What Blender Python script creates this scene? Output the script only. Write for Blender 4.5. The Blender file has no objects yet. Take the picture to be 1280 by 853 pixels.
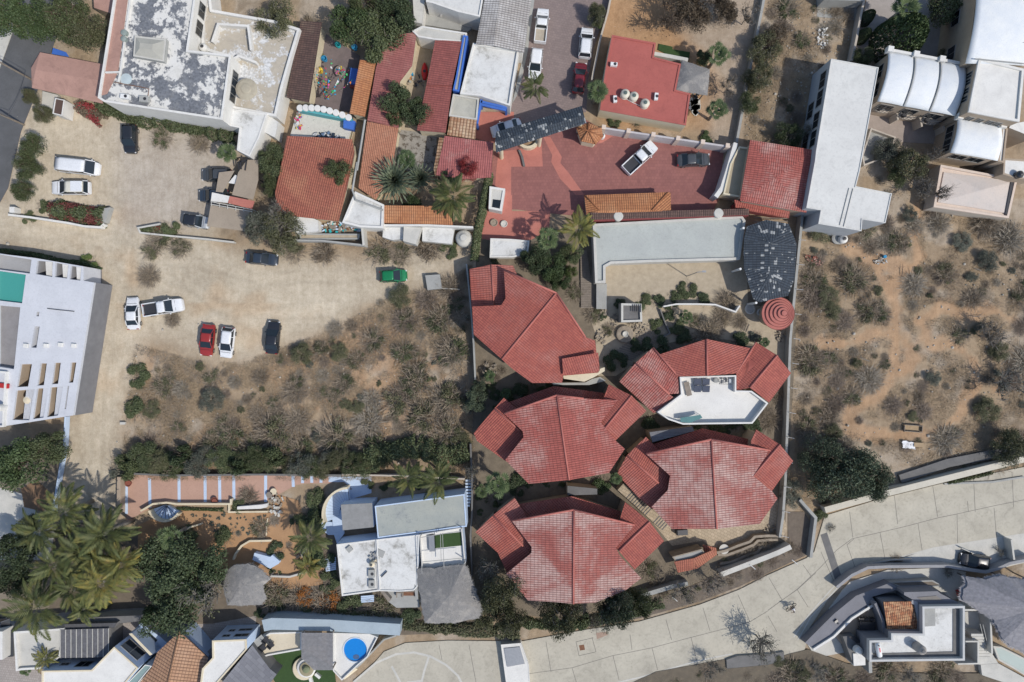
import bpy,math,random
import numpy as np
from mathutils import Vector,geometry
random.seed(11);RNG=np.random.default_rng(11)
S=bpy.context.scene;COL=S.collection
PI=math.pi;R=math.radians
# ------------------------------------------------------------ camera,sky,sun,exposure
H=97.0;FPX=1280*24/36;CX,CY=640.0,426.5      # camera height in metres,focal length in photo pixels
cam=bpy.data.objects.new('camera',bpy.data.cameras.new('camera'));COL.objects.link(cam)
cam.data.lens=24;cam.data.sensor_width=36;cam.data.clip_end=3000
cam.location=(0,0,H);S.camera=cam
SUN_EL,SUN_VEC=R(50),Vector((0.84,-0.54,0)).normalized()   # the sun stands towards the lower right of the photo
w=bpy.data.worlds.new('World');S.world=w;w.use_nodes=True
nt=w.node_tree;sky=nt.nodes.new('ShaderNodeTexSky');sky.sky_type='NISHITA';sky.sun_disc=False
sky.sun_elevation=SUN_EL;sky.sun_rotation=math.atan2(SUN_VEC.x,SUN_VEC.y)
nt.links.new(sky.outputs[0],nt.nodes['Background'].inputs[0]);nt.nodes['Background'].inputs[1].default_value=0.15
sl=bpy.data.lights.new('sun','SUN');sl.energy=3.4;sl.angle=R(0.5);sl.color=(1,0.95,0.87)
so=bpy.data.objects.new('sun',sl);COL.objects.link(so)
sd=Vector((SUN_VEC.x*math.cos(SUN_EL),SUN_VEC.y*math.cos(SUN_EL),math.sin(SUN_EL)))
so.rotation_euler=sd.to_track_quat('Z','Y').to_euler();so.location=sd*200
S.view_settings.view_transform='Standard';S.view_settings.look='None'
S.view_settings.exposure=0.02;S.view_settings.gamma=1;S.view_settings.use_curve_mapping=False
S.cycles.max_bounces=6;S.cycles.transparent_max_bounces=8
# ------------------------------------------------------------ coordinates:a photo pixel at height h -> a point in the place (metres)
def W(x,y,h=0.0):
 k=(H-h)/FPX
 return Vector(((x-CX)*k,(CY-y)*k,h))
def W2(pts,h=0.0):return [tuple(W(x,y,h)[:2]) for x,y in pts]
def crop(ox,oy,f):return lambda *p:[(ox+a/f,oy+b/f) for a,b in p]
def tile(c,r):
 oy=(0,213,426,640)[r];f=3.9875 if r==2 else 4.0
 return crop(320*c,oy,f)
# ------------------------------------------------------------ mesh builder
class M:
 def __init__(s):s.v=[];s.f=[];s.uv={}
 def face(s,pts,uv=None):
  n=len(s.v);s.v +=[tuple(p) for p in pts];s.f.append(list(range(n,n+len(pts))))
  if uv:s.uv[len(s.f)-1]=uv
  return s
 def prism(s,pts,z0,z1,top=True,bottom=False):
  a=sum(pts[i][0]*pts[(i+1) % len(pts)][1]-pts[(i+1) % len(pts)][0]*pts[i][1] for i in range(len(pts)))
  if a < 0:pts=pts[::-1]
  n=len(s.v);k=len(pts)
  s.v +=[(p[0],p[1],z0) for p in pts]+[(p[0],p[1],z1) for p in pts]
  for i in range(k):
   j=(i+1) % k;s.f.append([n+i,n+j,n+k+j,n+k+i])
  if top:s.f.append([n+k+i for i in range(k)])
  if bottom:s.f.append([n+i for i in range(k)][::-1])
  return s
 def box(s,c,size,rot=0.0):
  hx,hy=size[0]/2,size[1]/2;ca,sa=math.cos(rot),math.sin(rot)
  return s.prism([(c[0]+x*ca-y*sa,c[1]+x*sa+y*ca) for x,y in ((-hx,-hy),(hx,-hy),(hx,hy),(-hx,hy))],c[2],c[2]+size[2],True,True)
 def plate(s,outer,holes,z0,z1):
  loops=[outer]+list(holes)
  pts=[p for l in loops for p in l]
  tris=geometry.tessellate_polygon([[Vector((p[0],p[1],0)) for p in l] for l in loops])
  n=len(s.v);k=len(pts)
  s.v +=[(p[0],p[1],z0) for p in pts]+[(p[0],p[1],z1) for p in pts]
  for t in tris:
   a,b,c=[Vector(pts[i]) for i in t]
   if (b-a).cross(c-a) < 0:t=t[::-1]
   s.f.append([n+k+i for i in t]);s.f.append([n+i for i in t][::-1])
  o=0
  for l in loops:
   for i in range(len(l)):
    j=(i+1) % len(l);s.f.append([n+o+i,n+o+j,n+k+o+j,n+k+o+i])
   o +=len(l)
  return s
 def beam(s,p,q,wd,ht=None):
  p,q=Vector(p),Vector(q);d=(q-p);ht=ht or wd
  if d.length < 1e-5:return s
  d.normalize();side=d.cross(Vector((0,0,1)))
  if side.length < 1e-3:side=Vector((1,0,0))
  side.normalize();up=side.cross(d);n=len(s.v)
  for b in (p,q):
   for i,j in ((-1,-1),(1,-1),(1,1),(-1,1)):s.v.append(tuple(b+side*(i*wd/2)+up*(j*ht/2)))
  s.f +=[[n,n+1,n+2,n+3][::-1],[n+4,n+5,n+6,n+7]]+[[n+i,n+(i+1) % 4,n+4+(i+1) % 4,n+4+i] for i in range(4)]
  return s
 def tube(s,pts,rad,k=6):
  pts=[Vector(p) for p in pts];rs=rad if isinstance(rad,(list,tuple)) else [rad]*len(pts)
  n=len(s.v)
  for i,p in enumerate(pts):
   d=(pts[min(i+1,len(pts)-1)]-pts[max(i-1,0)]).normalized()
   a=d.cross(Vector((0.12,0.31,1))).normalized();b=a.cross(d)
   for j in range(k):
    t=2*PI*j/k;s.v.append(tuple(p+(a*math.cos(t)+b*math.sin(t))*rs[i]))
  for i in range(len(pts)-1):
   for j in range(k):s.f.append([n+i*k+j,n+i*k+(j+1) % k,n+(i+1)*k+(j+1) % k,n+(i+1)*k+j])
  s.f.append([n+j for j in range(k)][::-1]);s.f.append([n+(len(pts)-1)*k+j for j in range(k)])
  return s
 def lathe(s,c,prof,k=20):
  n=len(s.v)
  for r,z in prof:
   for j in range(k):
    t=2*PI*j/k;s.v.append((c[0]+r*math.cos(t),c[1]+r*math.sin(t),c[2]+z))
  for i in range(len(prof)-1):
   for j in range(k):s.f.append([n+i*k+j,n+i*k+(j+1) % k,n+(i+1)*k+(j+1) % k,n+(i+1)*k+j])
  s.f.append([n+(len(prof)-1)*k+j for j in range(k)])
  return s
 def ring(s,outer,t,z0,z1):
  inn=inset(outer,t);k=len(outer)
  n=len(s.v);s.v +=[(p[0],p[1],z) for z in (z0,z1) for l in (outer,inn) for p in l]
  for i in range(k):
   j=(i+1) % k
   s.f +=[[n+i,n+j,n+2*k+j,n+2*k+i],[n+k+j,n+k+i,n+3*k+i,n+3*k+j],[n+2*k+i,n+2*k+j,n+3*k+j,n+3*k+i]]
  return s
 def build(s,name,mat,parent=None,smooth=False,bevel=0):
  loc=parent['_o'] if parent is not None and '_o' in parent else (0,0,0)
  pp=parent
  while pp is not None and pp.parent is not None:pp=pp.parent
  if pp is not None and pp is not parent:loc=pp['_o'] if '_o' in pp else (0,0,0)
  me=bpy.data.meshes.new(name)
  me.from_pydata([(x-loc[0],y-loc[1],z-loc[2]) for x,y,z in s.v],[],s.f)
  if s.uv:
   ul=me.uv_layers.new(name='UVMap')
   for p in me.polygons:
    u=s.uv.get(p.index)
    if u:
     for li,t in zip(p.loop_indices,u):ul.data[li].uv=t
  if smooth:me.shade_smooth()
  me.validate();me.materials.append(mat)
  o=bpy.data.objects.new(name,me);COL.objects.link(o)
  if parent is not None:o.parent=parent
  if bevel:
   b=o.modifiers.new('bevel','BEVEL');b.width=bevel;b.segments=2;b.limit_method='ANGLE'
  return o
def inset(poly,t):
 a=sum(poly[i][0]*poly[(i+1) % len(poly)][1]-poly[(i+1) % len(poly)][0]*poly[i][1] for i in range(len(poly)))
 sg=1 if a > 0 else -1;out=[];k=len(poly)
 for i in range(k):
  p0,p,p1=Vector(poly[i-1]),Vector(poly[i]),Vector(poly[(i+1) % k])
  d0,d1=(p-p0).normalized(),(p1-p).normalized()
  n0=Vector((-d0.y,d0.x))*sg;n1=Vector((-d1.y,d1.x))*sg;m=n0+n1
  den=max(1+n0.dot(n1),0.35);out.append(tuple(p+m*(t/den)))
 return out
def centroid(poly):return (sum(p[0] for p in poly)/len(poly),sum(p[1] for p in poly)/len(poly))
def tag(o,label,cat,group=None):
 o['label']=label;o['category']=cat
 if group:o['group']=group
 return o
def thing(name,label,cat,loc=(0,0,0),group=None):
 o=bpy.data.objects.new(name,None);COL.objects.link(o);o.location=loc;o['_o']=list(loc);o.empty_display_size=.3
 return tag(o,label,cat,group)
def single(mb,name,mat,label,cat,group=None,loc=None,smooth=False,bevel=0):
 if loc is None:
  a=np.array(mb.v);loc=(float(a[:,0].mean()),float(a[:,1].mean()),float(a[:,2].min()))
 mb.v=[(x-loc[0],y-loc[1],z-loc[2]) for x,y,z in mb.v]
 o=mb.build(name,mat,None,smooth,bevel);o.location=loc
 return tag(o,label,cat,group)
def struct(mb,name,mat,smooth=False):
 o=mb.build(name,mat,None,smooth);o['kind']='structure';return o
# ------------------------------------------------------------ materials
def lin(c):return tuple(((x/255)/12.92 if x <=10 else ((x/255+.055)/1.055)**2.4) for x in c)
MC={}
def newmat(name):
 m=bpy.data.materials.new(name);m.use_nodes=True;t=m.node_tree
 return m,t,t.nodes['Principled BSDF']
def node(t,kind,**kw):
 n=t.nodes.new('ShaderNode'+kind)
 for k,v in kw.items():setattr(n,k,v)
 return n
def mixc(t,a,b,fac,mode='MIX'):
 m=node(t,'Mix',data_type='RGBA',blend_type=mode);m.clamp_result=False
 for sock,val in ((m.inputs[0],fac),(m.inputs[6],a),(m.inputs[7],b)):
  if hasattr(val,'is_linked'):t.links.new(val,sock)
  elif isinstance(val,(tuple,list)):sock.default_value=(*val[:3],1)
  else:sock.default_value=val
 return m.outputs[2]
def ramp(t,src,lo,hi):
 n=node(t,'MapRange');n.inputs[1].default_value=lo;n.inputs[2].default_value=hi
 t.links.new(src,n.inputs[0]);return n.outputs[0]
def math_(t,op,a,b=0.0):
 n=node(t,'Math',operation=op)
 for i,v in enumerate((a,b)):
  if hasattr(v,'is_linked'):t.links.new(v,n.inputs[i])
  else:n.inputs[i].default_value=v
 return n.outputs[0]
def noise_(t,co,scale,detail=4,rough=.6,dist=0):
 n=node(t,'TexNoise');n.inputs['Scale'].default_value=scale;n.inputs['Detail'].default_value=detail
 n.inputs['Roughness'].default_value=rough;n.inputs['Distortion'].default_value=dist
 t.links.new(co,n.inputs['Vector']);return n.outputs['Fac']
def bump_(t,b,h,dist,strength=1.0):
 n=node(t,'Bump');n.inputs['Distance'].default_value=dist;n.inputs['Strength'].default_value=strength
 t.links.new(h,n.inputs['Height']);t.links.new(n.outputs[0],b.inputs['Normal'])
def pos(t):return node(t,'NewGeometry').outputs['Position']
def surf(name,c,c2=None,scale=1.2,rough=.85,var=.18,bump=.01,spot=None,spot_lo=.55,spot_hi=.62,spot_scale=.8,metal=0,grime=0.0):
 """painted, plastered or cast surface: two tones by noise, fine grain, optional peeled patches"""
 key=('s',name)
 if key in MC:return MC[key]
 m,t,b=newmat(name);co=pos(t)
 c2=c2 or tuple(x*(1-var) for x in c)
 f=ramp(t,noise_(t,co,scale,5,.65),.32,.68)
 col_=mixc(t,c,c2,f)
 g=noise_(t,co,scale*14,3,.7)
 col_=mixc(t,col_,tuple(x*.72 for x in c2),math_(t,'MULTIPLY',ramp(t,g,.5,.85),.7))
 if spot:
  sp=ramp(t,math_(t,'ADD',noise_(t,co,spot_scale,12,.7,.12),math_(t,'MULTIPLY',math_(t,'SUBTRACT',noise_(t,co,spot_scale*6,6,.75),.5),.22)),spot_lo,spot_hi)
  col_=mixc(t,col_,mixc(t,spot,tuple(x*.6 for x in spot),ramp(t,noise_(t,co,3.3,5),.4,.65)),sp)
 if grime:
  gr=ramp(t,noise_(t,co,.45,7,.75,1.2),.52,.75)
  col_=mixc(t,col_,tuple(x*.55 for x in c2),math_(t,'MULTIPLY',gr,grime))
 t.links.new(col_,b.inputs['Base Color']);b.inputs['Roughness'].default_value=rough;b.inputs['Metallic'].default_value=metal
 if bump:bump_(t,b,g,bump)
 MC[key]=m;return m
def plain(name,c,rough=.5,metal=0,coat=0,emit=0):
 key=('p',name)
 if key in MC:return MC[key]
 m,t,b=newmat(name)
 g=noise_(t,pos(t),5,3);t.links.new(mixc(t,c,tuple(x*.86 for x in c),ramp(t,g,.35,.7)),b.inputs['Base Color'])
 b.inputs['Roughness'].default_value=rough;b.inputs['Metallic'].default_value=metal;b.inputs['Coat Weight'].default_value=coat
 MC[key]=m;return m
def tiles(name,c,c2,worn,wear=(.5,.6),cw=.30,rl=.42,worn_scale=.22,gap=.35,streak=False):
 """clay tile roof: u across the slope, v down it (metres); rounded channels and overlapping rows"""
 key=('t',name)
 if key in MC:return MC[key]
 m,t,b=newmat(name);uv=node(t,'UVMap').outputs[0];sep=node(t,'SeparateXYZ');t.links.new(uv,sep.inputs[0])
 u=math_(t,'DIVIDE',sep.outputs[0],cw);v=math_(t,'DIVIDE',sep.outputs[1],rl)
 fu=math_(t,'FRACT',u);fv=math_(t,'FRACT',v)
 hump=math_(t,'SINE',math_(t,'MULTIPLY',fu,PI))
 cell=node(t,'CombineXYZ');t.links.new(math_(t,'FLOOR',u),cell.inputs[0]);t.links.new(math_(t,'FLOOR',v),cell.inputs[1])
 wn=node(t,'TexWhiteNoise',noise_dimensions='2D');t.links.new(cell.outputs[0],wn.inputs['Vector'])
 base=mixc(t,c,c2,wn.outputs['Value'])
 co=pos(t)
 big=noise_(t,co,worn_scale,6,.62,.5)
 comb=math_(t,'ADD',big,math_(t,'MULTIPLY',math_(t,'SUBTRACT',wn.outputs['Value'],.5),.07))
 comb=math_(t,'ADD',comb,math_(t,'MULTIPLY',math_(t,'SUBTRACT',hump,.6),.10))
 wf=ramp(t,comb,*wear)
 if streak:wf=math_(t,'MAXIMUM',wf,math_(t,'MULTIPLY',math_(t,'LESS_THAN',math_(t,'ABSOLUTE',math_(t,'SUBTRACT',noise_(t,cell.outputs[0],.33,2,.4,0),.5)),.022),math_(t,'GREATER_THAN',noise_(t,co,.6,3),.5)))
 col_=mixc(t,base,worn,wf)
 col_=mixc(t,col_,tuple(x*.6 for x in c2),math_(t,'MULTIPLY',ramp(t,noise_(t,co,1.1,7,.75,.5),.42,.8),.62))
 dark=math_(t,'MAXIMUM',math_(t,'LESS_THAN',hump,.33),math_(t,'LESS_THAN',fv,.13))
 col_=mixc(t,col_,tuple(x*.42 for x in c2),math_(t,'MULTIPLY',dark,gap*1.6))
 t.links.new(col_,b.inputs['Base Color']);b.inputs['Roughness'].default_value=.8
 hgt=math_(t,'ADD',hump,math_(t,'MULTIPLY',fv,.55))
 bump_(t,b,hgt,.05)
 MC[key]=m;return m
def bricks(name,c,c2,mortar,sx=1.6,w_=.5,h_=.25,ms=.02,rot=0.0,stain=.35,rough=.85,bump=.01):
 key=('b',name)
 if key in MC:return MC[key]
 m,t,b=newmat(name);co=pos(t)
 mp=node(t,'Mapping');mp.inputs['Rotation'].default_value=(0,0,rot);t.links.new(co,mp.inputs[0])
 br=node(t,'TexBrick');br.inputs['Scale'].default_value=sx;br.inputs['Brick Width'].default_value=w_;br.inputs['Row Height'].default_value=h_
 br.inputs['Mortar Size'].default_value=ms;t.links.new(mp.outputs[0],br.inputs[0])
 for i,cc in ((1,c),(2,c2),(3,mortar)):br.inputs[i].default_value=(*cc,1)
 g=noise_(t,co,.5,7,.72,.8)
 col_=mixc(t,br.outputs[0],tuple(x*.62 for x in c2),math_(t,'MULTIPLY',ramp(t,g,.45,.75),stain))
 g2=noise_(t,co,9,4,.7);col_=mixc(t,col_,tuple(min(1,x*1.3) for x in c),math_(t,'MULTIPLY',ramp(t,g2,.5,.8),.4))
 t.links.new(col_,b.inputs['Base Color']);b.inputs['Roughness'].default_value=rough
 if bump:bump_(t,b,g2,bump)
 MC[key]=m;return m
def leafmat(name,c,c2,c3=None):
 key=('l',name)
 if key in MC:return MC[key]
 m,t,b=newmat(name);g=node(t,'NewGeometry');oi=node(t,'ObjectInfo')
 base=mixc(t,c,c2,g.outputs['Random Per Island'])
 if c3:base=mixc(t,base,c3,ramp(t,noise_(t,g.outputs['Position'],.7,3),.52,.7))
 base=mixc(t,base,tuple(x*.62 for x in c),math_(t,'MULTIPLY',oi.outputs['Random'],.5))
 t.links.new(base,b.inputs['Base Color']);b.inputs['Roughness'].default_value=.6
 b.inputs['Specular IOR Level'].default_value=.3
 MC[key]=m;return m
# ------------------------------------------------------------ tiled roofs and flat buildings
def roof_uv(pts):
 n=Vector((0,0,0));k=len(pts)
 for i in range(k):
  a,b_=pts[i],pts[(i+1) % k]
  n +=Vector(((a.y-b_.y)*(a.z+b_.z),(a.z-b_.z)*(a.x+b_.x),(a.x-b_.x)*(a.y+b_.y)))
 n.normalize()
 if n.z < 0:n=-n
 d=Vector((n.x,n.y,0))
 d=d.normalized() if d.length > 1e-4 else Vector((0,-1,0))
 u=Vector((-d.y,d.x,0))
 return [(p.dot(u)+200,(p.dot(d)+200)/max(n.z,.3)) for p in pts]
def facet_roof(facets,mat,parent,name='roof',thick=.16):
 """facets: lists of (px, py, h)"""
 mb=M()
 for f in facets:
  P=[W(*p) for p in f]
  a=sum(P[i].x*P[(i+1) % len(P)].y-P[(i+1) % len(P)].x*P[i].y for i in range(len(P)))
  if a < 0:P=P[::-1]
  mb.face(P,roof_uv(P))
  mb.face([p-Vector((0,0,thick)) for p in P][::-1])
  for i in range(len(P)):
   a_,b_=P[i],P[(i+1) % len(P)]
   mb.face([a_-Vector((0,0,thick)),b_-Vector((0,0,thick)),b_,a_],[(0,.3),(.1,.3),(.1,.35),(0,.35)])
 return mb.build(name,mat,parent)
def ridge(parent,mat,segs,r=.13,name='ridge_cap'):
 for a,b in segs:M().tube([W(*a)+Vector((0,0,.03)),W(*b)+Vector((0,0,.03))],r,8).build(name,mat,parent,True)
def walls(parent,poly,h,mat,top_h=None,base=0.0,ins=0.0,name='wall'):
 P=W2(poly,top_h if top_h is not None else h)
 if ins:P=inset(P,ins)
 M().prism(P,base,h).build(name,mat,parent)
 return P
def flatb(name,label,cat,poly,h,roofm,wallm,par=.35,t=.22,base=0.0,parm=None,group=None,holes=None):
 P=W2(poly,h+par);c=centroid(P)
 root=thing(name,label,cat,(c[0],c[1],base),group)
 M().prism(P,base,h,top=False).build('wall',wallm,root)
 M().prism(inset(P,.02),h-.12,h-.003,top=True).build('roof',roofm,root)
 if par:M().ring(P,t,h-.01,h+par).build('parapet',parm or wallm,root)
 root['_P']=[c_ for p in P for c_ in p]
 return root
def poly_of(root):
 a=list(root['_P']);return [(a[i],a[i+1]) for i in range(0,len(a),2)]
def opening(root,e,t,wd,z0,z1,frame=None,pane=None,nm='window',depth=.06):
 """a framed window or door on wall edge e of a flat building, centred at fraction t"""
 P=poly_of(root);a,b=Vector(P[e]),Vector(P[(e+1) % len(P)]);d=(b-a).normalized()
 A=sum(P[i][0]*P[(i+1) % len(P)][1]-P[(i+1) % len(P)][0]*P[i][1] for i in range(len(P)))
 n=Vector((d.y,-d.x))*(1 if A > 0 else -1);c=a+(b-a)*t;ang=math.atan2(d.y,d.x)
 fm=M();fr=.045
 for s in (-1,1):fm.box((c.x+d.x*s*wd/2+n.x*.02,c.y+d.y*s*wd/2+n.y*.02,z0),(fr,depth+.06,z1-z0),ang)
 for z in (z0-fr,z1):fm.box((c.x+n.x*.02,c.y+n.y*.02,z),(wd+fr,depth+.06,fr),ang)
 fm.box((c.x+n.x*.02,c.y+n.y*.02,z0),(.05,depth+.02,z1-z0),ang)
 o=fm.build(nm,frame or FRAMEP,root)
 M().box((c.x+n.x*.01,c.y+n.y*.01,z0),(wd-.05,depth-.02,z1-z0),ang).build('pane',pane or GLASS,o)
 return o
def wallrun(name,label,cat,pts,h,thick,mat,group=None,base=0.0,parent=None,closed=False):
 P=[Vector(W(x,y,h)[:2]) for x,y in pts];L=[];Rr=[]
 for i,p in enumerate(P):
  d0=(p-P[i-1]).normalized() if i else (P[1]-p).normalized()
  d1=(P[i+1]-p).normalized() if i < len(P)-1 else d0
  n=(Vector((-d0.y,d0.x))+Vector((-d1.y,d1.x)));n=n/max(n.length,1e-5)
  k=thick/2/max(n.dot(Vector((-d1.y,d1.x))),.4)
  L.append(tuple(p+n*k));Rr.append(tuple(p-n*k))
 mb=M().prism(L+Rr[::-1],base,h)
 if parent is not None:return mb.build(name,mat,parent)
 return single(mb,name,mat,label,cat,group,loc=(P[0].x,P[0].y,base))
def sheet(name,pts,mat,z,h=None):
 return struct(M().prism(W2(pts,z),z-.25,z),name,mat)
# ------------------------------------------------------------ plants
def quads(C,U,V,fold=None):
 """many small leaf quads: centre, half length, half width"""
 n=len(C);vs=np.empty((n*4,3));vs[0::4]=C-U;vs[1::4]=C+V;vs[2::4]=C+U;vs[3::4]=C-V
 return vs
def mesh_from(name,vs,k=4):
 me=bpy.data.meshes.new(name);n=len(vs)//k
 me.vertices.add(len(vs));me.vertices.foreach_set('co',vs.astype(np.float32).ravel())
 me.loops.add(n*k);me.loops.foreach_set('vertex_index',np.arange(n*k,dtype=np.int32))
 me.polygons.add(n);me.polygons.foreach_set('loop_start',np.arange(0,n*k,k,dtype=np.int32))
 me.polygons.foreach_set('loop_total',np.full(n,k,dtype=np.int32));me.update(calc_edges=True);return me
def rnd_dirs(n,up=0.0):
 d=RNG.normal(size=(n,3));d[:,2] +=up;return d/np.linalg.norm(d,axis=1)[:,None]
def leaf_frames(n,s,up=1.2,asp=.5):
 N=rnd_dirs(n,up);a=rnd_dirs(n);U=np.cross(N,a);U /=np.linalg.norm(U,axis=1)[:,None]+1e-9
 V=np.cross(N,U);k=s*RNG.uniform(.55,1.35,n)[:,None];return U*k,V*k*asp
def crown_pts(n,lobes,seed,flat=.75,gap=.55):
 """points on the skins of several lobes spread through a unit crown, thinned by a clump field"""
 rg=np.random.default_rng(seed);L=[]
 for i in range(lobes):
  a=rg.uniform(0,2*PI);r=math.sqrt(rg.uniform(0,1))*.68;L.append((r*math.cos(a),r*math.sin(a),rg.uniform(.0,.45)*(1-r*.5),rg.uniform(.22,.42)))
 L=np.array(L);idx=rg.integers(0,lobes,n);d=rnd_dirs(n,.45)
 rr=rg.uniform(.25,1.12,n)**.6*L[idx,3]
 P=L[idx,:3]+d*rr[:,None]*np.array([1,1,flat])
 cf=np.sin(P[:,0]*9+seed)+np.sin(P[:,1]*11+seed*2)+np.sin(P[:,2]*10+P[:,0]*7)
 keep=cf > -3+gap*3*rg.uniform(0,1,n)+gap
 return P[keep],L
def limb_mesh(name,L,th,seed,sub=5,thick=.035,twig=.012):
 rg=random.Random(seed);mb=M();mb.tube([(0,0,0),(.02,.01,th*.5),(0,0,th)],[thick*1.5,thick*1.2,thick],7)
 for l in L:
  e=Vector((l[0],l[1],th+l[2]));m_=Vector((l[0]*.4+rg.uniform(-.05,.05),l[1]*.4+rg.uniform(-.05,.05),th+l[2]*.25))
  mb.tube([(0,0,th*.85),m_,e],[thick*.8,thick*.5,thick*.22],5)
  for _ in range(sub):
   d=Vector((rg.uniform(-1,1),rg.uniform(-1,1),rg.uniform(-.1,.9))).normalized()*l[3]*rg.uniform(.7,1.1)
   s0=m_.lerp(e,rg.uniform(.4,1));mb.tube([s0,s0+d*.5+Vector((0,0,.02)),s0+d],[twig*1.6,twig,twig*.4],4)
 me=bpy.data.meshes.new(name);me.from_pydata(mb.v,[],mb.f);me.shade_smooth();return me
def twig_mesh(name,n,seed,length=.5,wd=.011,flat=.6):
 """dense dry twigs radiating from several bases"""
 rg=np.random.default_rng(seed);b=rg.normal(size=(n,3))*[.34,.34,.1];b[:,2]=np.abs(b[:,2])*1.2
 rad=np.linalg.norm(b[:,:2],axis=1);k=rad > .85;b[k] *=.5
 d=b*[1.1,1.1,1]+rg.normal(size=(n,3))*.45;d[:,2]=np.abs(d[:,2])*flat+.12;d /=np.linalg.norm(d,axis=1)[:,None]
 ln=length*rg.uniform(.4,1.1,n)[:,None];U=d*ln/2;s=np.cross(d,rg.normal(size=(n,3)));s /=np.linalg.norm(s,axis=1)[:,None]
 return mesh_from(name,quads(b+U,U,s*wd*rg.uniform(.6,1.5,n)[:,None]))
PROTO={}
def build_protos():
 for i in range(4):
  P,L=crown_pts(9500,13,10+i,.8,.45);U,V=leaf_frames(len(P),.034,1.3,.55)
  PROTO['dense',i]=(mesh_from('dense_leaves',quads(P+[0,0,.45],U,V)),limb_mesh('dense_limbs',L,.45,i))
  P,L=crown_pts(13000,17,30+i,.7,.7);U,V=leaf_frames(len(P),.03,.7,.4)
  PROTO['airy',i]=(mesh_from('airy_leaves',quads(P+[0,0,.3],U,V)),limb_mesh('airy_limbs',L,.3,i+9,7))
  P,L=crown_pts(2000,10,50+i,.6,.9);U,V=leaf_frames(len(P),.045,.8,.5);P[:,2]=np.abs(P[:,2])*.9
  PROTO['scrub',i]=(mesh_from('scrub_leaves',quads(P,U,V)),twig_mesh('scrub_twigs',520,60+i,.62,.012))
  P,L=crown_pts(520,8,70+i,.5,.8);U,V=leaf_frames(len(P),.04,.5,.4);P[:,2]=np.abs(P[:,2])
  PROTO['dry',i]=(mesh_from('dry_leaves',quads(P,U,V)),twig_mesh('dry_twigs',900,80+i,.7,.012))
  P,L=crown_pts(900,12,90+i,.5,1.0);U,V=leaf_frames(len(P),.03,.6,.45)
  PROTO['bare',i]=(mesh_from('bare_leaves',quads(P+[0,0,.3],U,V)),limb_mesh('bare_limbs',L,.3,i+40,16,.022,.0075))
  P,L=crown_pts(5200,9,110+i,.9,.2);U,V=leaf_frames(len(P),.05,1.2,.55);P[:,2]=np.abs(P[:,2])
  PROTO['bush',i]=(mesh_from('bush_leaves',quads(P,U,V)),twig_mesh('bush_twigs',160,120+i,.5,.014))
 # a clipped round shrub:leaves over a hemisphere
 for i in range(2):
  d=rnd_dirs(5200,.5);d[:,2]=np.abs(d[:,2]);P=d*(1-np.abs(RNG.normal(size=(5200,1)))*.05)*[.95,.95,.85]
  U,V=leaf_frames(5200,.045,.8,.6);PROTO['clipped',i]=(mesh_from('clipped_leaves',quads(P,U,V)),twig_mesh('clipped_twigs',80,3+i,.5,.02))
 for i in range(3):
  PROTO['coco',i]=palm_coco(i);PROTO['fan',i]=palm_fan(i)
 PROTO['rosette',0]=rosette()
def frond_quads(base,ang,elev,ln,droop,nl,lw,rg,lf=.42):
 """a feather frond: curved rachis with two rows of narrow leaflets -> centre/U/V arrays"""
 C,U,V=[],[],[];d=np.array([math.cos(ang),math.sin(ang),0]);sd=np.array([-math.sin(ang),math.cos(ang),0]);p=np.array(base,float);e=elev
 step=ln/nl;twist=rg.uniform(-.5,.5);sw=rg.uniform(-.5,.5)
 for k in range(nl):
  s=k/(nl-1);dirv=d*math.cos(e)+np.array([0,0,math.sin(e)]);q=p+dirv*step
  C.append((p+q)/2);U.append((q-p)*.6);V.append(sd*lw*.55*(1.2-s))
  if s > .12:
   L=lf*ln*math.sin(PI*min(1,s*.9+.12))**.55*(1.05-s*.45)*rg.uniform(.85,1.1)
   for sg in (-1,1):
    ld=sd*sg*(.88-.5*s)+dirv*(.5+.65*s)+np.array([0,0,-.34+twist*sg+rg.uniform(-.06,.06)]);ld /=np.linalg.norm(ld)
    nrm=np.cross(ld,dirv);nrm /=np.linalg.norm(nrm)+1e-9;wv=np.cross(nrm,ld)
    C.append(q+ld*L/2);U.append(ld*L/2);V.append(wv*lw*1.25)
  p=q;e -=droop/nl;an_=sw/nl;d,sd=d*math.cos(an_)+sd*math.sin(an_),sd*math.cos(an_)-d*math.sin(an_)
 return C,U,V
def palm_coco(i):
 rg=np.random.default_rng(200+i);C,U,V=[],[],[];n=22+i*2
 for k in range(n):
  a=2*PI*k/n*2.618+rg.uniform(-.35,.35);lv=k/n
  c,u,v=frond_quads((0,0,2.0),a,1.2-lv*1.5+rg.uniform(-.15,.15),1.0*rg.uniform(.75,1.12),1.45-lv*.5+rg.uniform(-.25,.25),26,.0125,rg,.3);C +=c;U +=u;V +=v
 lv=mesh_from('coco_fronds',quads(np.array(C),np.array(U),np.array(V)))
 mb=M();mb.tube([(0,0,0),(.03,.02,.8),(.0,.03,1.5),(0,0,2.0)],[.075,.05,.045,.055],9)
 me=bpy.data.meshes.new('coco_trunk');me.from_pydata(mb.v,[],mb.f);me.shade_smooth();return (lv,me)
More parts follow.
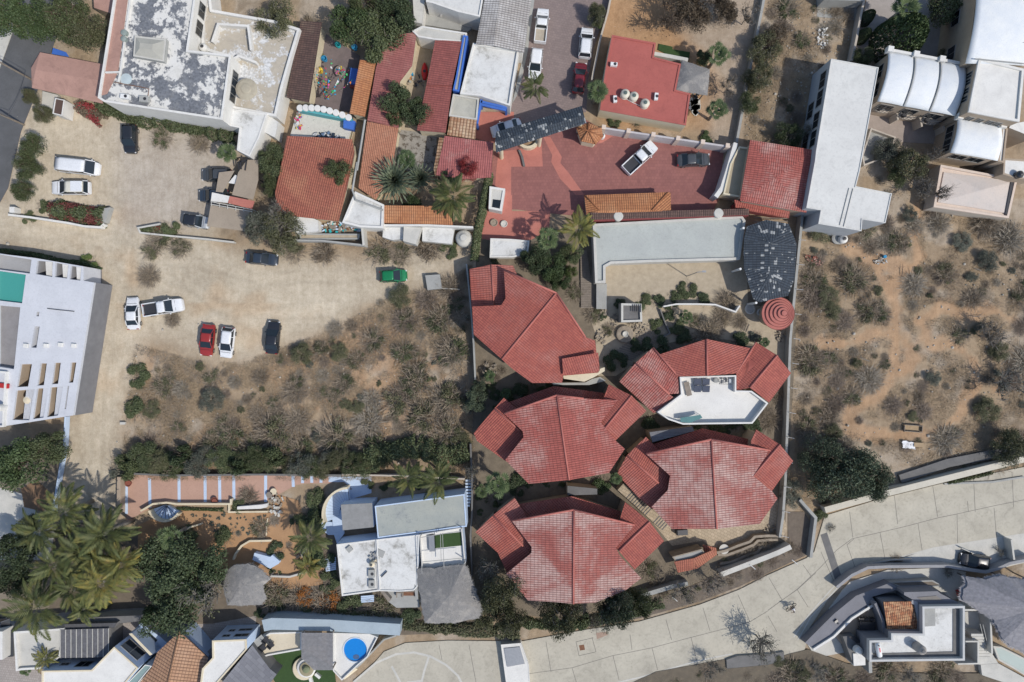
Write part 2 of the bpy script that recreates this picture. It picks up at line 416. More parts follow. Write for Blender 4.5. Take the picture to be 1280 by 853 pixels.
def palm_fan(i):
 rg=np.random.default_rng(300+i);C,U,V=[],[],[];n=17
 for k in range(n):
  a=k*2.39996+rg.uniform(-.2,.2);lv=k/n;e=1.15-lv*1.35;d=np.array([math.cos(a)*math.cos(e),math.sin(a)*math.cos(e),math.sin(e)])
  b0=np.array([0,0,1.3]);st=rg.uniform(.42,.60)*(.25+.75*min(1,lv*1.6));tip=b0+d*st
  sd=np.array([-math.sin(a),math.cos(a),0]);C.append((b0+tip)/2);U.append((tip-b0)/2);V.append(sd*.012)
  dn=d-np.array([0,0,.3+rg.uniform(-.1,.2)]);dn /=np.linalg.norm(dn);nr=np.cross(dn,sd)
  for j in range(13):
   t=(j-6)/6*1.5;ld=dn*math.cos(t)+sd*math.sin(t);L=.40*rg.uniform(.88,1.08)*(1-.15*abs(t)/1.5);wv=np.cross(ld,nr)+nr*(.45 if j % 2 else -.45)
   C.append(tip+ld*L*.5);U.append(ld*L*.5);V.append(wv*.034)
 lv=mesh_from('fan_fronds',quads(np.array(C),np.array(U),np.array(V)))
 mb=M();mb.tube([(0,0,0),(.02,.0,.7),(0,0,1.3)],[.13,.09,.1],10)
 me=bpy.data.meshes.new('fan_trunk');me.from_pydata(mb.v,[],mb.f);me.shade_smooth();return (lv,me)
def rosette():
 rg=np.random.default_rng(5);C,U,V=[],[],[]
 for k in range(110):
  a=k*2.39996;lv=k/110;e=1.35-lv*1.25;d=np.array([math.cos(a)*math.cos(e),math.sin(a)*math.cos(e),math.sin(e)]);sd=np.array([-math.sin(a),math.cos(a),0])
  p=np.array([0,0,.25]);L=(.72+.32*lv)*rg.uniform(.9,1.05)
  for s in range(3):
   q=p+d*L/3;C.append((p+q)/2);U.append((q-p)*.62);V.append((sd*.062+np.cross(d,sd)*.0)*(1,.95,.5)[s]);p=q;d=d-np.array([0,0,.14]);d /=np.linalg.norm(d)
 lv=mesh_from('rosette_blades',quads(np.array(C),np.array(U),np.array(V)))
 mb=M();mb.lathe((0,0,0),[(.12,0),(.1,.2),(.05,.4)],10)
 me=bpy.data.meshes.new('rosette_stem');me.from_pydata(mb.v,[],mb.f);return (lv,me)
# crown centre height for a unit plant,in plant units
KH=dict(dense=.75,airy=.55,scrub=.2,dry=.15,bare=.5,bush=.3,clipped=.45,coco=2.0,fan=1.3,rosette=.5)
PN=dict(dense=('crown','trunk'),airy=('crown','trunk'),bare=('crown','trunk'),coco=('crown','trunk'),fan=('crown','trunk'),rosette=('leaves','stem'))
NPL=[0]
def plant(kind,px,py,rpx,leaf,wood,name,label,cat,group=None,hs=1.0,base=0.0,var=None,rot=None,sy=1.0,tall=None):
 """crown centred on photo pixel (px, py), crown radius rpx pixels; stands on its own foot at 'base'"""
 NPL[0] +=1;r=rpx*(H-2)/FPX;hc=KH[kind]*r*hs+base
 if tall is not None:hs=tall/(KH[kind]*r);hc=base+tall
 r=rpx*(H-hc)/FPX;p=W(px,py,hc)
 vs=[k for k in PROTO if k[0]==kind];v=PROTO[vs[(NPL[0] if var is None else var) % len(vs)]]
 root=bpy.data.objects.new(name,None);COL.objects.link(root);root.location=(p.x,p.y,base);root.empty_display_size=.3
 root.rotation_euler.z=(NPL[0]*2.4 if rot is None else rot);root.scale=(r,r*sy,r*hs if tall is None or kind not in ('coco','fan') else r)
 tag(root,label,cat,group)
 names=PN.get(kind,('foliage','stems'))
 off=0.0
 if kind in ('coco','fan') and tall is not None:# keep the crown's shape, stretch only the trunk
  off=tall/r-KH[kind]
 for nm,me,mt in ((names[0],v[0],leaf),(names[1],v[1],wood)):
  o=bpy.data.objects.new(nm,me);COL.objects.link(o);o.parent=root
  if not me.materials:me.materials.append(mt)
  o.material_slots[0].link='OBJECT';o.material_slots[0].material=mt
  if off and nm=='crown':o.location.z=off
  if off and nm=='trunk':o.scale=(1,1,(KH[kind]+off)/KH[kind])
 return root
def hedge(name,label,cat,path,wpx,h,leaf,n=3000,base=0.0,ls=.13,flower=None,group=None,irregular=.35):
 P=[W(x,y,h*.7) for x,y in path];wm=wpx*.5*(H-h)/FPX;seg=[(P[i+1]-P[i]).length for i in range(len(P)-1)];tot=sum(seg)
 C=np.empty((n,3))
 for i in range(n):
  s=random.uniform(0,tot);j=0
  while j < len(seg)-1 and s > seg[j]:s -=seg[j];j +=1
  q=P[j].lerp(P[j+1],min(1,s/seg[j]));d=(P[j+1]-P[j]).normalized();sd=Vector((-d.y,d.x,0))
  a=random.uniform(0,PI);along=sum(seg[:j])+s
  k=1-irregular*(.5+.5*math.sin(along*1.9+math.sin(along*.7)*3))*random.uniform(.3,1)
  rr=random.uniform(.7,1.05)*k
  C[i]=(q.x+sd.x*math.cos(a)*wm*rr,q.y+sd.y*math.cos(a)*wm*rr,base+max(.05,math.sin(a)*h*rr*(1 if abs(math.cos(a)) < .9 else random.random())))
 U,V=leaf_frames(n,ls,1.0,.55);loc=(P[0].x,P[0].y,base)
 root=thing(name,label,cat,loc,group)
 def leafobj(nm,sel,mt):
  me=mesh_from(nm,quads(C[sel]-np.array(loc),U[sel],V[sel]));me.materials.append(mt);o=bpy.data.objects.new(nm,me);COL.objects.link(o);o.parent=root
 f=np.zeros(n,bool)
 if flower is not None:
  cl=np.sin(C[:,0]*2.1)+np.sin(C[:,1]*2.7)+RNG.uniform(-1,1,n);f=cl > .3
  leafobj('blossom',f,flower)
 leafobj('foliage',~f,leaf)
 mb=M();k=max(3,int(tot/1.2));acc=0
 for i in range(len(P)-1):
  m_=max(1,int(seg[i]/1.2))
  for j in range(m_):
   q=P[i].lerp(P[i+1],(j+.5)/m_);mb.tube([(q.x,q.y,base),(q.x+.05,q.y,base+h*.7)],[.04,.02],5)
 mb.build('stems',BARK,root)
 return root
# ------------------------------------------------------------ palette
GLASS=plain('dark glass',(.015,.02,.025),.06)
FRAMEP=plain('dull frame',(.30,.29,.27),.5)
WHITEP=plain('white frame',(.72,.72,.70),.4)
BARK=surf('bark',(.16,.12,.09),(.10,.075,.055),4)
BARKG=surf('grey bark',(.27,.25,.22),(.18,.165,.145),4)
DRYT=surf('dry twig',(.32,.265,.20),(.22,.18,.135),6)
GREYT=surf('grey twig',(.38,.335,.27),(.26,.23,.185),6)
PURPT=surf('purplish twig',(.31,.25,.20),(.21,.17,.135),6)
L_DARK=leafmat('dark leaf',(.05,.072,.036),(.095,.125,.06))
L_GREEN=leafmat('green leaf',(.045,.072,.03),(.09,.125,.05))
L_BRIGHT=leafmat('bright leaf',(.09,.14,.04),(.17,.21,.07))
L_OLIVE=leafmat('olive leaf',(.102,.109,.058),(.174,.174,.094))
L_OLGR=leafmat('olive green leaf',(.072,.094,.043),(.131,.152,.072))
L_GREY=leafmat('grey green leaf',(.11,.12,.095),(.17,.18,.14))
L_BROWN=leafmat('brown leaf',(.13,.10,.07),(.20,.155,.105))
L_DRY=leafmat('dry leaf',(.26,.21,.135),(.36,.29,.19))
L_PURP=leafmat('purplish leaf',(.17,.14,.10),(.25,.20,.145))
L_COCO=leafmat('palm leaf',(.05,.068,.02),(.12,.13,.045),(.17,.15,.04))
L_COCOY=leafmat('yellowing palm leaf',(.085,.10,.028),(.18,.165,.045),(.27,.19,.035))
L_FAN=leafmat('fan palm leaf',(.05,.08,.03),(.115,.145,.06))
L_AGAVE=leafmat('blue green blade',(.11,.14,.09),(.19,.215,.14))
L_RED=leafmat('crimson blossom',(.24,.035,.04),(.34,.06,.06))
L_MAR=leafmat('maroon blossom',(.15,.05,.045),(.23,.075,.06))
L_ORNG=leafmat('orange blossom',(.32,.12,.03),(.42,.17,.04))
L_CONIF=leafmat('fir green leaf',(.08,.105,.065),(.135,.165,.105))
DIRT=None
CONC=surf('road concrete',(.48,.445,.365),(.385,.355,.29),.22,.9,bump=.004,grime=.6,spot=(.34,.31,.26),spot_lo=.60,spot_hi=.80,spot_scale=.22)
CONCG=surf('grey concrete',(.36,.36,.34),(.29,.29,.275),.5,.9,grime=.4)
CONCD=surf('dark concrete',(.17,.165,.16),(.12,.118,.115),.6,.9,grime=.3)
CONCL=surf('pale concrete',(.55,.53,.48),(.46,.45,.41),.5,.9,grime=.4)
WHITE=surf('white paint',(.69,.675,.635),(.61,.595,.56),.5,.75,bump=.002,grime=.35)
WHITEW=surf('weathered white roof',(.65,.65,.63),(.55,.545,.52),.4,.8,spot=(.33,.32,.29),spot_lo=.55,spot_hi=.68,spot_scale=.4,grime=.75)
WHITEC=surf('cool white roof',(.615,.61,.58),(.55,.545,.52),.25,.7,grime=.4)
ROOFPEEL=surf('peeling roof',(.64,.63,.60),(.62,.60,.55),.5,.85,spot=(.17,.18,.20),spot_lo=.47,spot_hi=.51,spot_scale=.34,grime=.5)
BLUEW=surf('pale blue paint',(.50,.60,.74),(.43,.53,.68),.5,.8,grime=.2)
BLUEP=surf('strong blue paint',(.05,.15,.50),(.04,.12,.42),.6,.6)
CREAM=surf('cream plaster',(.66,.58,.42),(.58,.50,.36),.6,.85,grime=.2)
TANW=surf('tan plaster',(.40,.32,.24),(.34,.27,.20),.6,.88,grime=.3)
BEIGEW=surf('beige plaster',(.50,.44,.37),(.43,.38,.32),.6,.88,grime=.3)
GREYW=surf('grey plaster',(.30,.30,.31),(.25,.25,.26),.6,.85,grime=.2)
PINKR=surf('pinkish plaster',(.42,.25,.20),(.34,.20,.16),.5,.85,grime=.6)
PEACH=surf('peach plaster',(.64,.53,.44),(.57,.46,.38),.5,.85,grime=.25)
REDP=surf('red painted roof',(.39,.105,.085),(.33,.085,.07),.3,.7,grime=.4,bump=.003)
REDW=surf('dark red wall',(.25,.055,.055),(.20,.045,.045),.5,.8)
STONEW=surf('rubble stone',(.36,.30,.23),(.24,.20,.155),1.6,.9,bump=.05,grime=.4)
WOOD=surf('weathered wood',(.26,.22,.18),(.19,.16,.13),2,.85)
WOODG=bricks('grey wood slats',(.22,.22,.235),(.15,.15,.165),(.06,.06,.065),1.0,1.6,.14,.012,0,.3)
METAL=plain('grey metal',(.35,.36,.37),.4,.6)
DARKM=plain('dark metal',(.05,.05,.055),.5,.3)
RUST=surf('rust',(.22,.10,.05),(.13,.06,.035),3)
THATCH=None
T_RED=tiles('red tiles',(.385,.106,.076),(.31,.077,.06),(.43,.19,.155),(.50,.80),worn_scale=.16,gap=.3)
T_REDW=tiles('worn red tiles',(.37,.115,.092),(.30,.085,.07),(.49,.335,.295),(.42,.62),worn_scale=.16,rl=.5,gap=.36)
T_REDM=tiles('half worn red tiles',(.375,.10,.08),(.305,.078,.062),(.46,.27,.235),(.50,.72),worn_scale=.17,rl=.5,gap=.34)
T_TERRA=tiles('terracotta tiles',(.36,.12,.075),(.28,.09,.06),(.44,.20,.11),(.5,.8),gap=.25)
T_ORNG=tiles('orange tiles',(.46,.20,.085),(.36,.14,.06),(.50,.28,.15),(.5,.8),gap=.3)
T_TAN=tiles('tan clay tiles',(.46,.27,.16),(.38,.21,.125),(.50,.33,.22),(.5,.8),cw=.45,gap=.8)
T_MIX=tiles('mixed clay tiles',(.42,.16,.07),(.20,.085,.045),(.55,.32,.17),(.45,.6),cw=.26,rl=.45,gap=.5,worn_scale=1.5)
T_SLATE=tiles('blue black slates',(.040,.055,.075),(.028,.038,.052),(.33,.34,.34),(.66,.72),cw=.34,rl=.5,gap=.4,worn_scale=1.3,streak=True)
T_BROWN=tiles('dark brown tiles',(.13,.075,.06),(.085,.05,.042),(.24,.17,.12),(.6,.8),gap=.4)
T_GREY=tiles('pale grey tiles',(.42,.39,.36),(.30,.27,.25),(.58,.56,.54),(.4,.7),gap=.5)
PAV_RED=bricks('red pavers',(.28,.115,.10),(.235,.095,.085),(.205,.085,.075),1,.45,.45,.02,0,.5)
PAV_PINK=surf('pink concrete',(.46,.17,.13),(.38,.135,.105),.4,.8,grime=.3)
PAV_ST=bricks('pinkish street pavers',(.24,.185,.17),(.20,.155,.145),(.15,.12,.11),1.2,.5,.4,.02,.2,.4)
PAV_SAL=surf('salmon concrete',(.46,.29,.22),(.40,.25,.19),.35,.85,grime=.2)
PAV_GREY=bricks('grey pavers',(.36,.32,.29),(.30,.265,.24),(.22,.19,.17),1.5,.5,.5,.03,.1,.35)
FLAG=bricks('flagstones',(.46,.37,.26),(.36,.29,.20),(.26,.20,.14),1.1,.6,.45,.03,.5,.35)
GRAVEL=surf('tan gravel',(.45,.38,.28),(.35,.29,.21),1.3,.95,bump=.03,grime=.3)
SANDO=surf('orange sand',(.42,.25,.13),(.34,.20,.105),.5,.95,bump=.02)
YARD=surf('yard sand',(.36,.235,.13),(.29,.20,.125),.3,.95,bump=.02,grime=.3)
ASPH=surf('asphalt',(.115,.117,.122),(.085,.087,.09),.4,.9,bump=.006,grime=.3)
TURF=surf('artificial turf',(.035,.075,.018),(.028,.06,.015),2,.9,bump=.03)
def thatchmat():
 m,t,b=newmat('thatch');co=node(t,'UVMap').outputs[0]
 mp=node(t,'Mapping');mp.inputs['Scale'].default_value=(7,.8,1);t.links.new(co,mp.inputs[0])
 g=noise_(t,mp.outputs[0],2.2,6,.75);g2=noise_(t,pos(t),.8,5)
 c=mixc(t,(.30,.29,.28),(.13,.125,.12),ramp(t,g,.35,.65));c=mixc(t,c,(.40,.37,.33),math_(t,'MULTIPLY',ramp(t,g2,.5,.7),.6))
 t.links.new(c,b.inputs['Base Color']);b.inputs['Roughness'].default_value=.95;bump_(t,b,g,.06);return m
THATCH=thatchmat()
# ------------------------------------------------------------ the ground:one sheet,painted by what lies where,with low mounds in the scrub
def inpoly(X,Y,poly):
 r=np.zeros(X.shape,bool);n=len(poly)
 for i in range(n):
  x0,y0=poly[i];x1,y1=poly[(i+1) % n]
  if y0==y1:continue
  c=((y0 > Y) !=(y1 > Y)) & (X < (x1-x0)*(Y-y0)/(y1-y0)+x0);r ^=c
 return r
def blur(A,k):
 for _ in range(2):
  for ax in (0,1):
   P=np.pad(A,[(k+1,k) if a==ax else (0,0) for a in (0,1)],mode='edge').cumsum(axis=ax)
   A=(np.take(P,range(2*k+1,P.shape[ax]),axis=ax)-np.take(P,range(0,P.shape[ax]-2*k-1),axis=ax))/(2*k+1)
 return A
LOT=[(20,140),(60,118),(128,128),(200,150),(300,170),(300,195),(262,300),(262,300),(300,318),(420,330),(578,308),(585,320),(560,350),(500,368),(450,385),(425,405),(360,440),(300,452),(240,440),(180,420),(172,470),(158,520),(152,600),(150,660),(75,660),(80,600),(92,520),(130,350),(100,330),(-20,300),(-20,250),(10,250),(14,210)]
SCR1=[(170,430),(240,450),(300,455),(420,410),(480,375),(560,350),(590,330),(592,600),(150,600),(160,500)]
TRAIL=[[(1060,310),(1090,325),(1100,345),(1110,360),(1122,385),(1120,400),(1122,420),(1118,440),(1116,470),(1100,500),(1070,510),(1060,530),(1080,540),(1120,545),(1165,540),(1195,525),(1210,500),(1225,485),(1250,490)],
   [(1122,420),(1090,415),(1060,430),(1030,432)],[(1150,400),(1175,385),(1215,395),(1250,390),(1262,400)],[(1100,330),(1135,330),(1125,350),(1115,362)],[(1225,485),(1215,450),(1190,430),(1160,430),(1150,400)],[(1130,425),(1145,450),(1120,470)],[(1150,245),(1140,290),(1150,320),(1140,335)]]
def seg_dist(X,Y,path):
 D=np.full(X.shape,1e9)
 for (x0,y0),(x1,y1) in zip(path,path[1:]):
  L=(x1-x0)**2+(y1-y0)**2+1e-9;t=np.clip(((X-x0)*(x1-x0)+(Y-y0)*(y1-y0))/L,0,1)
  D=np.minimum(D,np.hypot(X-x0-t*(x1-x0),Y-y0-t*(y1-y0)))
 return D
def vnoise(X,Y,s,seed):
 rg=np.random.default_rng(seed);G=rg.uniform(-1,1,(256,256));x=X/s+1000;y=Y/s+1000
 xi=np.floor(x).astype(int);yi=np.floor(y).astype(int);fx=x-xi;fy=y-yi;fx=fx*fx*(3-2*fx);fy=fy*fy*(3-2*fy)
 g=lambda a,b:G[a % 256,b % 256]
 return (g(xi,yi)*(1-fx)+g(xi+1,yi)*fx)*(1-fy)+(g(xi,yi+1)*(1-fx)+g(xi+1,yi+1)*fx)*fy
def fbm(X,Y,s,seed,o=4):return sum(vnoise(X,Y,s/2**k,seed+k)/2**k for k in range(o))
def ground():
 gx=np.concatenate([[-900,-300,-140],np.arange(-84,84.01,.4),[140,300,900]]);gy=np.concatenate([[-900,-300,-110],np.arange(-56,56.01,.4),[110,300,900]])
 X,Y=np.meshgrid(gx,gy);k=FPX/H;PX=CX+X*k;PY=CY-Y*k
 c_scrub=np.array([.35,.27,.185]);c_lot=np.array([.50,.44,.345]);c_or=np.array([.42,.275,.165]);c_lit=np.array([.40,.345,.28]);c_grey=np.array([.44,.395,.345]);c_dk=np.array([.21,.165,.115])
 n1=fbm(X,Y,9,1);n2=fbm(X,Y,3.2,20);n3=fbm(X,Y,1.2,40)
 sm=lambda v,a,b:np.clip((v-a)/(b-a),0,1)[...,None]
 Cc=np.broadcast_to(c_scrub,X.shape+(3,)).copy()
 Cc=Cc*(1-sm(n2+n1*.4,.1,.6)*.8)+c_lit*sm(n2+n1*.4,.1,.6)*.8
 Cc=Cc*(1-sm(n3-n1*.6,.2,.8)*.55)+c_dk*sm(n3-n1*.6,.2,.8)*.55
 for path in TRAIL:
  D=seg_dist(PX,PY,path);a=sm(11+n2*7+n3*3-D,0,7)*.85;Cc=Cc*(1-a)+(c_or*(1+.12*n3[...,None]))*a
 m1=blur(inpoly(PX+n2*6+n3*3,PY+n2*6-n3*3,SCR1).astype(float),3)[...,None]
 orp=sm(n1+.5*n3+.0,.05,.55)*m1*.75;Cc=Cc*(1-orp)+c_or*orp
 m=blur(inpoly(PX+n2*8+n3*5,PY+n1*4+n3*5,LOT).astype(float),3)[...,None]
 lot=c_lot*(1+.10*n1[...,None]+.05*n3[...,None])
 orr=sm(fbm(X,Y,6,90)-((PY < 380)*.5),.15,.8)*.5;lot=lot*(1-orr)+np.array([.45,.315,.19])*orr
 Cc=Cc*(1-m)+lot*m
 for rt in ([(-20,285),(100,300),(200,320),(330,350),(450,345),(560,335)],[(118,660),(120,560),(128,460),(140,380),(165,310),(170,240),(160,170)],[(150,330),(250,380),(340,395),(420,380)],[(120,230),(200,260),(220,340),(280,390)]):
  D=seg_dist(PX+n2*4,PY+n2*4,rt);rut=np.exp(-((D-7)/2.6)**2)*(.6+.4*n3);Cc=Cc*(1-(rut*m[...,0]*.16)[...,None]);mid=np.exp(-(D/14)**4);Cc=Cc*(1+(mid*m[...,0]*.05)[...,None])
 cob=blur(inpoly(PX+n3*3,PY+n3*3,[(145,150),(300,175),(268,285),(150,285)]).astype(float),3)[...,None]*.8;Cc=Cc*(1-cob)+c_grey*(1+.07*n3[...,None])*cob
 # the orange sandy yards at the top
 for pl in ([(760,-20),(960,-20),(925,190),(870,160),(755,165),(740,90)],):
  q=blur(inpoly(PX,PY,pl).astype(float),2)[...,None];yc=np.array([.41,.255,.14])*(1+.1*n2[...,None]);gg=sm(PX/1000-.86+n1*.03,0,.04)[...,0][...,None]
  yc=yc*(1-gg)+np.array([.40,.33,.26])*gg;Cc=Cc*(1-q)+yc*q
 sc=1-m[...,0];inner=(np.abs(PX-640) < 680) & (np.abs(PY-426) < 470)
 Z=np.where(inner,(.10*fbm(X,Y,5,60)+.05*n3-.02)*sc,0)
 Z=np.clip(Z,-.12,.25)
 built=blur(inpoly(PX,PY,[(590,150),(1000,150),(1000,700),(590,800)]).astype(float),3);Z=Z*(1-built)-.05*built
 fld=sum(inpoly(PX,PY,p).astype(float) for p in ([(1008,290),(1280,285),(1290,290),(1290,560),(1170,585),(1050,600),(1000,560)],[(175,450),(350,465),(450,400),(580,345),(585,590),(165,590)],[(965,0),(1055,0),(1055,80),(1000,90),(940,160)]));Z=np.where(blur(fld,5) > .02,Z*blur(fld,5),0)-.04*(blur(fld,5) < .5)
 Z=np.where(np.abs(X) > 100,0,Z)
 ny,nx=X.shape;me=bpy.data.meshes.new('ground');me.vertices.add(nx*ny)
 me.vertices.foreach_set('co',np.stack([X,Y,Z],-1).astype(np.float32).ravel())
 i=np.arange(ny-1)[:,None]*nx+np.arange(nx-1)[None];Q=np.stack([i,i+1,i+nx+1,i+nx],-1).reshape(-1,4);n=len(Q)
 me.loops.add(n*4);me.loops.foreach_set('vertex_index',Q.astype(np.int32).ravel());me.polygons.add(n)
 me.polygons.foreach_set('loop_start',np.arange(0,n*4,4,dtype=np.int32));me.polygons.foreach_set('loop_total',np.full(n,4,dtype=np.int32));me.update(calc_edges=True)
 at=me.color_attributes.new('soil','FLOAT_COLOR','POINT');at.data.foreach_set('color',np.concatenate([np.clip(Cc,.02,.9),np.ones(X.shape+(1,))],-1).astype(np.float32).ravel())
 me.shade_smooth()
 m_,t,b=newmat('soil');ca=node(t,'VertexColor',layer_name='soil');co=pos(t)
 g1=noise_(t,co,1.4,9,.74,.4);g2=noise_(t,co,7,6,.8);g3=noise_(t,co,.25,5,.6,.8)
 mp=node(t,'Mapping');mp.inputs['Scale'].default_value=(1.6,.22,1);mp.inputs['Rotation'].default_value=(0,0,R(4));t.links.new(co,mp.inputs[0]);trk=noise_(t,mp.outputs[0],1,5,.7)
 c=mixc(t,ca.outputs[0],mixc(t,(1,1,1),(.80,.78,.75),ramp(t,g1,.42,.68)),1.0,'MULTIPLY')
 c=mixc(t,c,mixc(t,(.84,.83,.81),(1.14,1.13,1.12),ramp(t,g2,.3,.72)),1.0,'MULTIPLY')
 c=mixc(t,c,mixc(t,(.90,.88,.86),(1.08,1.08,1.08),ramp(t,g3,.35,.65)),1.0,'MULTIPLY')
 c=mixc(t,c,mixc(t,(.93,.92,.90),(1.05,1.05,1.05),ramp(t,trk,.35,.65)),1.0,'MULTIPLY')
 vo=node(t,'TexVoronoi');vo.inputs['Scale'].default_value=2.6;t.links.new(co,vo.inputs[0])
 peb=math_(t,'LESS_THAN',vo.outputs['Distance'],.10);c=mixc(t,c,(.55,.51,.45),math_(t,'MULTIPLY',peb,ramp(t,g1,.5,.6)))
 t.links.new(c,b.inputs['Base Color']);b.inputs['Roughness'].default_value=.95;bump_(t,b,math_(t,'ADD',g2,g1),.05)
 me.materials.append(m_);o=bpy.data.objects.new('ground',me);COL.objects.link(o);o['kind']='structure'
ground()
# ------------------------------------------------------------ roads,yards,paving
z00,z10,z20,z30=(tile(c,0) for c in range(4));z01,z11,z21,z31=(tile(c,1) for c in range(4))
z02,z12,z22,z32=(tile(c,2) for c in range(4));z03,z13,z23,z33=(tile(c,3) for c in range(4))
sheet('road',[(30,-40),(95,-40),(80,20),(62,70),(52,100),(38,135),(26,165),(18,200),(10,235),(-5,262),(-60,262),(-60,150),(-8,105),(16,38)],ASPH,.02)
sheet('pavement',[(-60,-10),(14,18),(16,38),(-8,105),(-60,150)],CONCL,.12)
ROADP=[(430,900),(442,853),(467,830),(480,815),(507,804),(560,801),(652,802),(735,787),(800,777),(875,756),(925,737),(960,719),(1008,698),(1018,690),(1031,645),(1100,624),(1180,604),(1250,590),(1400,560),
   (1400,640),(1280,668),(1168,685),(1120,699),(1080,706),(1066,716),(1056,728),(1036,748),(1012,785),(1006,812),(985,826),(950,832),(928,822),(908,824),(870,833),(835,845),(790,858),(760,900)]
sheet('concrete_road',ROADP,CONC,.10)
def lines(name,polys,wd,mat,z=.104):
 mb=M()
 for pl in polys:
  P=[W(x,y,z) for x,y in pl]
  for a,b in zip(P,P[1:]):
   a,b=a.copy(),b.copy();a.z=b.z=z+.0004*(len(mb.f) % 9);d=(b-a).normalized();s=Vector((-d.y,d.x,0))*wd/2;e=d*wd*.3
   mb.face([a-s-e,b-s+e,b+s+e,a+s-e])
 return struct(mb,name,mat)
JOINT=plain('joint filler',(.16,.15,.135),.9)
joints=[z23((80,810),(300,780),(500,720),(700,680),(895,628),(1090,578),(1190,550),(1280,495)),[(960,763),(978,750),(997,737),(1020,716)],z33((0,493),(145,388),(260,280),(345,190),(420,135),(560,103),(700,70),(850,30),(940,12),(1130,-30),(1280,-60)),
   z23((170,650),(195,800)),z23((300,780),(322,853)),z23((505,720),(535,840)),z23((590,615),(600,690)),z23((700,680),(728,790)),z23((770,540),(798,640)),z23((895,628),(925,745)),z23((955,480),(990,595)),z23((1085,578),(1105,665)),z23((1130,415),(1190,550)),
   z33((5,330),(70,440)),z33((0,520),(45,600)),z33((145,388),(200,475)),z33((175,265),(215,320)),z33((265,200),(330,350)),z33((560,103),(585,235)),z33((430,135),(395,165),(440,290)),z33((750,60),(770,190)),z33((945,12),(948,155)),z33((1130,-20),(1143,130)),[(1062,640),(1066,672)],[(1118,620),(1122,655)],[(1166,608),(1172,646)],[(1217,598),(1219,640)],[(1265,590),(1267,634)],
   z13((915,665),(930,740)),z13((1065,665),(1100,853)),z22((2270,800),(2275,853)),z23((400,628),(420,700)),z23((320,650),(335,720)),z23((320,650),(405,630)),z23((335,720),(420,700))]
lines('road_joints',joints,.065,JOINT)
lines('kerb_line',[z33((130,625),(200,520),(345,355),(400,305),(480,265),(640,232),(830,180),(1280,110)),z33((150,640),(215,525),(360,365))],.16,CONCL,.108)
sheet('lay_by',[(1110,704),(1168,684),(1280,667),(1400,639),(1400,720),(1300,700),(1270,706),(1240,714),(1190,712)],CONCL,.096)
sheet('verge',[(735,784),(800,773),(875,752),(925,733),(1008,694),(1018,660),(1005,640),(985,640),(985,680),(905,716),(830,746),(735,772)],surf('verge soil',(.19,.155,.12),(.13,.105,.085),1.3,.95,bump=.05,grime=.4),.024)  # dark soil tone, also standing in for shadow and bushes here
lines('kerb_line',[z23((530,853),(650,825),(930,745),(1100,710))],.2,CONCL,.108)
lines('road_arcs',[z13((490,850),(600,755),(700,712),(790,703),(870,722),(950,765),(1010,820),(1030,860)),z13((865,722),(840,800),(830,845),(760,853)),z13((680,775),(710,830),(725,860))],.3,CONCL,.106)
sheet('drain_channel',z33((262,115),(295,103),(368,325),(335,340)),CONCD,.107)
sheet('drain_cover',z23((335,668),(360,664),(365,690),(340,694)),RUST,.108)
sheet('road_patch',z23((420,605),(475,600),(480,615),(425,637)),surf('rust stain',(.30,.20,.15),(.36,.27,.21),4),.107)
# top street and walled car park
sheet('street',[(664,-40),(768,-40),(762,0),(742,60),(735,100),(733,140),(617,166),(600,200),(600,150),(640,130),(650,95),(656,60),(664,0)],PAV_ST,.03)
sheet('kerb_strip',[(664,-40),(668,-40),(668,0),(660,62),(652,100),(646,120),(640,130),(648,95),(656,62),(664,0)],CONCG,.08)
sheet('street',z10((1105,560),(1200,560),(1290,560),(1290,620),(1190,715),(1095,695)),PAV_PINK,.036)
sheet('car_park',[(617,190),(640,182),(733,150),(757,165),(905,188),(898,250),(890,268),(740,272),(700,268),(645,262),(610,262)],PAV_RED,.02)
sheet('paved_band',crop(580,140,7.975)((790,250),(860,250),(975,450),(960,510),(1045,610),(1200,830),(1115,830),(960,670),(870,500),(880,430)),PAV_PINK,.026)
sheet('paved_band',crop(580,140,7.975)((345,400),(560,370),(770,270),(785,545),(470,548),(470,860),(300,860),(320,600)),PAV_PINK,.028)
sheet('paved_terrace',[(610,244),(640,244),(640,264),(688,264),(686,288),(664,300),(608,300)],PAV_PINK,.03)
sheet('paved_path',z11((1130,290),(1180,150),(1280,170),(1280,340),(1130,345)),PAV_PINK,.024)
# grounds among the red roofed houses
sheet('garden_ground',[(596,300),(740,285),(985,300),(996,400),(980,690),(905,715),(830,745),(700,775),(590,760),(590,600),(592,430)],surf('garden soil',(.22,.18,.13),(.14,.115,.085),.8,.95,bump=.04,grime=.4),.02)
sheet('gravel_court',[(745,285),(932,285),(935,380),(960,385),(985,400),(982,470),(940,430),(880,420),(830,430),(770,470),(745,470),(745,420),(735,390)],GRAVEL,.03)
sheet('flagstone_court',crop(760,520,4.74)((250,540),(480,670),(1000,480),(1060,660),(1040,720),(860,740),(760,800),(640,790),(560,740),(380,770),(270,640)),FLAG,.035)
sheet('salmon_walk',z02((630,668),(1276,668),(1276,800),(1170,805),(880,808),(800,812),(720,852),(630,900)),PAV_SAL,.03)
sheet('salmon_walk',z12((0,668),(380,668),(380,712),(240,712),(200,720),(50,800),(0,800)),PAV_SAL,.03)
sheet('blue_floor',z12((362,678),(575,678),(575,760),(470,790),(410,800),(400,780),(480,740),(440,705),(362,705)),BLUEW,.036)
sheet('garden_sand',crop(200,600,5.805)((-160,330),(120,200),(500,240),(800,240),(830,100),(1000,150),(1060,300),(1010,520),(1100,560),(1190,620),(1180,760),(900,800),(880,853),(780,760),(520,800),(300,500),(150,420),(-160,500)),SANDO,.03)
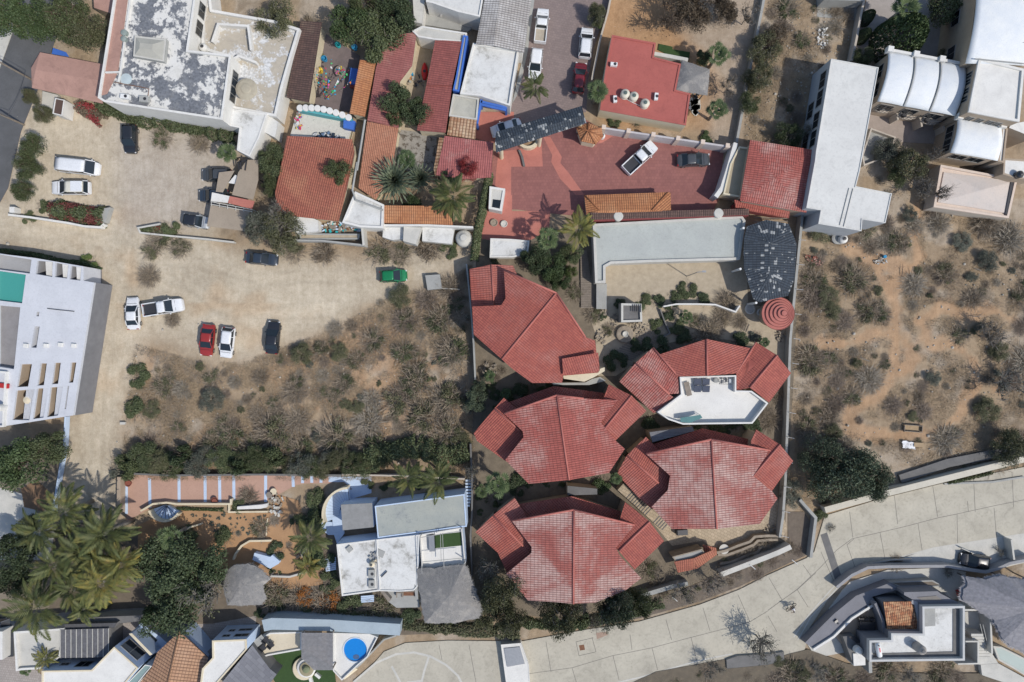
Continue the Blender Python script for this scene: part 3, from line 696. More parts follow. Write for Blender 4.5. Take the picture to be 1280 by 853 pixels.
sheet('rear_yard',z10((225,90),(520,280),(470,560),(150,500)),surf('dark patio',(.19,.15,.145),(.14,.115,.11),.8,.9,grime=.5),.04)
sheet('rear_yard',[(497,40),(545,30),(545,175),(490,175)],GRAVEL,.04)
sheet('rear_yard',[(497,162),(546,168),(545,215),(490,213)],surf('leaf strewn terrace',(.33,.31,.28),(.24,.225,.20),1,.95,spot=(.13,.11,.09),spot_lo=.52,spot_hi=.56,spot_scale=1.6),.05)
sheet('rear_yard',z20((120,560),(200,480),(330,520),(330,600),(250,800),(100,853),(-300,853),(-300,560)),GRAVEL,.015) if False else None
sheet('stone_patio',z30((390,560),(860,610),(830,720),(480,700)),surf('taupe patio',(.36,.30,.26),(.30,.25,.215),.8,.9,grime=.3),.03)
sheet('stone_patio',z30((500,-40),(1010,-40),(1010,60),(850,330),(430,300)),surf('pale patio',(.37,.33,.30),(.30,.265,.24),.8,.9,grime=.4),.028)
sheet('stone_patio',z30((240,-40),(480,-40),(440,100),(245,85)),CONCG,.05)
sheet('shade_court',z03((60,560),(330,500),(720,480),(850,560),(1060,560),(1280,520),(1280,600),(900,700),(0,800)),PAV_GREY,.03)
sheet('gravel_yard',z03((-80,700),(130,740),(250,860),(-80,900)),PAV_GREY,.034)
sheet('gravel_yard',[(-20,605),(30,618),(52,650),(70,662),(60,700),(-20,700)],CONCL,.034)
sheet('soil_patch',z02((105,740),(180,690),(260,770),(215,853),(120,830)),surf('brown soil',(.24,.15,.085),(.19,.115,.07),2,.95),.04)
sheet('garden_ground',[(-30,530),(80,530),(70,640),(70,780),(-30,790)],surf('shaded soil',(.24,.20,.15),(.17,.14,.105),1,.95),.012)
sheet('garden_ground',[(70,650),(160,660),(300,640),(420,640),(600,600),(600,790),(480,795),(300,780),(100,775),(60,780)],surf('planted soil',(.18,.145,.105),(.12,.098,.075),1,.95,bump=.03),.016)
# the bank below the road
sheet('bank',[(755,870),(820,840),(908,824),(950,832),(985,818),(1010,812),(1060,830),(1130,842),(1245,842),(1300,860),(1300,900),(755,900)],surf('bank soil',(.17,.14,.10),(.12,.10,.075),1.2,.95,bump=.06,grime=.5),.16)
# ------------------------------------------------------------ vehicles
TYRE=plain('tyre',(.02,.02,.02),.9);RIM=plain('rim',(.45,.46,.47),.3,.8);LAMPW=plain('headlamp',(.75,.76,.78),.12);LAMPR=plain('tail lamp',(.35,.02,.02),.2)
CGLASS=plain('car glass',(.02,.028,.035),.05)
def paint(name,c,metal=.0):return plain('car '+name,c,.28,metal,.6)
P_WHITE=paint('white',(.72,.73,.74));P_BLACK=paint('black',(.02,.022,.027));P_NAVY=paint('navy',(.03,.042,.06));P_RED=paint('red',(.30,.03,.025));P_DRED=paint('dark red',(.16,.015,.02))
P_GREEN=paint('green',(.01,.20,.07),.2);P_GREY=paint('grey',(.06,.065,.07));P_SILVER=paint('silver',(.45,.47,.48),.3);P_CREAM=paint('cream',(.68,.65,.55))
HULL=dict(
 sedan=[(-.5,.72,.58),(-.485,.86,.80),(-.44,.93,.93),(-.36,.97,.98),(-.2,1,.96),(.05,1,.95),(.22,.99,.95),(.34,.96,.88),(.43,.92,.78),(.475,.82,.68),(.5,.62,.50)],
 suv=[(-.5,.80,.62),(-.49,.90,.95),(-.46,.95,1.05),(-.36,.98,1.06),(-.1,1,1.04),(.1,1,1.02),(.24,.99,1.02),(.36,.96,.98),(.44,.92,.90),(.48,.82,.78),(.5,.64,.58)],
 pickup=[(-.5,.94,.62),(-.498,.95,.70),(-.10,.98,.70),(-.095,.99,1.08),(.1,1,1.08),(.24,.99,1.08),(.36,.97,1.04),(.45,.93,.98),(.485,.84,.86),(.5,.68,.62)],
 van=[(-.5,.88,.7),(-.495,.94,1.0),(-.4,.98,1.1),(.1,1,1.1),(.32,.98,1.1),(.42,.95,1.0),(.475,.86,.85),(.5,.7,.6)])
CAB=dict(sedan=(-.37,-.22,.05,.24,1.43,.80),suv=(-.485,-.42,.06,.25,1.68,.80),hatch=(-.475,-.37,.04,.26,1.47,.78),pickup=(-.10,-.07,.12,.27,1.78,.80),van=(-.495,-.47,.26,.42,1.98,.88))
def car(kind,px,py,deg,L,Wd,color,name,label,cat='car',roofc=None,base=0.0,glassroof=False,rails=False,bedc=None,cap=False,group='parked vehicles'):
 """deg: heading in the photo, 0 = front towards the right, counted anticlockwise"""
 p=W(px,py,base+.8);root=thing(name,label,cat,(0,0,0),group);hw=Wd/2
 hull=HULL['sedan' if kind=='hatch' else kind]
 if kind=='hatch':hull=[(-.5,.80,.6),(-.485,.90,.86),(-.44,.95,.95)]+hull[3:]
 mb=M();n=9;rows=[]
 for xf,wf,zt in hull:
  w_=hw*wf;rows.append([(xf*L,-w_*.93,.24),(xf*L,-w_,.42),(xf*L,-w_*.99,zt*.82),(xf*L,-w_*.90,zt),(xf*L,0,zt+.035),(xf*L,w_*.90,zt),(xf*L,w_*.99,zt*.82),(xf*L,w_,.42),(xf*L,w_*.93,.24)])
 mb.v=[q for r in rows for q in r]
 for i in range(len(rows)-1):
  for j in range(n):a=i*n+j;b=i*n+(j+1) % n;mb.f.append([a,a+n,b+n,b])
 mb.f.append(list(range(n)));mb.f.append([(len(rows)-1)*n+j for j in range(n)][::-1])
 body=mb.build('body',color,root,True)
 m2=body.modifiers.new('edge','EDGE_SPLIT');m2.split_angle=R(38)
 x0,x1,x2,x3,zr,wr=CAB[kind];x0,x1,x2,x3=x0*L,x1*L,x2*L,x3*L;zb=hull[4][2]+.0 if kind !='pickup' else 1.06
 wb=hw*.93;wt=hw*wr
 A=[(x0,-wb,zb),(x0,wb,zb),(x3,wb,zb),(x3,-wb,zb)];B=[(x1,-wt,zr),(x1,wt,zr),(x2,wt,zr),(x2,-wt,zr)]
 mb=M();mb.face([A[1],A[0],B[0],B[1]]).build('rear_window',CGLASS,root)
 M().face([A[3],A[2],B[2],B[3]]).build('windscreen',CGLASS,root)
 M().face([A[0],A[3],B[3],B[0]]).build('side_window',CGLASS if not cap else color,root);M().face([A[2],A[1],B[1],B[2]]).build('side_window',CGLASS,root)
 for a,b in zip(A,B):M().beam(a,b,.09,.07).build('pillar',color,root)
 for s in (-1,1):
  xm=(x1+x2)/2-.1;M().beam((xm,s*wb,zb),(xm-.02,s*wt,zr),.07,.05).build('pillar',color,root)
 ex=.05;rf=M();g=6;rr=[]
 for i in range(g+1):
  for j in range(g+1):
   u=i/g;v=j/g;ed=(1-abs(2*u-1)**4)*(1-abs(2*v-1)**4);cr=1-.10*(abs(2*u-1)**6)
   rf.v.append((x1-ex+(x2-x1+2*ex)*u,(-wt-ex*.6+2*(wt+ex*.6)*v)*cr,zr-.03+.075*ed))
 for i in range(g):
  for j in range(g):a=i*(g+1)+j;rf.f.append([a,a+g+1,a+g+2,a+1])
 roof=rf.build('roof',roofc or color,root,True);sm=roof.modifiers.new('thick','SOLIDIFY');sm.thickness=.05
 if glassroof:M().box((x1*.55+x2*.45,0,zr+.047),((x2-x1)*.72,wt*1.5,.012)).build('sunroof',CGLASS,root)
 if rails:
  for s in (-1,1):M().tube([(x1+.1,s*wt*.93,zr+.05),(x1+.2,s*wt*.93,zr+.11),(x2-.3,s*wt*.93,zr+.11),(x2-.2,s*wt*.93,zr+.05)],.022).build('roof_rail',RIM,root)
 if kind=='pickup':
  b=M();xb0,xb1=-.5*L+.02,-.10*L
  for s in (-1,1):b.box(((xb0+xb1)/2,s*(hw*.95-.06),.70),(xb1-xb0,.13,.40))
  b.box((xb0+.05,0,.70),(.10,hw*1.9-.26,.38));b.build('bed_side',color,root,bevel=.03)
  M().box(((xb0+xb1)/2,0,.72),(xb1-xb0-.1,hw*1.9-.3,.02)).build('bed_floor',bedc or DARKM,root)
 if cap:M().box((x1+(x2-x1)*.33,0,zr+.05),((x2-x1)*.62,wt*1.9,.07)).build('roof_cap',color,root,bevel=.03)
 hz=hull[-2][2]*.86 if kind !='x' else 0
 for s in (-1,1):
  M().box((.462*L,s*hw*.66,hz),(.16,.36,.12),s*-.35).build('headlight',LAMPW,root);M().box((-.482*L,s*hw*.74,.78),(.10,.28,.14)).build('tail_light',LAMPR,root)
  M().box((x3-.42,s*(hw+.09),zb-.02),(.14,.2,.13)).build('mirror',color,root,bevel=.03)
  for xx in (-.31,.31):
   w_=M();c=Vector((xx*L,s*(hw-.13),.32));w_.tube([c-Vector((0,.12,0)),c+Vector((0,.12,0))],.32,16);wo=w_.build('wheel',TYRE,root)
   r_=M();c=Vector((xx*L,s*(hw-.005),.32));r_.tube([c-Vector((0,.012,0)),c+Vector((0,.012,0))],.20,12);r_.build('rim',RIM,wo)
 gr=M().box((.487*L,0,.42),(.06,hw*.9,.17));gr.build('grille',DARKM,root)
 M().box((x3+.12*L*.5,0,zb-.015),(.03,hw*1.5,.03)).build('wiper_cowl',DARKM,root) if kind !='van' else None
 root.location=(p.x,p.y,base+.02);root.rotation_euler.z=R(deg);return root
car('suv',163,174,-90,4.0,1.78,P_BLACK,'parked_car','black compact car nosed out from the green hedge under the peeling white building')
car('van',99,209,-6,5.6,2.0,P_WHITE,'parked_van','long white panel van parked in the dirt lot above the white covered pickup','van')
car('suv',88,235,180,5.4,1.95,P_WHITE,'parked_truck','white pickup with a cream canopy over its bed, facing left in the dirt lot','pickup',roofc=P_CREAM,cap=True)
car('suv',246,277,-8,3.5,1.8,P_SILVER,'parked_car','small grey car with a black glass roof beside the carport and bougainvillea bed',roofc=P_BLACK)
car('sedan',327,323.5,-5,4.5,1.75,P_NAVY,'parked_car','dark car half under the overhanging grey-green tree at the top of the dirt lot')
car('sedan',166,392,92,4.6,1.78,P_WHITE,'parked_car','white saloon parked upright beside the white pickup in the dirt lot')
car('pickup',203.5,384.5,9,5.7,1.95,P_WHITE,'parked_truck','white double-cab pickup with a dark open bed beside the white saloon','pickup')
car('sedan',259,425.5,-96,4.5,1.85,P_RED,'parked_car','bright red saloon next to a white hatchback on the dirt lot')
car('hatch',284,428.5,-97,4.35,1.8,P_WHITE,'parked_car','white hatchback between the red saloon and the black car on the dirt lot',roofc=P_WHITE)
car('sedan',341,422,85,4.7,1.85,P_BLACK,'parked_car','black car standing alone near the dry scrub of the dirt lot')
car('hatch',491.5,345,3,3.9,1.75,P_GREEN,'parked_car','metallic green hatchback below the white boundary walls')
car('pickup',677,32,84,4.8,1.8,P_WHITE,'parked_truck','white pickup with a tan bed cover at the kerb of the top street','pickup',bedc=surf('tan liner',(.40,.35,.28),(.34,.30,.24),3))
car('suv',669.5,80,-97,4.3,1.8,P_WHITE,'parked_car','white car behind the tan-bed pickup on the street, near the young palm',roofc=P_WHITE)
car('suv',732.5,53.5,84,4.3,1.85,P_WHITE,'parked_car','white estate car with roof rails parked on the right of the top street',rails=True)
car('hatch',724.5,97,83,4.4,1.8,P_DRED,'parked_car','dark red car parked behind the white estate car, by a fan palm')
car('sedan',633,160,197,4.5,1.8,P_WHITE,'parked_car','white car pulled half under the dark slate gate roof')
car('pickup',800,197,43,5.6,1.95,P_WHITE,'parked_truck','white pickup standing diagonally on the red paved car park','pickup')
car('sedan',867,200,3,4.7,1.85,P_GREY,'parked_car','dark grey saloon near the right wall of the red paved car park')
car('suv',271,219,180,4.2,1.75,P_GREY,'parked_car','grey car poking out from under the brown carport sheet beside the small fan palm')
car('suv',267,245,180,4.2,1.75,P_NAVY,'parked_car','dark car poking out below the white and pink carport roof')
car('hatch',1219,701,172,4.2,1.8,P_BLACK,'parked_car','black car with a grey windscreen in the shade beside the curving grey wall')
# ------------------------------------------------------------ the five red-roofed houses
def rhouse(label,cr,mat,mats_r,outline,facets,wings,ridges,wallm=TANW,hw=4.4,ho=5.7,name='tiled_house',rl=None):
 """outline: main roof outline (crop points) at eave height; facets/wings: lists of (x, y, h) crop points"""
 c=centroid(W2(cr(*outline),ho));root=thing(name,label,'house',(c[0],c[1],0),'red-roofed houses of the compound')
 cv=lambda F:[[(*cr((x,y))[0],h) for x,y,h in f] for f in F]
 if rl:# every main facet lies in one of two true planes falling away from the ridge line
  a,b=[Vector(W(*cr(q)[0],ho)[:2]) for q in rl];nn=(b-a).normalized();nn=Vector((-nn.y,nn.x))
  zf=lambda x,y:K-.16*abs((Vector(W(*cr((x,y))[0],ho)[:2])-a).dot(nn))
  facets=[[(x,y,zf(x,y)) for x,y,h in f] for f in facets]
  ridges=[tuple((x,y,h if h in (4.2,5.6) else zf(x,y)+.03) for x,y,h in s) for s in ridges]
  if len(wings)==3:wings=[[[(x,y,h-.85) for x,y,h in f] for f in wings[0]]]+wings[1:]
  root['_z']=zf((outline[0][0]+outline[-1][0])/2,outline[0][1])
 M().prism(inset(W2(cr(*outline),ho),.7),0,hw-.1).build('wall',wallm,root)
 facet_roof(cv(facets),mat,root,'roof')
 for i,wg in enumerate(wings):
  facet_roof(cv(wg),mats_r[i % len(mats_r)],root,'wing_roof')
  for f in wg:
   P=[tuple(W(*cr((x,y))[0],h)[:2]) for x,y,h in f];hm=min(h for _,_,h in f)-.25
   M().prism(inset(P,.35),0,hm).build('wall',wallm,root)
 segs=[((*cr(a[:2])[0],a[2]),(*cr(b[:2])[0],b[2])) for a,b in ridges]
 ridge(root,RIDGE,segs);return root
RIDGE=surf('ridge cap',(.44,.15,.12),(.36,.11,.09),2,.8,grime=.4)
RIDGEW=surf('pale ridge cap',(.52,.30,.27),(.42,.22,.19),2,.8,grime=.3)
cA=crop(570,310,6.095);cB=crop(570,460,5.332);cC=crop(580,590,4.738);cD=crop(760,520,4.74);cE=crop(740,360,4.923)
E,K,N_=5.7,6.6,5.85
# house 1,top left
h1=rhouse('red tiled house below the palm grove, with a shadowed notch at its upper left',cA,T_RED,[T_RED],
  [(365,170),(765,345),(985,680),(1060,707),(1085,951),(817,975),(809,1028),(579,1030),(427,920),(355,850),(135,660),(123,447),(345,437),(378,385)],
  [[(365,170,5.2),(765,345,6.1),(350,850,6.1),(135,660,5.2),(123,447,5.2),(345,437,5.35),(378,385,5.35)],
  [(765,345,6.1),(985,680,5.5),(1060,707,5.3),(1075,835,5.2),(1085,951,5.0),(817,975,5.1),(809,1028,5.1),(579,1030,5.3),(427,920,5.8),(350,850,6.1)]],
  [[[(103,163,3.5),(270,127,4.2),(290,455,4.2),(120,460,3.5)],[(270,127,4.2),(435,135,3.8),(470,215,3.8),(470,455,3.8),(290,455,4.2)]]],
  [((765,345,6.1),(350,850,6.1)),((365,170,5.25),(765,345,6.1)),((270,127,4.2),(290,450,4.2)),((765,345,6.1),(985,680,5.5))],rl=((765,345),(350,850)))
M().prism(W2(z22((255,175),(430,160),(440,140),(462,133),(462,152),(410,182),(360,205),(258,190)),4.6),0,4.6).build('parapet',CREAM,h1)
facet_roof([[(*z22((250,90))[0],6.35),(*z22((430,60))[0],6.1),(*z22((437,152))[0],5.7),(*z22((255,172))[0],5.9)]],T_RED,h1,'porch_roof')
# house 2,middle left
rhouse('red tiled house in the middle of the left column, whitish wear at lower right',cB,T_REDM,[T_RED],
  [(672,183),(1080,215),(965,365),(1000,405),(1065,487),(1125,540),(1020,700),(755,748),(485,773),(328,615),(450,462),(445,425),(320,305)],
  [[(672,183,K),(755,748,K),(485,773,E),(328,615,E),(450,462,N_),(445,425,N_),(320,305,E)],
  [(672,183,K),(850,205,5.7),(1080,215,E),(965,365,5.4),(1000,405,5.35),(1065,487,E),(1125,540,E),(1020,700,E),(755,748,K)]],
  [[[(255,265,3.4),(650,122,4.2),(690,260,4.6),(330,360,3.8)],[(650,122,4.2),(1012,172,3.4),(1000,250,3.8),(690,260,4.6)]],
  [[(255,272,4.2),(500,480,4.2),(330,622,3.5),(140,487,3.3),(118,437,3.4)],[(255,272,4.2),(320,200,3.8),(520,380,3.8),(500,480,4.2)]],
  [[(1020,110,4.6),(1170,185,5.6),(985,412,5.6),(955,360,5.3),(985,200,4.9)],[(1170,185,5.6),(1269,287,5.0),(1061,487,4.9),(985,412,5.6)]]],
  [((672,183,K),(755,748,K)),((255,272,4.2),(440,432,4.2)),((1170,185,5.6),(985,412,5.6)),((320,305,5.25),(672,183,K)),((672,183,K),(850,205,5.75))],rl=((672,183),(755,748)))
# house 5,lower left
rhouse('red tiled house at the bottom of the left column, roof mostly worn pale',cC,T_REDW,[T_RED],
  [(650,225),(1010,315),(900,450),(925,500),(1050,630),(960,700),(780,775),(648,782),(540,772),(378,762),(250,605),(400,480),(400,445),(283,290)],
  [[(650,225,K),(648,782,K),(540,772,5.8),(378,762,E),(250,605,E),(400,480,N_),(400,445,N_),(283,290,E)],
  [(650,225,K),(1010,315,E),(900,450,5.5),(925,500,5.4),(1050,630,E),(960,700,E),(780,775,5.6),(648,782,K)]],
  [[[(310,193,3.4),(640,145,4.2),(670,290,4.6),(290,330,3.8)],[(640,145,4.2),(943,240,3.4),(935,330,3.8),(670,290,4.6)]],
  [[(172,258,4.2),(400,490,4.2),(255,600,3.5),(200,480,3.4),(68,358,3.4)],[(172,258,4.2),(300,155,3.8),(470,420,3.8),(400,490,4.2)]],
  [[(955,180,4.6),(1100,295,5.6),(918,470,5.6),(890,445,5.3),(930,260,4.9)],[(1100,295,5.6),(1185,410,5.0),(1010,580,4.9),(918,470,5.6)]]],
  [((650,225,K),(648,782,K)),((172,258,4.2),(350,440,4.2)),((1100,295,5.6),(918,470,5.6)),((283,290,5.25),(650,225,K)),((650,225,K),(1010,315,5.3))],rl=((650,225),(648,782)))
# house 4,lower right
h4=rhouse('red tiled house between the stepped alley and the long grey boundary wall, above flagstones',cD,T_REDW,[T_RED],
  [(612,140),(960,205),(860,355),(975,450),(1005,490),(900,640),(645,670),(378,670),(258,540),(355,440),(368,355),(225,225)],
  [[(612,140,K),(645,670,K),(378,670,E),(258,540,E),(355,440,N_),(368,355,N_),(225,225,E)],
  [(612,140,K),(960,205,E),(860,355,5.5),(975,450,5.3),(1005,490,E),(900,640,E),(645,670,K)]],
  [[[(165,200,3.4),(560,75,4.2),(620,200,4.6),(260,290,3.8)],[(560,75,4.2),(852,142,3.4),(845,230,3.8),(620,200,4.6)]],
  [[(112,235,4.2),(370,460,4.2),(262,555,3.5),(180,482,3.4),(52,345,3.4)],[(112,235,4.2),(160,188,3.8),(225,125,3.6),(440,340,3.8),(370,460,4.2)]],
  [[(880,82,4.6),(1020,170,5.6),(860,357,5.6),(835,330,5.3),(848,150,4.9)],[(1020,170,5.6),(1097,268,5.0),(970,448,4.9),(860,357,5.6)]]],
  [((612,140,K),(645,670,K)),((112,235,4.2),(300,398,4.2)),((1020,170,5.6),(860,357,5.6)),((225,225,5.25),(612,140,K)),((612,140,K),(960,205,5.3))],rl=((612,140),(645,670)))
# house 3 with the white roof terrace
h3=rhouse('horseshoe red tiled house wrapped round a white roof terrace, upper right of the compound',cE,T_RED,[T_REDM,T_RED,T_RED],
  [(410,412),(705,315),(985,375),(900,530),(540,545)],
  [[(410,412,4.5),(705,315,5.6),(710,541,5.9),(530,546,5.2)],[(705,315,5.6),(990,375,4.5),(890,527,5.2),(710,541,5.9)]],
  [[[(268,463,5.1),(375,368,4.5),(530,545,4.9),(535,650,5.0),(475,655,5.1)],[(268,463,5.1),(475,655,5.1),(500,672,5.0),(380,772,4.2),(170,578,4.2)]],
  [[(1010,335,4.4),(1140,415,5.3),(972,615,5.3),(890,632,4.9),(888,525,4.8)],[(1140,415,5.3),(1225,525,4.4),(1090,705,4.4),(972,615,5.3)]]],
  [((705,315,5.65),(710,541,5.95)),((268,463,5.1),(475,655,5.1)),((1140,415,5.3),(972,615,5.3)),((375,368,4.6),(530,545,5.0)),((888,525,5.0),(1010,335,4.5))],hw=4.2,ho=5.0)
tp=W2(cE((540,548),(888,538),(888,632),(983,634),(1085,710),(988,836),(560,842),(470,812),(403,765),(548,655)),5.2)
M().prism(tp,0,4.3,top=False).build('terrace_wall',WHITE,h3)
M().prism(inset(tp,.02),4.1,4.3).build('terrace_floor',WHITE,h3)
M().ring(tp,.2,4.29,5.2).build('parapet',WHITE,h3)
def onroof(cr,x,y,h):return W(*cr((x,y))[0],h)
# things on the terrace
o=M();p=onroof(cE,590,622,4.6);o.box((p.x,p.y,4.55),(.7,1.9,.06),.25)
t=thing('sun_lounger','wicker sun lounger on the white roof terrace','lounger',(p.x,p.y,4.3));o.build('seat',WOOD,t)
for sx in (-.25,.25):
 for sy in (-.7,.7):M().box((p.x+sx,p.y+sy,4.3),(.06,.06,.26)).build('leg',WOOD,t)
PVD=bricks('solar glass',(.02,.03,.06),(.03,.04,.07),(.12,.13,.16),3,.5,.25,.03)
for i,(x,y,nm) in enumerate(((650,578,'upper left'),(650,622,'lower left'),(703,578,'upper right'),(703,622,'lower right'))):
 p=onroof(cE,x,y,4.75);t=thing('solar_panel',nm+' one of four dark solar panels on the white roof terrace','solar panel',(p.x,p.y,4.3),'solar panels on the roof terrace')
 a=p+Vector((0,.44,.12));b=p+Vector((0,-.44,-.12));M().beam(a,b,.95,.04).build('panel',PVD,t)
 f=M()
 for sx in (-.4,.4):f.beam((p.x+sx,p.y+.35,4.3),(p.x+sx,p.y+.35,4.82),.04);f.beam((p.x+sx,p.y-.35,4.3),(p.x+sx,p.y-.35,4.6),.04)
 f.build('stand',METAL,t)
p=onroof(cE,765,570,4.8);mb=M().lathe((p.x,p.y,4.3),[(.3,0),(.34,.2),(.34,.45),(.2,.5)],16);single(mb,'round_pot',CONCG,'small round pot between the solar panels and the drying rack on the terrace','pot',loc=(p.x,p.y,4.3))
p=onroof(cE,822,572,4.8);t=thing('drying_rack','dark clothes drying rack by the terrace corner','drying rack',(p.x,p.y,4.3));f=M()
for i in range(7):f.beam((p.x-.9+i*.3,p.y-.45,4.95),(p.x-.9+i*.3,p.y+.45,4.95),.03)
for s in (-1,1):f.beam((p.x-.95,p.y+s*.45,4.95),(p.x+.95,p.y+s*.45,4.95),.04);f.beam((p.x-.7,p.y+s*.4,4.3),(p.x+.7,p.y-s*.0,4.95),.04)
f.build('frame',DARKM,t)
for i,(dx,c_) in enumerate(((-.6,P_GREY),(.0,P_BLACK),(.55,P_SILVER))):M().box((p.x+dx,p.y+(-.1,.15,0)[i],4.965),(.28,.5,.03)).build('cloth',c_,t)
p=onroof(cE,620,805,4.9);t=thing('awning','teal shade cover at the bottom edge of the white terrace','awning',(p.x,p.y,4.3));f=M()
P=[onroof(cE,*q,5.3) for q in ((545,800),(668,782),(680,800),(600,832),(545,825))];f.prism([(a.x,a.y) for a in P],5.24,5.3,True,True).build('canopy',surf('teal cloth',(.10,.22,.22),(.08,.18,.18),1),t)
f=M()
for a in P[:3]:f.beam((a.x,a.y,4.3),(a.x,a.y,5.24),.05)
f.build('post',METAL,t)
# low cream boundary wall east of the compound,with angled wire arms
bw=wallrun('boundary_wall','long grey wall with angled wire arms between the red-roofed houses and the right scrubland','wall',[(1004,262),(998,320),(993,372),(988,425),(986,480),(984,540),(982,600),(979,645),(975,672)],1.5,.35,CONCG)
for i in range(13):
 f=i/12;y=300+f*370;x=999-(y-300)*.058;p=W(x,y,1.5);q=p+Vector((.75,-.12,.45))
 mb=M().beam(p,q,.06).beam((p.x,p.y,1.4),(p.x,p.y,1.8),.06);single(mb,'wire_arm',WHITEP,'white angled wire arm bolted along the long grey boundary wall','wire arm','wire arms on the boundary wall',loc=(p.x,p.y,1.45))
wallrun('garden_wall','thin concrete wall between the left scrub field and the red-roofed houses','wall',[(583,330),(588,380),(592,430),(594,475)],1.5,.22,CONCG)
wallrun('garden_wall','concrete wall running down beside the round grey bare tree and the blue stair','wall',[(588,555),(590,600),(590,640),(588,670),(590,720)],1.2,.22,CONCD)
# stepped alley with timber treads between houses 4 and 5
al=thing('stepped_path','long outdoor stair with dark treads between the two lower red-roofed houses','stairs',tuple(W(800,630,0)[:2])+(0,))
a0,a1=W(*cD((75,420))[0],1.8),W(*cD((345,665))[0],.6);n=22
d=(a1-a0);sd=Vector((-d.y,d.x,0)).normalized()
mb=M();tr=M()
for i in range(n):
 p=a0+d*(i/n);q=a0+d*((i+1)/n);s=sd*.62
 mb.prism([(p-s)[:2],(q-s)[:2],(q+s)[:2],(p+s)[:2]],0,p.z)
 if i > 3 and i not in (14,15,16):m=p.lerp(q,.2);tr.beam((m-s)+Vector((0,0,.02+p.z-m.z)),(m+s)+Vector((0,0,.02+p.z-m.z)),.14,.05)
mb.build('steps',FLAG,al);tr.build('tread',DARKM,al)
# odds and ends around the houses
flatb('passage_roof','grey slatted lean-to roof between the white terrace and the lower right house','roof',cD((245,97),(500,62),(512,90),(262,158)),3.2,WOODG,TANW,par=0)
flatb('passage_roof','grey lean-to roof between the two left lower houses','roof',cC((612,82),(790,100),(790,135),(612,140)),2.6,CONCD,TANW,par=0)
flatb('passage_wall','pale low roofed passage below the first red house with a cream edge','passage',z22((200,210),(365,208),(400,190),(440,180),(470,200),(385,222),(205,222)),3.0,CONCG,TANW,par=0)
sh=flatb('garden_shed','small grey shed with a half-round red tiled front at the edge of the flagstone court','shed',z23((800,225),(950,185),(965,205),(900,235),(820,250)),2.3,CONCG,STONEW,par=.12,t=.15)
facet_roof([[(*z23((812,250))[0],2.6),(*z23((910,232))[0],2.7),(*z23((925,285))[0],2.0),(*z23((830,305))[0],1.9)],[(*z23((910,232))[0],2.7),(*z23((1005,190))[0],2.6),(*z23((1025,215))[0],2.0),(*z23((925,285))[0],2.0)]],T_TERRA,sh,'roof_skirt')
facet_roof([[(*z23((955,165))[0],1.6),(*z23((1020,180))[0],1.5),(*z23((1025,215))[0],1.3),(*z23((960,205))[0],1.4)]],T_TERRA,sh,'porch_roof')
st=thing('spiral_stone_terrace','wavy dry-stone terrace wall along the flagstone court','terrace wall',tuple(W(930,680)[:2])+(0,))
for pl,h in ((z23((1025,205),(1070,195),(1130,170),(1190,150),(1215,125),(1280,120),(1330,122)),1.0),(z23((1030,215),(1080,215),(1150,190),(1210,165),(1230,145),(1290,140),(1330,140)),.6),(z23((1040,260),(1100,250),(1170,220),(1230,200),(1240,180),(1290,168)),.35)):
 wallrun('w','','',pl,h,.35,STONEW,parent=st)
st.name='terrace_wall'
wallrun('garden_parapet','white sloped retaining wall with railing stubs above the lower road','wall',z23((1045,315),(1280,225),(1330,205),(1395,175)),1.6,.7,CONCL)
wallrun('garden_parapet','grey sloped retaining wall half hidden by shrubs above the road, below the lower left house','wall',z23((600,440),(700,405),(800,375),(880,360)),1.3,.6,CONCG)
wallrun('retaining_wall','dark retaining wall running round the corner below the boundary wall end','wall',z33((160,-60),(240,30),(215,230)),1.2,.4,CONCG)
for x,y in ((1190,265),(800,425),(1400,240)):
 a=W(*z23((x,y))[0],1.7);single(M().tube([a,a+Vector((.7,-.55,.1)),a+Vector((.75,-.7,-.2))],.05,6),'railing_stub',WHITEP,'bent white pipe railing stub on the retaining wall above the road','railing','railing stubs on the retaining walls')
# garden in front of house 3:arch frame,fountain,plank paths,white curved wall
p=W(*crop(740,360,4.923)((203,285))[0],.5);ft=thing('fountain','round stone fountain with a pale centre bowl in the courtyard garden','fountain',(p.x,p.y,0))
M().lathe((p.x,p.y,0),[(1.22,0),(1.25,.35),(1.2,.55),(1.05,.6),(.75,.62),(.5,.62)],32).build('basin',STONEW,ft)
M().lathe((p.x,p.y,.6),[(.42,0),(.45,.25),(.38,.32),(.32,.22),(.15,.15)],24).build('bowl',CONCL,ft)
a=flatb('garden_kiosk','small grey garden kiosk with a hollow open roof above the stone fountain','kiosk',crop(740,360,4.923)((180,95),(305,98),(310,208),(180,212)),2.4,CONCD,CONCG,par=.3,t=.28,parm=CONCL)
Pk=crop(740,360,4.923)((185,100),(300,103))
mb=M()
for i in range(5):q0=W(*crop(740,360,4.923)((252+i*12,102))[0],2.8);q1=W(*crop(740,360,4.923)((252+i*12,150))[0],2.8);mb.beam(q0,q1,.08)
mb.build('roof_bar',DARKM,a)
wallrun('garden_wall','low white zigzag wall behind the courtyard garden plants','wall',crop(740,360,4.923)((440,115),(520,100),(650,100),(760,103),(885,148),(910,110)),1.5,.2,WHITE)
wallrun('garden_wall','dark edging wall of the raised bed beside the fountain','wall',crop(740,360,4.923)((420,130),(445,200),(480,280),(440,300)),.6,.18,CONCD)
def planks(label,pts,n,mat,wd=.24,z=.1,name='plank_path'):
 a0,a1,b0,b1=[W(*q,z) for q in pts];mb=M()
 for i in range(n):f=(i+.5)/n;mb.beam(a0.lerp(a1,f),b0.lerp(b1,f),wd,.08)
 return single(mb,name,mat,label,'plank path')
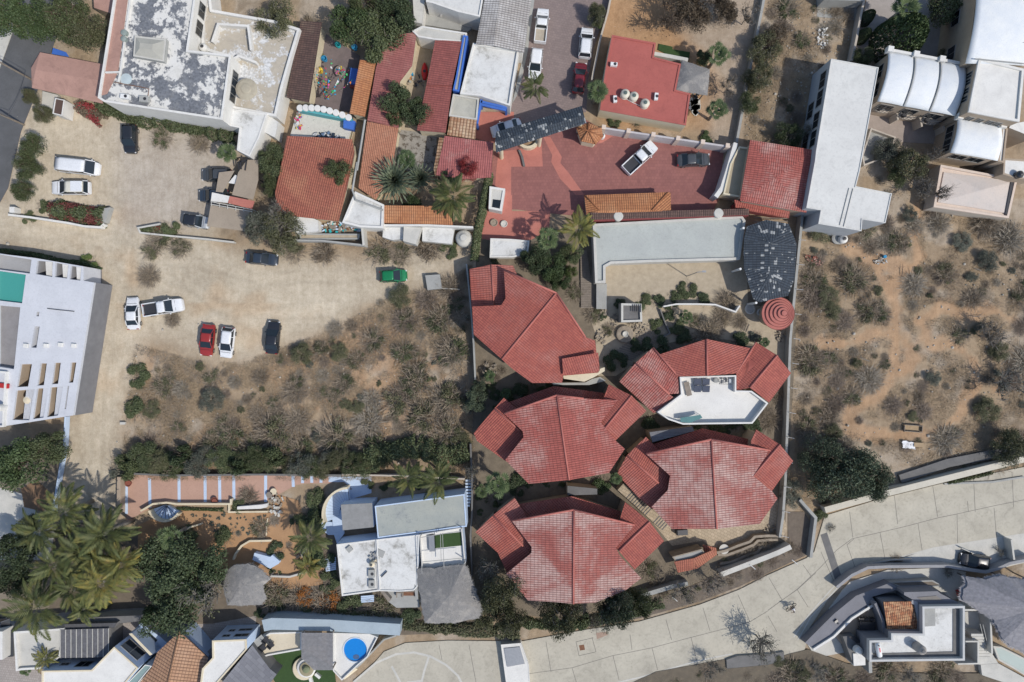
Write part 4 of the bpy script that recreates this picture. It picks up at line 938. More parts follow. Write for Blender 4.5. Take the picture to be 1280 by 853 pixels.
planks('plank bridge rising diagonally from the fountain to the horseshoe house',cE((345,245),(100,420),(430,310),(240,450)),16,WOOD)
planks('short slat steps at the right of the courtyard garden',cE((890,185),(975,230),(885,235),(955,275)),6,WOOD,.12)
for i,(x,y,r) in enumerate(((975,130,14),(1040,150,10))):
 p=W(*cE((x,y))[0],.4);single(M().lathe((p.x,p.y,0),[(.7-i*.2,0),(.75-i*.2,.3),(.55-i*.2,.35),(.5-i*.2,.1)],16),'round_planter',CONCL,('larger','smaller')[i]+' pale round planter below the slate roof','planter',loc=(p.x,p.y,0))
p=W(*crop(760,520,4.74)((688,790))[0],.7);t=thing('garden_table','round white garden table on the flagstone court by the stone terrace wall','table',(p.x,p.y,0));M().lathe((p.x,p.y,.68),[(.68,0),(.7,.05)],20).build('table_top',CONCL,t);M().lathe((p.x,p.y,0),[(.25,0),(.08,.1),(.08,.68)],12).build('leg',METAL,t)
p=W(*crop(760,520,4.74)((440,692))[0],.9);single(M().box((p.x,p.y,0),(1.6,.75,.9),.05).box((p.x-.3,p.y,.9),(.8,.75,.12),.05),'outdoor_grill',DARKM,'dark grill counter tucked under the eave of the lower right house','grill',loc=(p.x,p.y,0),bevel=.03)
ht=thing('round_gazebo','round red concentric-tiled roof touching the long grey boundary wall','gazebo',tuple(W(974,392)[:2])+(0,))
p=W(973.5,392,3.0);mb=M()
for i in range(6):r0,r1=2.25-i*.37,2.25-(i+1)*.37;mb.lathe((p.x+i*.12,p.y,2.6+i*.16),[(r0,0),(r0,.14),(r1-.02,.16)],32)
mb.build('roof',surf('red spiral tile',(.44,.16,.13),(.38,.12,.10),2,.8,grime=.3),ht)
M().lathe((p.x,p.y,0),[(1.75,0),(1.75,2.65)],24).build('wall',TANW,ht)
for i in range(6):r0=2.25-i*.37;M().tube([(p.x+i*.12+r0*math.cos(k*PI/16),p.y+r0*math.sin(k*PI/16),2.75+i*.16) for k in range(33)],.045,5).build('ring_tile',surf('dark ring',(.22,.06,.05),(.30,.10,.08),4),ht)
# slate octagon
so_=thing('slate_pavilion','blue-black slate roof with white streaks beside the grey flat-roofed hall','pavilion',tuple(W(962,325)[:2])+(0,))
op=[(934,283),(958,275),(986,280),(996,305),(993,350),(985,370),(950,378),(942,374),(930,335),(930,300)];ap=[(963,305),(962,340)]
fc=[[(*op[0],3.6),(*op[1],3.6),(*ap[0],4.3)],[(*op[1],3.6),(*op[2],3.6),(*ap[0],4.3)],[(*op[2],3.6),(*op[3],3.6),(*ap[0],4.3)],[(*op[3],3.6),(*op[4],3.6),(*ap[1],4.3),(*ap[0],4.3)],[(*op[4],3.6),(*op[5],3.6),(*ap[1],4.3)],[(*op[5],3.6),(*op[6],3.6),(*ap[1],4.3)],
  [(*op[6],3.6),(*op[7],3.6),(*ap[1],4.3)],[(*op[7],3.6),(*op[8],3.6),(*ap[1],4.3)],[(*op[8],3.6),(*op[9],3.6),(*ap[0],4.3),(*ap[1],4.3)],[(*op[9],3.6),(*op[0],3.6),(*ap[0],4.3)]]
facet_roof(fc,T_SLATE,so_)
for x,y in op[::2]:q=W(x,y,3.5);q=q*.985;M().lathe((q.x,q.y,0),[(.16,0),(.16,3.5)],10).build('post',WHITEP,so_)
# grey flat hall and its courtyard
hall=flatb('flat_roofed_hall','long hall with a flat pale grey roof above the gravel court','hall',[(741,280),(928,270),(932,276),(925,325),(812,328),(764,330),(757,334),(757,354),(744,354)],2.3,surf('pale grey screed',(.42,.44,.41),(.37,.385,.365),.35,.85,grime=.35),CONCL,par=.25,t=.35,parm=CONCL)
for i in range(4):
 q=crop(640,213,4);a=W(*q((424+i*14,568))[0],0);b=W(*q((424+i*14,695))[0],0);z=1.2-i*.3
 M().box(((a.x+b.x)/2,(a.y+b.y)/2,0),(.40,abs(a.y-b.y),z)).build('step',CONCG,hall)
rl=flatb('covered_gallery','narrow dark red tiled strip between the orange roof and the grey hall','roof',[(738,268),(935,263),(936,270),(740,277)],2.8,REDW,REDW,par=0)
facet_roof([[(738,266,3.1),(936,261,3.1),(937,269,2.9),(739,275,2.9)]],T_BROWN,rl,'tile_roof')
og=thing('orange_roof','long orange tiled hip roof along the bottom of the red car park','roof',tuple(W(785,255)[:2])+(0,))
q=z21
facet_roof([[(*q((362,125))[0],2.6),(*q((780,110))[0],2.6),(*q((700,200))[0],3.3),(*q((440,200))[0],3.3)],[(*q((780,110))[0],2.6),(*q((793,112))[0],2.6),(*q((795,210))[0],2.9),(*q((700,200))[0],3.3)],[(*q((362,125))[0],2.6),(*q((440,200))[0],3.3),(*q((425,218))[0],3.0),(*q((372,222))[0],2.7)],[(*q((440,200))[0],3.3),(*q((700,200))[0],3.3),(*q((795,210))[0],2.9),(*q((425,218))[0],3.0)]],T_ORNG,og)
walls(og,z21((372,135),(785,122),(785,205),(380,212)),2.5,CREAM);ridge(og,T_ORNG,[((*q((440,200))[0],3.32),(*q((362,125))[0],2.62)),((*q((700,200))[0],3.32),(*q((780,110))[0],2.62))],.1)
for x,y,nm in ((533,228,'left'),(1035,213,'right')):
 p=W(*z21((x,y))[0],3.2);single(M().lathe((p.x,p.y,0),[(.68,0),(.68,3.0),(.6,3.1),(.2,3.12)],24),'round_pier',CONCL,nm+' one of two pale round piers topping the hall wall','pier',loc=(p.x,p.y,0))
p0=W(*z21((873,530))[0],0);single(M().tube([p0,p0+Vector((0,0,5.6))],[.07,.05],8).beam(p0+Vector((0,0,5.6)),p0+Vector((.9,.1,5.7)),.08).box((p0.x+.9,p0.y+.1,5.6),(.5,.25,.12)),'lamp_post',METAL,'tall lamp post rising beside the gravel court','lamp post',loc=tuple(p0))
planks('pale timber ramp left of the grey hall',crop(640,213,4)((342,400),(345,690),(372,400),(420,690)),34,WOOD,.20,.3,'timber_ramp')
flatb('white_outbuilding','small white flat-roofed outbuilding touching the first red-roofed house','outbuilding',[(613,298),(640,299),(662,301),(660,318),(640,322),(612,322)],1.8,WHITEW,WHITE,par=.12)
k=flatb('water_feature_kiosk','tiny white kiosk with a dark pane at the left edge of the red car park','kiosk',z11((1168,80),(1246,92),(1228,205),(1163,192)),2.2,CONCL,WHITE,par=.15,t=.3)
P=W2(z11((1185,145),(1225,150),(1218,192),(1180,188)),2.3);M().prism(P,2.21,2.26).build('skylight',GLASS,k)
for x,y,r in ((1240,268,.5),(1190,262,.55)):
 p=W(*z11((x,y))[0],.3);single(M().lathe((p.x,p.y,0),[(r*.8,0),(r,.3),(r*.8,.34),(r*.7,.2)],16),'round_planter',CONCL if r==.5 else STONEW,('pale' if r==.5 else 'mossy')+' round planter on the pink paving left of the car park','planter',loc=(p.x,p.y,0))
# ------------------------------------------------------------ top left:peeling white building
h=6.0
pb=flatb('white_building','large white building with a grey peeling flat roof at the top left','building',z00((575,-60),(488,490),(520,510),(1110,600),(1122,520),(1155,275),(940,250),(985,-60)),h,ROOFPEEL,WHITE,par=.35,t=.28)
for e,t,wd in ((4,.3,2.0),(4,.62,2.0),(6,.45,1.9),(6,.75,1.9)):opening(pb,e,t,wd,3.5,5.2,pane=GLASS)
M().prism(W2(z00((585,-50),(500,480),(535,470),(590,360),(645,-50)),h+.05),h-.002,h+.06).build('gutter_strip',PINKR,pb)
def ridge_wall(par,pts,hh,mat,th=.18,nm='upstand',z0=5.9):return wallrun('u','','',pts,hh,th,mat,parent=par,base=z0)
ridge_wall(pb,z00((655,-40),(600,360),(590,410)),h+.3,WHITE).name='upstand'
ridge_wall(pb,z00((525,362),(600,360)),h+.35,WHITE).name='upstand'
terr=[(247,-12),(246,62),(289,70),(281,150),(298,158),(296,186),(312,196),(322,182),(345,146),(350,120),(375,38),(350,26),(262,13)]
tb=flatb('rooftop_terrace','sandy walled terrace wing on the right of the peeling white building','terrace',[(250,-15),(252,62),(289,72),(282,134),(345,146),(353,110),(361,82),(375,36),(345,26),(265,12),(262,-15)],3.0,surf('sandy terrace',(.47,.42,.34),(.38,.34,.28),1,.9,spot=(.66,.66,.65),spot_lo=.5,spot_hi=.55,spot_scale=.5,grime=.4),WHITE,par=.5,t=.35)
flatb('white_annex','plain white flat-roofed annex below the sandy terrace','annex',[(280,135),(334,142),(324,172),(312,196),(296,188),(299,160),(279,156)],3.6,WHITEW,WHITE,par=.15,t=.2)
flatb('white_annex','small cool white block at the lower right edge of the sandy terrace','annex',z10((55,570),(112,610),(95,690),(0,640),(0,570)),2.6,WHITEC,WHITE,par=0)
ridge_wall(tb,z00((1060,210),(1090,120),(1240,130),(1255,250)),3.9,WHITE,.3,z0=3).name='low_wall'
ridge_wall(tb,[(291,74),(298,70),(320,78)],4.0,WHITE,.3,z0=3).name='low_wall'
def tank(px,py,h0,r,hh,label,mat=WHITE,lid=None,name='water_tank',group=None,cat='water tank'):
 p=W(px,py,h0+hh);t=thing(name,label,cat,(p.x,p.y,h0),group)
 M().lathe((p.x,p.y,h0),[(r,0),(r,hh*.3),(r*.97,hh*.32),(r,hh*.36),(r,hh*.78),(r*.75,hh*.92),(r*.36,hh),(r*.36,hh*1.02)],24).build('tank',mat,t,True)
 M().lathe((p.x,p.y,h0+hh*1.02),[(r*.4,0),(r*.4,.06),(r*.1,.1)],16).build('lid',lid or DARKM,t)
 return t
tank(252.5,58,3.0,.55,1.2,'white water tank with a black lid on the terrace beside the window wall',WHITE)
p=W(*z00((1238,452))[0],4.2);t=thing('parasol','round ribbed beige shade in the lower part of the sandy terrace','parasol',(p.x,p.y,3.0))
M().lathe((p.x,p.y,4.6),[(1.5,0),(1.2,.12),(.7,.2),(.62,.3),(.25,.36)],16).build('canopy',surf('beige cloth',(.42,.38,.29),(.34,.30,.23),1.5),t);M().tube([(p.x,p.y,3),(p.x,p.y,4.7)],.05).build('pole',WOOD,t)
# roof cistern and small roof equipment
t=flatb('roof_cistern','square concrete pyramid-topped hatch on the peeling roof','roof hatch',z00((672,178),(832,196),(820,310),(665,283)),6.7,CONCL,CONCG,par=0,base=6.0)
P=[W(*z00(q)[0],hh) for q,hh in (((680,188),6.72),((822,204),6.72),((812,300),6.72),((674,275),6.72),((700,215),7.1),((765,222),7.1),((760,250),7.1),((697,243),7.1))]
mb=M();mb.v=[tuple(p) for p in P];mb.f=[[3,2,6,7],[2,1,5,6],[1,0,4,5],[0,3,7,4],[7,6,5,4]];mb.build('lid',surf('cement cap',(.40,.39,.34),(.34,.33,.29),.8),t)
def acunit(px,py,h0,label,s=(1.0,.55,.6),rot=0.,mat=None,group=None):
 p=W(px,py,h0+s[2]);t=thing('air_conditioner',label,'air conditioner',(p.x,p.y,h0),group)
 M().box((p.x,p.y,h0+.06),s,rot).build('case',mat or WHITEP,t,bevel=.03)
 M().lathe((p.x+s[0]*.15*math.cos(rot),p.y,h0+s[2]+.06),[(.21,0),(.21,.02)],16).build('fan_grille',DARKM,t)
 for q in (-1,1):M().box((p.x+q*s[0]*.35*math.cos(rot),p.y+q*s[0]*.35*math.sin(rot),h0),(.08,s[1],.06),rot).build('foot',METAL,t)
acunit(*z00((622,482))[0],6,'white air conditioner in the lower left corner of the peeling roof',(1.1,.6,.7),-.1)
acunit(*z00((718,495))[0],6,'grey air conditioner with pipes right of the white one on the peeling roof',(1.2,.8,.6),-.1,CONCG)
for (x,y),r,lb in (((618,162),.42,'upper of two greenish roof drums on the peeling roof edge'),((616,192),.38,'lower of two greenish roof drums on the peeling roof edge')):
 p=W(*z00((x,y))[0],6.5);single(M().lathe((p.x,p.y,6),[(r,0),(r,.45),(r*.3,.55)],16),'roof_drum',surf('greenish drum',(.26,.30,.28),(.20,.24,.22),2),lb,'drum',loc=(p.x,p.y,6))
p=W(*z00((630,396))[0],6.1);single(M().lathe((p.x,p.y,6.0),[(.75,0),(.75,.1),(.2,.14)],24),'round_hatch',surf('pale disc',(.45,.52,.53),(.40,.46,.47),1),'pale blue-grey round hatch cover on the white part of the peeling roof','hatch',loc=(p.x,p.y,6))
pts=[W(*q,6.15) for q in z00((565,410),(640,425),(700,435),(745,445),(740,480))];single(M().tube(pts,.05),'roof_pipe',RUST,'thin rusty pipe crossing the lower left of the peeling roof','pipe',loc=tuple(pts[0]))
# pinkish roof over the entrance,gate hut
cp=thing('entrance_roof','dusty pink flat-tiled entrance roof reaching from the asphalt road to the white building','roof',tuple(W(84,96)[:2])+(0,))
q=lambda *a:[(*z00(p_)[0],hh) for p_,hh in a]
facet_roof([q(((200,262),3.0),((515,322),3.0),((505,405),3.35),((178,350),3.35)),q(((178,350),3.35),((505,405),3.35),((512,518),2.9),((160,440),2.9)),q(((200,262),3.0),((178,350),3.35),((160,440),2.9),((156,340),3.0))],PINKR,cp)
walls(cp,z00((230,285),(500,335),(500,490),(215,430)),2.85,TANW)
flatb('gate_hut','tiny white gate hut with a brown door by the road','hut',z00((275,490),(322,500),(310,580),(262,568)),2.2,surf('brown cover',(.10,.06,.045),(.08,.05,.04),3),WHITE,par=.1,t=.12)
t=single(M().plate(W2(z00((265,240),(330,262),(345,285),(258,270)),2.2),[],2.15,2.2),'blue_tarp',BLUEP,'bright blue tarpaulin behind the dusty pink entrance roof','tarpaulin')
flatb('street_shelter','pale pink flat roof between trees at the top edge, left of the white building','roof',z00((465,-60),(580,-60),(560,70),(470,40)),2.6,PINKR,TANW,par=0)
flatb('low_block','low whitewashed block in the road verge below the pink roof','block',z00((212,455),(290,475),(265,580),(205,560)),.7,CONCL,CONCG,par=0)
for nm,x,y,xt,yt,lb in (('utility_pole',120,625,35,585,'utility pole leaning out over the asphalt road'),('utility_pole',160,400,125,368,'utility pole by the corner of the dusty pink roof')):
 b=W(*z00((x,y))[0],0);tp_=Vector((b.x,b.y,8.0));single(M().tube([b,tp_],[.15,.11],8).beam(tp_+Vector((-.9,.2,-.4)),tp_+Vector((.9,-.2,-.4)),.1),nm,WOOD,lb,'utility pole',loc=tuple(b))
for a,b,lb in (((35,585),(125,368),'overhead cable between the two leaning utility poles'),((35,585),(-120,520),'overhead cable running off the left edge from the lower utility pole'),((125,368),(-60,260),'overhead cable crossing the asphalt road from the upper utility pole')):
 p,q=W(*z00(a)[0],7.6),W(*z00(b)[0],7.6);single(M().tube([p.lerp(q,k/8)-Vector((0,0,1.6*(k/8)*(1-k/8))) for k in range(9)],.03,5),'overhead_cable',DARKM,lb,'cable',loc=tuple(p))
# ------------------------------------------------------------ parking lot borders
wallrun('low_wall','low white wall with a stepped end beside the maroon hedge','wall',z01((40,222),(150,235),(330,262),(420,280),(500,285),(520,268)),.9,.28,WHITE)
wallrun('low_wall','low wall bounding the pointed bougainvillea bed below the small grey car','wall',z01((800,268),(690,288),(700,312),(850,328),(1040,345),(1170,360)),.8,.22,CONCL)
single(M().box((*W(*z01((62,198))[0],1.2)[:2],0),(.7,.8,1.3)),'gate_pier',WHITE,'square white pier at the left end of the low wall by the road','pier')
single(M().prism(W2(z01((485,260),(520,190),(550,185),(525,262)),1.0),0,1.0),'wedge_block',CONCG,'grey wedge block at the right tip of the maroon hedge','block')
cpt=thing('carport','carport of two brown corrugated sheets split by a diagonal gap, right of the dirt lot','carport',tuple(W(290,240)[:2])+(0,));cc=crop(240,150,6.4)
BRS=surf('brown sheet',(.34,.28,.215),(.29,.24,.185),.4,.8,grime=.3)
M().prism(W2(cc((215,420),(340,405),(245,580),(190,575)),2.3),2.22,2.28,True,True).build('roof_sheet',BRS,cpt)
M().prism(W2(cc((370,420),(440,320),(530,320),(530,480),(490,640),(320,600)),2.3),2.24,2.3,True,True).build('roof_sheet',BRS,cpt)
M().prism(W2(cc((150,680),(250,700),(470,720),(420,890),(120,850)),2.3),2.24,2.3,True,True).build('roof_sheet',BRS,cpt)
f=M()
for a,b in (((370,340),(380,400)),((390,330),(395,395)),((440,310),(425,405)),((360,340),(440,325))):f.beam(W(*cc(a)[0],2.4),W(*cc(b)[0],2.4),.14)
for x,y in ((200,570),(335,590),(525,470),(250,840)):b_=W(*cc((x,y))[0],2.2);f.beam((b_.x,b_.y,0),(b_.x,b_.y,2.25),.1)
f.build('frame',DARKM,cpt)
M().prism(W2(cc((290,505),(345,440),(365,450),(350,515)),2.0),1.95,2.0,True,True).build('skylight',WHITEP,cpt)
cr2=thing('carport','white and pink strip roof with a rail below the brown carport sheets','carport',tuple(W(283,251)[:2])+(0,))
M().prism(W2(cc((160,580),(300,610),(285,665),(150,650)),2.5),2.42,2.5,True,True).build('roof_sheet',WHITE,cr2)
M().prism(W2(cc((302,610),(500,650),(480,715),(287,665)),2.5),2.42,2.5,True,True).build('roof_sheet',PAV_PINK,cr2)
f=M()
for a,b in (((150,655),(480,718)),((150,675),(480,735))):f.beam(W(*cc(a)[0],2.7),W(*cc(b)[0],2.7),.08)
for k in range(6):x=155+k*65;f.beam(W(*cc((x,655+k*12))[0],2.7),W(*cc((x,690+k*12))[0],2.7),.06)
for x,y in ((165,650),(300,670),(470,710)):b_=W(*cc((x,y))[0],2.4);f.beam((b_.x,b_.y,0),(b_.x,b_.y,2.45),.1)
f.build('rail',CONCL,cr2)
# ------------------------------------------------------------ top middle:patio houses
def tiled(name,label,quad,mat,hl,wallm=CREAM,hs=None,cat='house',rd=None):
 """one or more facets given as ((x,y),h) lists in photo pixels"""
 c=centroid([tuple(W(*p)[:2]) for f in quad for p in f]);t=thing(name,label,cat,(c[0],c[1],0))
 facet_roof(quad,mat,t)
 for f in quad:
  P=inset([tuple(W(*p)[:2]) for p in f],.25);M().prism(P,0,min(p[2] for p in f)-.2).build('wall',wallm,t)
 if rd:ridge(t,mat,rd,.1)
 return t
tiled('tiled_lean_to','dark brown tiled lean-to left of the courtyard with bunting',[[(376,26,2.7),(402,28,3.2),(386,128,3.2),(358,122,2.7)]],T_BROWN,0)
tiled('tiled_lean_to','narrow orange tiled lean-to between the bunting courtyard and a long red roof',[[(450,75,3.3),(470,77,2.8),(456,146,2.8),(437,142,3.3)]],T_ORNG,0)
tiled('long_red_roof','long dusty red roof shaded by the lobed tree, left of the narrow patio',[[(483,46,3.0),(521,40,3.2),(515,82,3.2),(500,102,3.2),(498,160,3.2),(459,151,3.0),(470,85,3.0)]],tiles('dusty red tiles',(.33,.12,.105),(.28,.095,.085),(.42,.24,.20),(.55,.8),gap=.12),0)
tiled('long_red_roof','long red roof with a blue flank, right of the narrow patio',[[(544,50,3.3),(577,52,3.9),(565,107,3.9),(533,106,3.3)],[(533,106.5,3.1),(565,107.5,3.7),(557,166,3.7),(521,163,3.1)]],tiles('brick red tiles',(.31,.095,.08),(.25,.075,.065),(.40,.18,.15),(.6,.85),gap=.2),0)
tiled('orange_tiled_roof','salmon orange tiled roof right above the big spiky rosette plant',[[(459,152,3.0),(498,160,3.0),(490,213,2.6),(470,250,2.6),(448,235,2.6)]],tiles('salmon tiles',(.44,.20,.12),(.38,.16,.095),(.5,.30,.2),(.55,.8),gap=.15),0)
tiled('pinkish_red_roof','pinkish red roof left of the slate gate, with a crimson tree at its corner',[[(556,170,3.2),(617,178.5,3.2),(614,222,2.8),(580,224,2.8),(545,219,2.8)]],tiles('pinkish tiles',(.37,.12,.11),(.31,.095,.09),(.46,.26,.23),(.6,.8),gap=.12),0)
tiled('checkered_tile_roof','small tan and orange checkered tile roof',[[(563,145,3.2),(596,150,3.2),(594,174,2.9),(559,169,2.9)]],tiles('checker tiles',(.50,.36,.22),(.30,.13,.06),(.55,.42,.30),(.5,.8),cw=.45,rl=.4,gap=.5),0)
tiled('checkered_tile_strip','narrow checkered tile strip along the left of the pinkish red roof',[[(549,172,2.9),(555,173,3.1),(544,221,2.8),(542,212,2.6)]],MC[('t','checker tiles')],0)
trf=tiled('terracotta_house','broad terracotta tiled house roof with a round shrub growing through it',[[(359,170,3.4),(440,174,3.4),(443,190,3.4),(430,250,3.0),(423,277,2.8),(346,268,2.8),(344,240,2.9)]],T_TERRA,0)
tiled('orange_tiled_strip','bright orange tiled strip roof right of the white block, under the coconut palm',[[(480,257,3.2),(567,258,3.2),(566,282,2.8),(480,279,2.8)]],T_ORNG,0)
flatb('white_flat_block','white flat-roofed block with a stained centre and a grey pipe, right of the terracotta house','block',z11((495,105),(640,172),(635,290),(520,285),(430,262)),3.2,surf('stained white roof',(.66,.66,.64),(.50,.49,.46),.35,.85,spot=(.42,.41,.38),spot_lo=.55,spot_hi=.7,spot_scale=.4),WHITE,par=.25,t=.3)
for pl,lb in ((z11((505,-40),(482,100),(500,150),(635,200)),'grey pipe bending over the white flat block'),(z10((545,600),(505,853)),'long pale pipe running between the two patio houses')):
 P=[W(*a,3.7) for a in pl];single(M().tube(P,.14,8),'drain_pipe',CONCG,lb,'pipe',loc=tuple(P[0]))
flatb('flat_concrete_roof','small plain concrete flat roof between the red roof and the blue gate','roof',z10((985,470),(1115,492),(1105,600),(965,580)),3.2,surf('cement roof',(.46,.44,.37),(.38,.37,.32),.5,.85,grime=.5),CONCL,par=.2)
flatb('blue_walled_house','house flank painted strong blue beside the long red roof','house',[(579,44),(585,45),(574,115),(566,113),(570,95)],3.6,CONCG,BLUEP,par=.15,parm=BLUEP)
flatb('white_flat_house','white weathered flat roof with cracks between the blue flank and the street','house',z10((1085,215),(1315,250),(1290,400),(1270,530),(1120,480),(1020,470)),3.6,WHITEW,WHITE,par=.3,t=.25)
flatb('flat_concrete_roof','white-grey L-shaped roof strip above the long red roofs','roof',z10((780,155),(830,130),(1055,165),(1045,215),(1025,210),(895,200),(810,185)),3.3,CONCL,WHITE,par=.15)
flatb('white_arched_house','white building with two arches at the top edge, left of the grey gabled roof','house',z10((850,-60),(1145,-60),(1120,85),(1010,60),(880,15),(850,10)),4.2,WHITEC,WHITE,par=.2)
ah=flatb('concrete_yard','bare concrete yard below the white arched house','yard',z10((845,55),(920,45),(1000,90),(1110,110),(1060,160),(840,125)),.6,CONCG,CONCG,par=0)
for x,y in ((960,62),(1065,88)):
 b_=W(*z10((x,y))[0],2.0);mb=M();mb.tube([(b_.x+1.1*math.cos(a*PI/8),b_.y-.15,1.2+1.1*math.sin(a*PI/8)) for a in range(9)],.16,6);mb.build('arch',WHITE,ah)
tiled('grey_gabled_house','pale grey tiled gable roof at the top edge beside the street',[[(608,-14,4.4),(626,-12,5.0),(617,57,5.0),(595,55,4.4)],[(626,-12,5.0),(666,-12,4.3),(655,66,4.3),(617,57,5.0)]],T_GREY,0,WHITE)
flatb('white_annex','white side strip at the left edge of the grey gabled roof','annex',z10((780,-60),(850,-60),(830,120),(790,110)),3.0,CONCL,WHITE,par=0)
bp=thing('blue_pergola','blue-beamed gate frame left of the car under the slate roof','pergola',tuple(W(615,130)[:2])+(0,));f=M()
for a,b in (((1125,510),(1252,540)),((1128,500),(1105,620)),((1130,525),(1250,552))):f.beam(W(*z10(a)[0],2.9),W(*z10(b)[0],2.9),.32,.3)
f.build('beam',BLUEP,bp);f=M()
for a in ((1125,510),(1105,615),(1250,540)):b_=W(*z10(a)[0],2.8);f.beam((b_.x,b_.y,0),(b_.x,b_.y,2.8),.3)
f.build('post',BLUEP,bp)
# courtyard with bunting and the garments court
bt=thing('bunting','fans of colourful paper bunting strung over the dark courtyard','bunting',tuple(W(405,120)[:2])+(3,))
q10=z10;apex=W(*q10((345,500))[0],3.0);ends=[(285,330),(300,395),(320,330),(345,340),(375,300),(410,395),(440,350),(470,340),(480,400),(360,380)]
cols=[plain('paper %d' % i,c,.8) for i,c in enumerate(((.5,.03,.12),(.03,.25,.45),(.05,.4,.12),(.7,.5,.04),(.6,.08,.3),(.03,.4,.42),(.6,.6,.6),(.6,.2,.03)))]
wire=M();flags=[M() for _ in cols];rb=random.Random(4)
for e in ends:
 b_=W(*q10(e)[0],3.1);mid=apex.lerp(b_,.5)-Vector((0,0,.35));pr=None
 for k in range(13):
  f=k/12;pnt=apex.lerp(b_,f)-Vector((0,0,1.3*f*(1-f)))
  if pr is not None:
   wire.beam(pr,pnt,.02);d_=(pnt-pr).normalized();s_=Vector((-d_.y,d_.x,0));m=rb.choice(flags);a=pnt;hw_=.13
   m.face([a-d_*hw_,a+d_*hw_,a+d_*hw_+s_*rb.uniform(-.25,.25)-Vector((0,0,.22)),a-d_*hw_+s_*rb.uniform(-.25,.25)-Vector((0,0,.22))])
  pr=pnt
wire.build('string',DARKM,bt)
for m,mt in zip(flags,cols):m.build('flag',mt,bt)
ct=thing('round_carousel_table','round table covered in coloured pieces in the bunting courtyard','table',tuple(W(*q10((420,355))[0],.8)[:2])+(0,));p=W(*q10((420,355))[0],.8)
M().lathe((p.x,p.y,.7),[(.75,0),(.78,.06)],24).build('table_top',WOOD,ct);M().lathe((p.x,p.y,0),[(.3,0),(.1,.1),(.1,.7)],10).build('leg',DARKM,ct)
for i in range(14):a=i*2.4;r=.18+.5*(i/14);M().lathe((p.x+r*math.cos(a),p.y+r*math.sin(a),.76),[(.11,0),(.1,.12),(.05,.14)],8).build('coloured_cup',cols[i % 8],ct)
p=W(*q10((490,382))[0],1.3);single(M().box((p.x,p.y,0),(1.1,2.1,1.3),-.15).box((p.x,p.y,1.3),(1.2,2.2,.08),-.15),'blue_stall',BLUEP,'strong blue stall at the right side of the bunting courtyard','stall',loc=(p.x,p.y,0),bevel=.04)
p=W(*q10((482,428))[0],.7);single(M().box((p.x,p.y,0),(.7,.5,.6),-.15).box((p.x,p.y,.6),(.76,.56,.05),-.15),'red_crate',plain('red crate',(.3,.06,.04),.6),'small red crate below the blue stall','crate',loc=(p.x,p.y,0))
for (x,y),c_,lb in (((318,350),3,'yellow pots cluster item in the left corner of the bunting courtyard'),((292,372),5,'cyan bin at the left edge of the bunting courtyard'),((340,292),1,'blue bin under the small bush in the bunting courtyard'),((492,235),1,'blue bin under the big tree at the top of the bunting courtyard'),((408,222),5,'teal bin by the foot of the big tree')):
 p=W(*q10((x,y))[0],.7);single(M().lathe((p.x,p.y,0),[(.32,0),(.38,.7),(.40,.74),(.34,.74),(.3,.3)],14),'bin',cols[c_],lb,'bin',loc=(p.x,p.y,0))
gc=flatb('garment_court','white-floored court with laundry, behind a white scalloped turquoise wall','court',z10((205,560),(490,610),(460,712),(170,680)),1.2,surf('speckled floor',(.60,.58,.52),(.50,.48,.43),2.5,.85,spot=(.10,.10,.10),spot_lo=.62,spot_hi=.66,spot_scale=3.0),CREAM,par=0)
sw=thing('scalloped_wall','turquoise wall topped with white scallops','wall',tuple(W(405,138)[:2])+(0,))
TURQ=surf('turquoise paint',(.10,.38,.40),(.08,.32,.35),.8,.7)
a,b_=W(*z10((205,545))[0],2.6),W(*z10((478,598))[0],2.6);M().beam((a.x,a.y,1.3),(b_.x,b_.y,1.3),.35,2.6).build('wall',TURQ,sw)
for i in range(9):
 f=(i+.5)/9;pnt=a.lerp(b_,f);hh=2.6+.5*math.sin(PI*f);M().lathe((pnt.x,pnt.y+.12+.4*math.sin(PI*f),hh-.25),[(.46,0),(.46,.25),(.42,.29),(.1,.3)],14).build('scallop',WHITE,sw)
p=W(*z10((465,618))[0],2.2);single(M().prism(W2(z10((438,598),(495,606),(487,650),(436,640)),2.2),1.2,2.2),'blue_canopy',BLUEP,'strong blue box canopy at the right end of the laundry court','canopy')
def heap(name,label,cat,cx,cy,h0,rx,ry,n,mats,s=.5,rot=0):
 p=W(cx,cy,h0);t=thing(name,label,cat,(p.x,p.y,h0));rg=random.Random(int(cx*7+cy))
 for i in range(n):
  a=rg.uniform(0,2*PI);r=math.sqrt(rg.random());dx,dy=r*math.cos(a)*rx,r*math.sin(a)*ry
  q=Vector((p.x+dx*math.cos(rot)-dy*math.sin(rot),p.y+dx*math.sin(rot)+dy*math.cos(rot),h0+rg.uniform(.02,.25)))
  d1=Vector((rg.uniform(-1,1),rg.uniform(-1,1),rg.uniform(-.4,.4))).normalized()*s*rg.uniform(.4,1);d2=Vector((-d1.y,d1.x,rg.uniform(-.2,.2)))*rg.uniform(.3,.8)
  M().box((q.x,q.y,q.z),(d1.length,d2.length,rg.uniform(.03,.15)),math.atan2(d1.y,d1.x)).build('piece',rg.choice(mats),t)
 return t
heap('laundry_pile','heap of blue, white and black garments on the laundry court','laundry',*z10((355,682))[0],1.2,2.0,.45,60,[cols[6],P_NAVY,plain('denim',(.12,.18,.28),.9),P_BLACK],.6,-.12)
heap('stacked_goods','pile of coloured goods at the left end of the laundry court','goods',*z10((215,610))[0],1.2,.5,1.3,40,[cols[0],cols[6],cols[1],cols[3],WOOD],.45)
rk=thing('red_kayak','bright red kayak standing at the right of the narrow patio','kayak',tuple(W(530,89,.5)[:2])+(0,));p=W(530.5,89,.6)
mb=M()
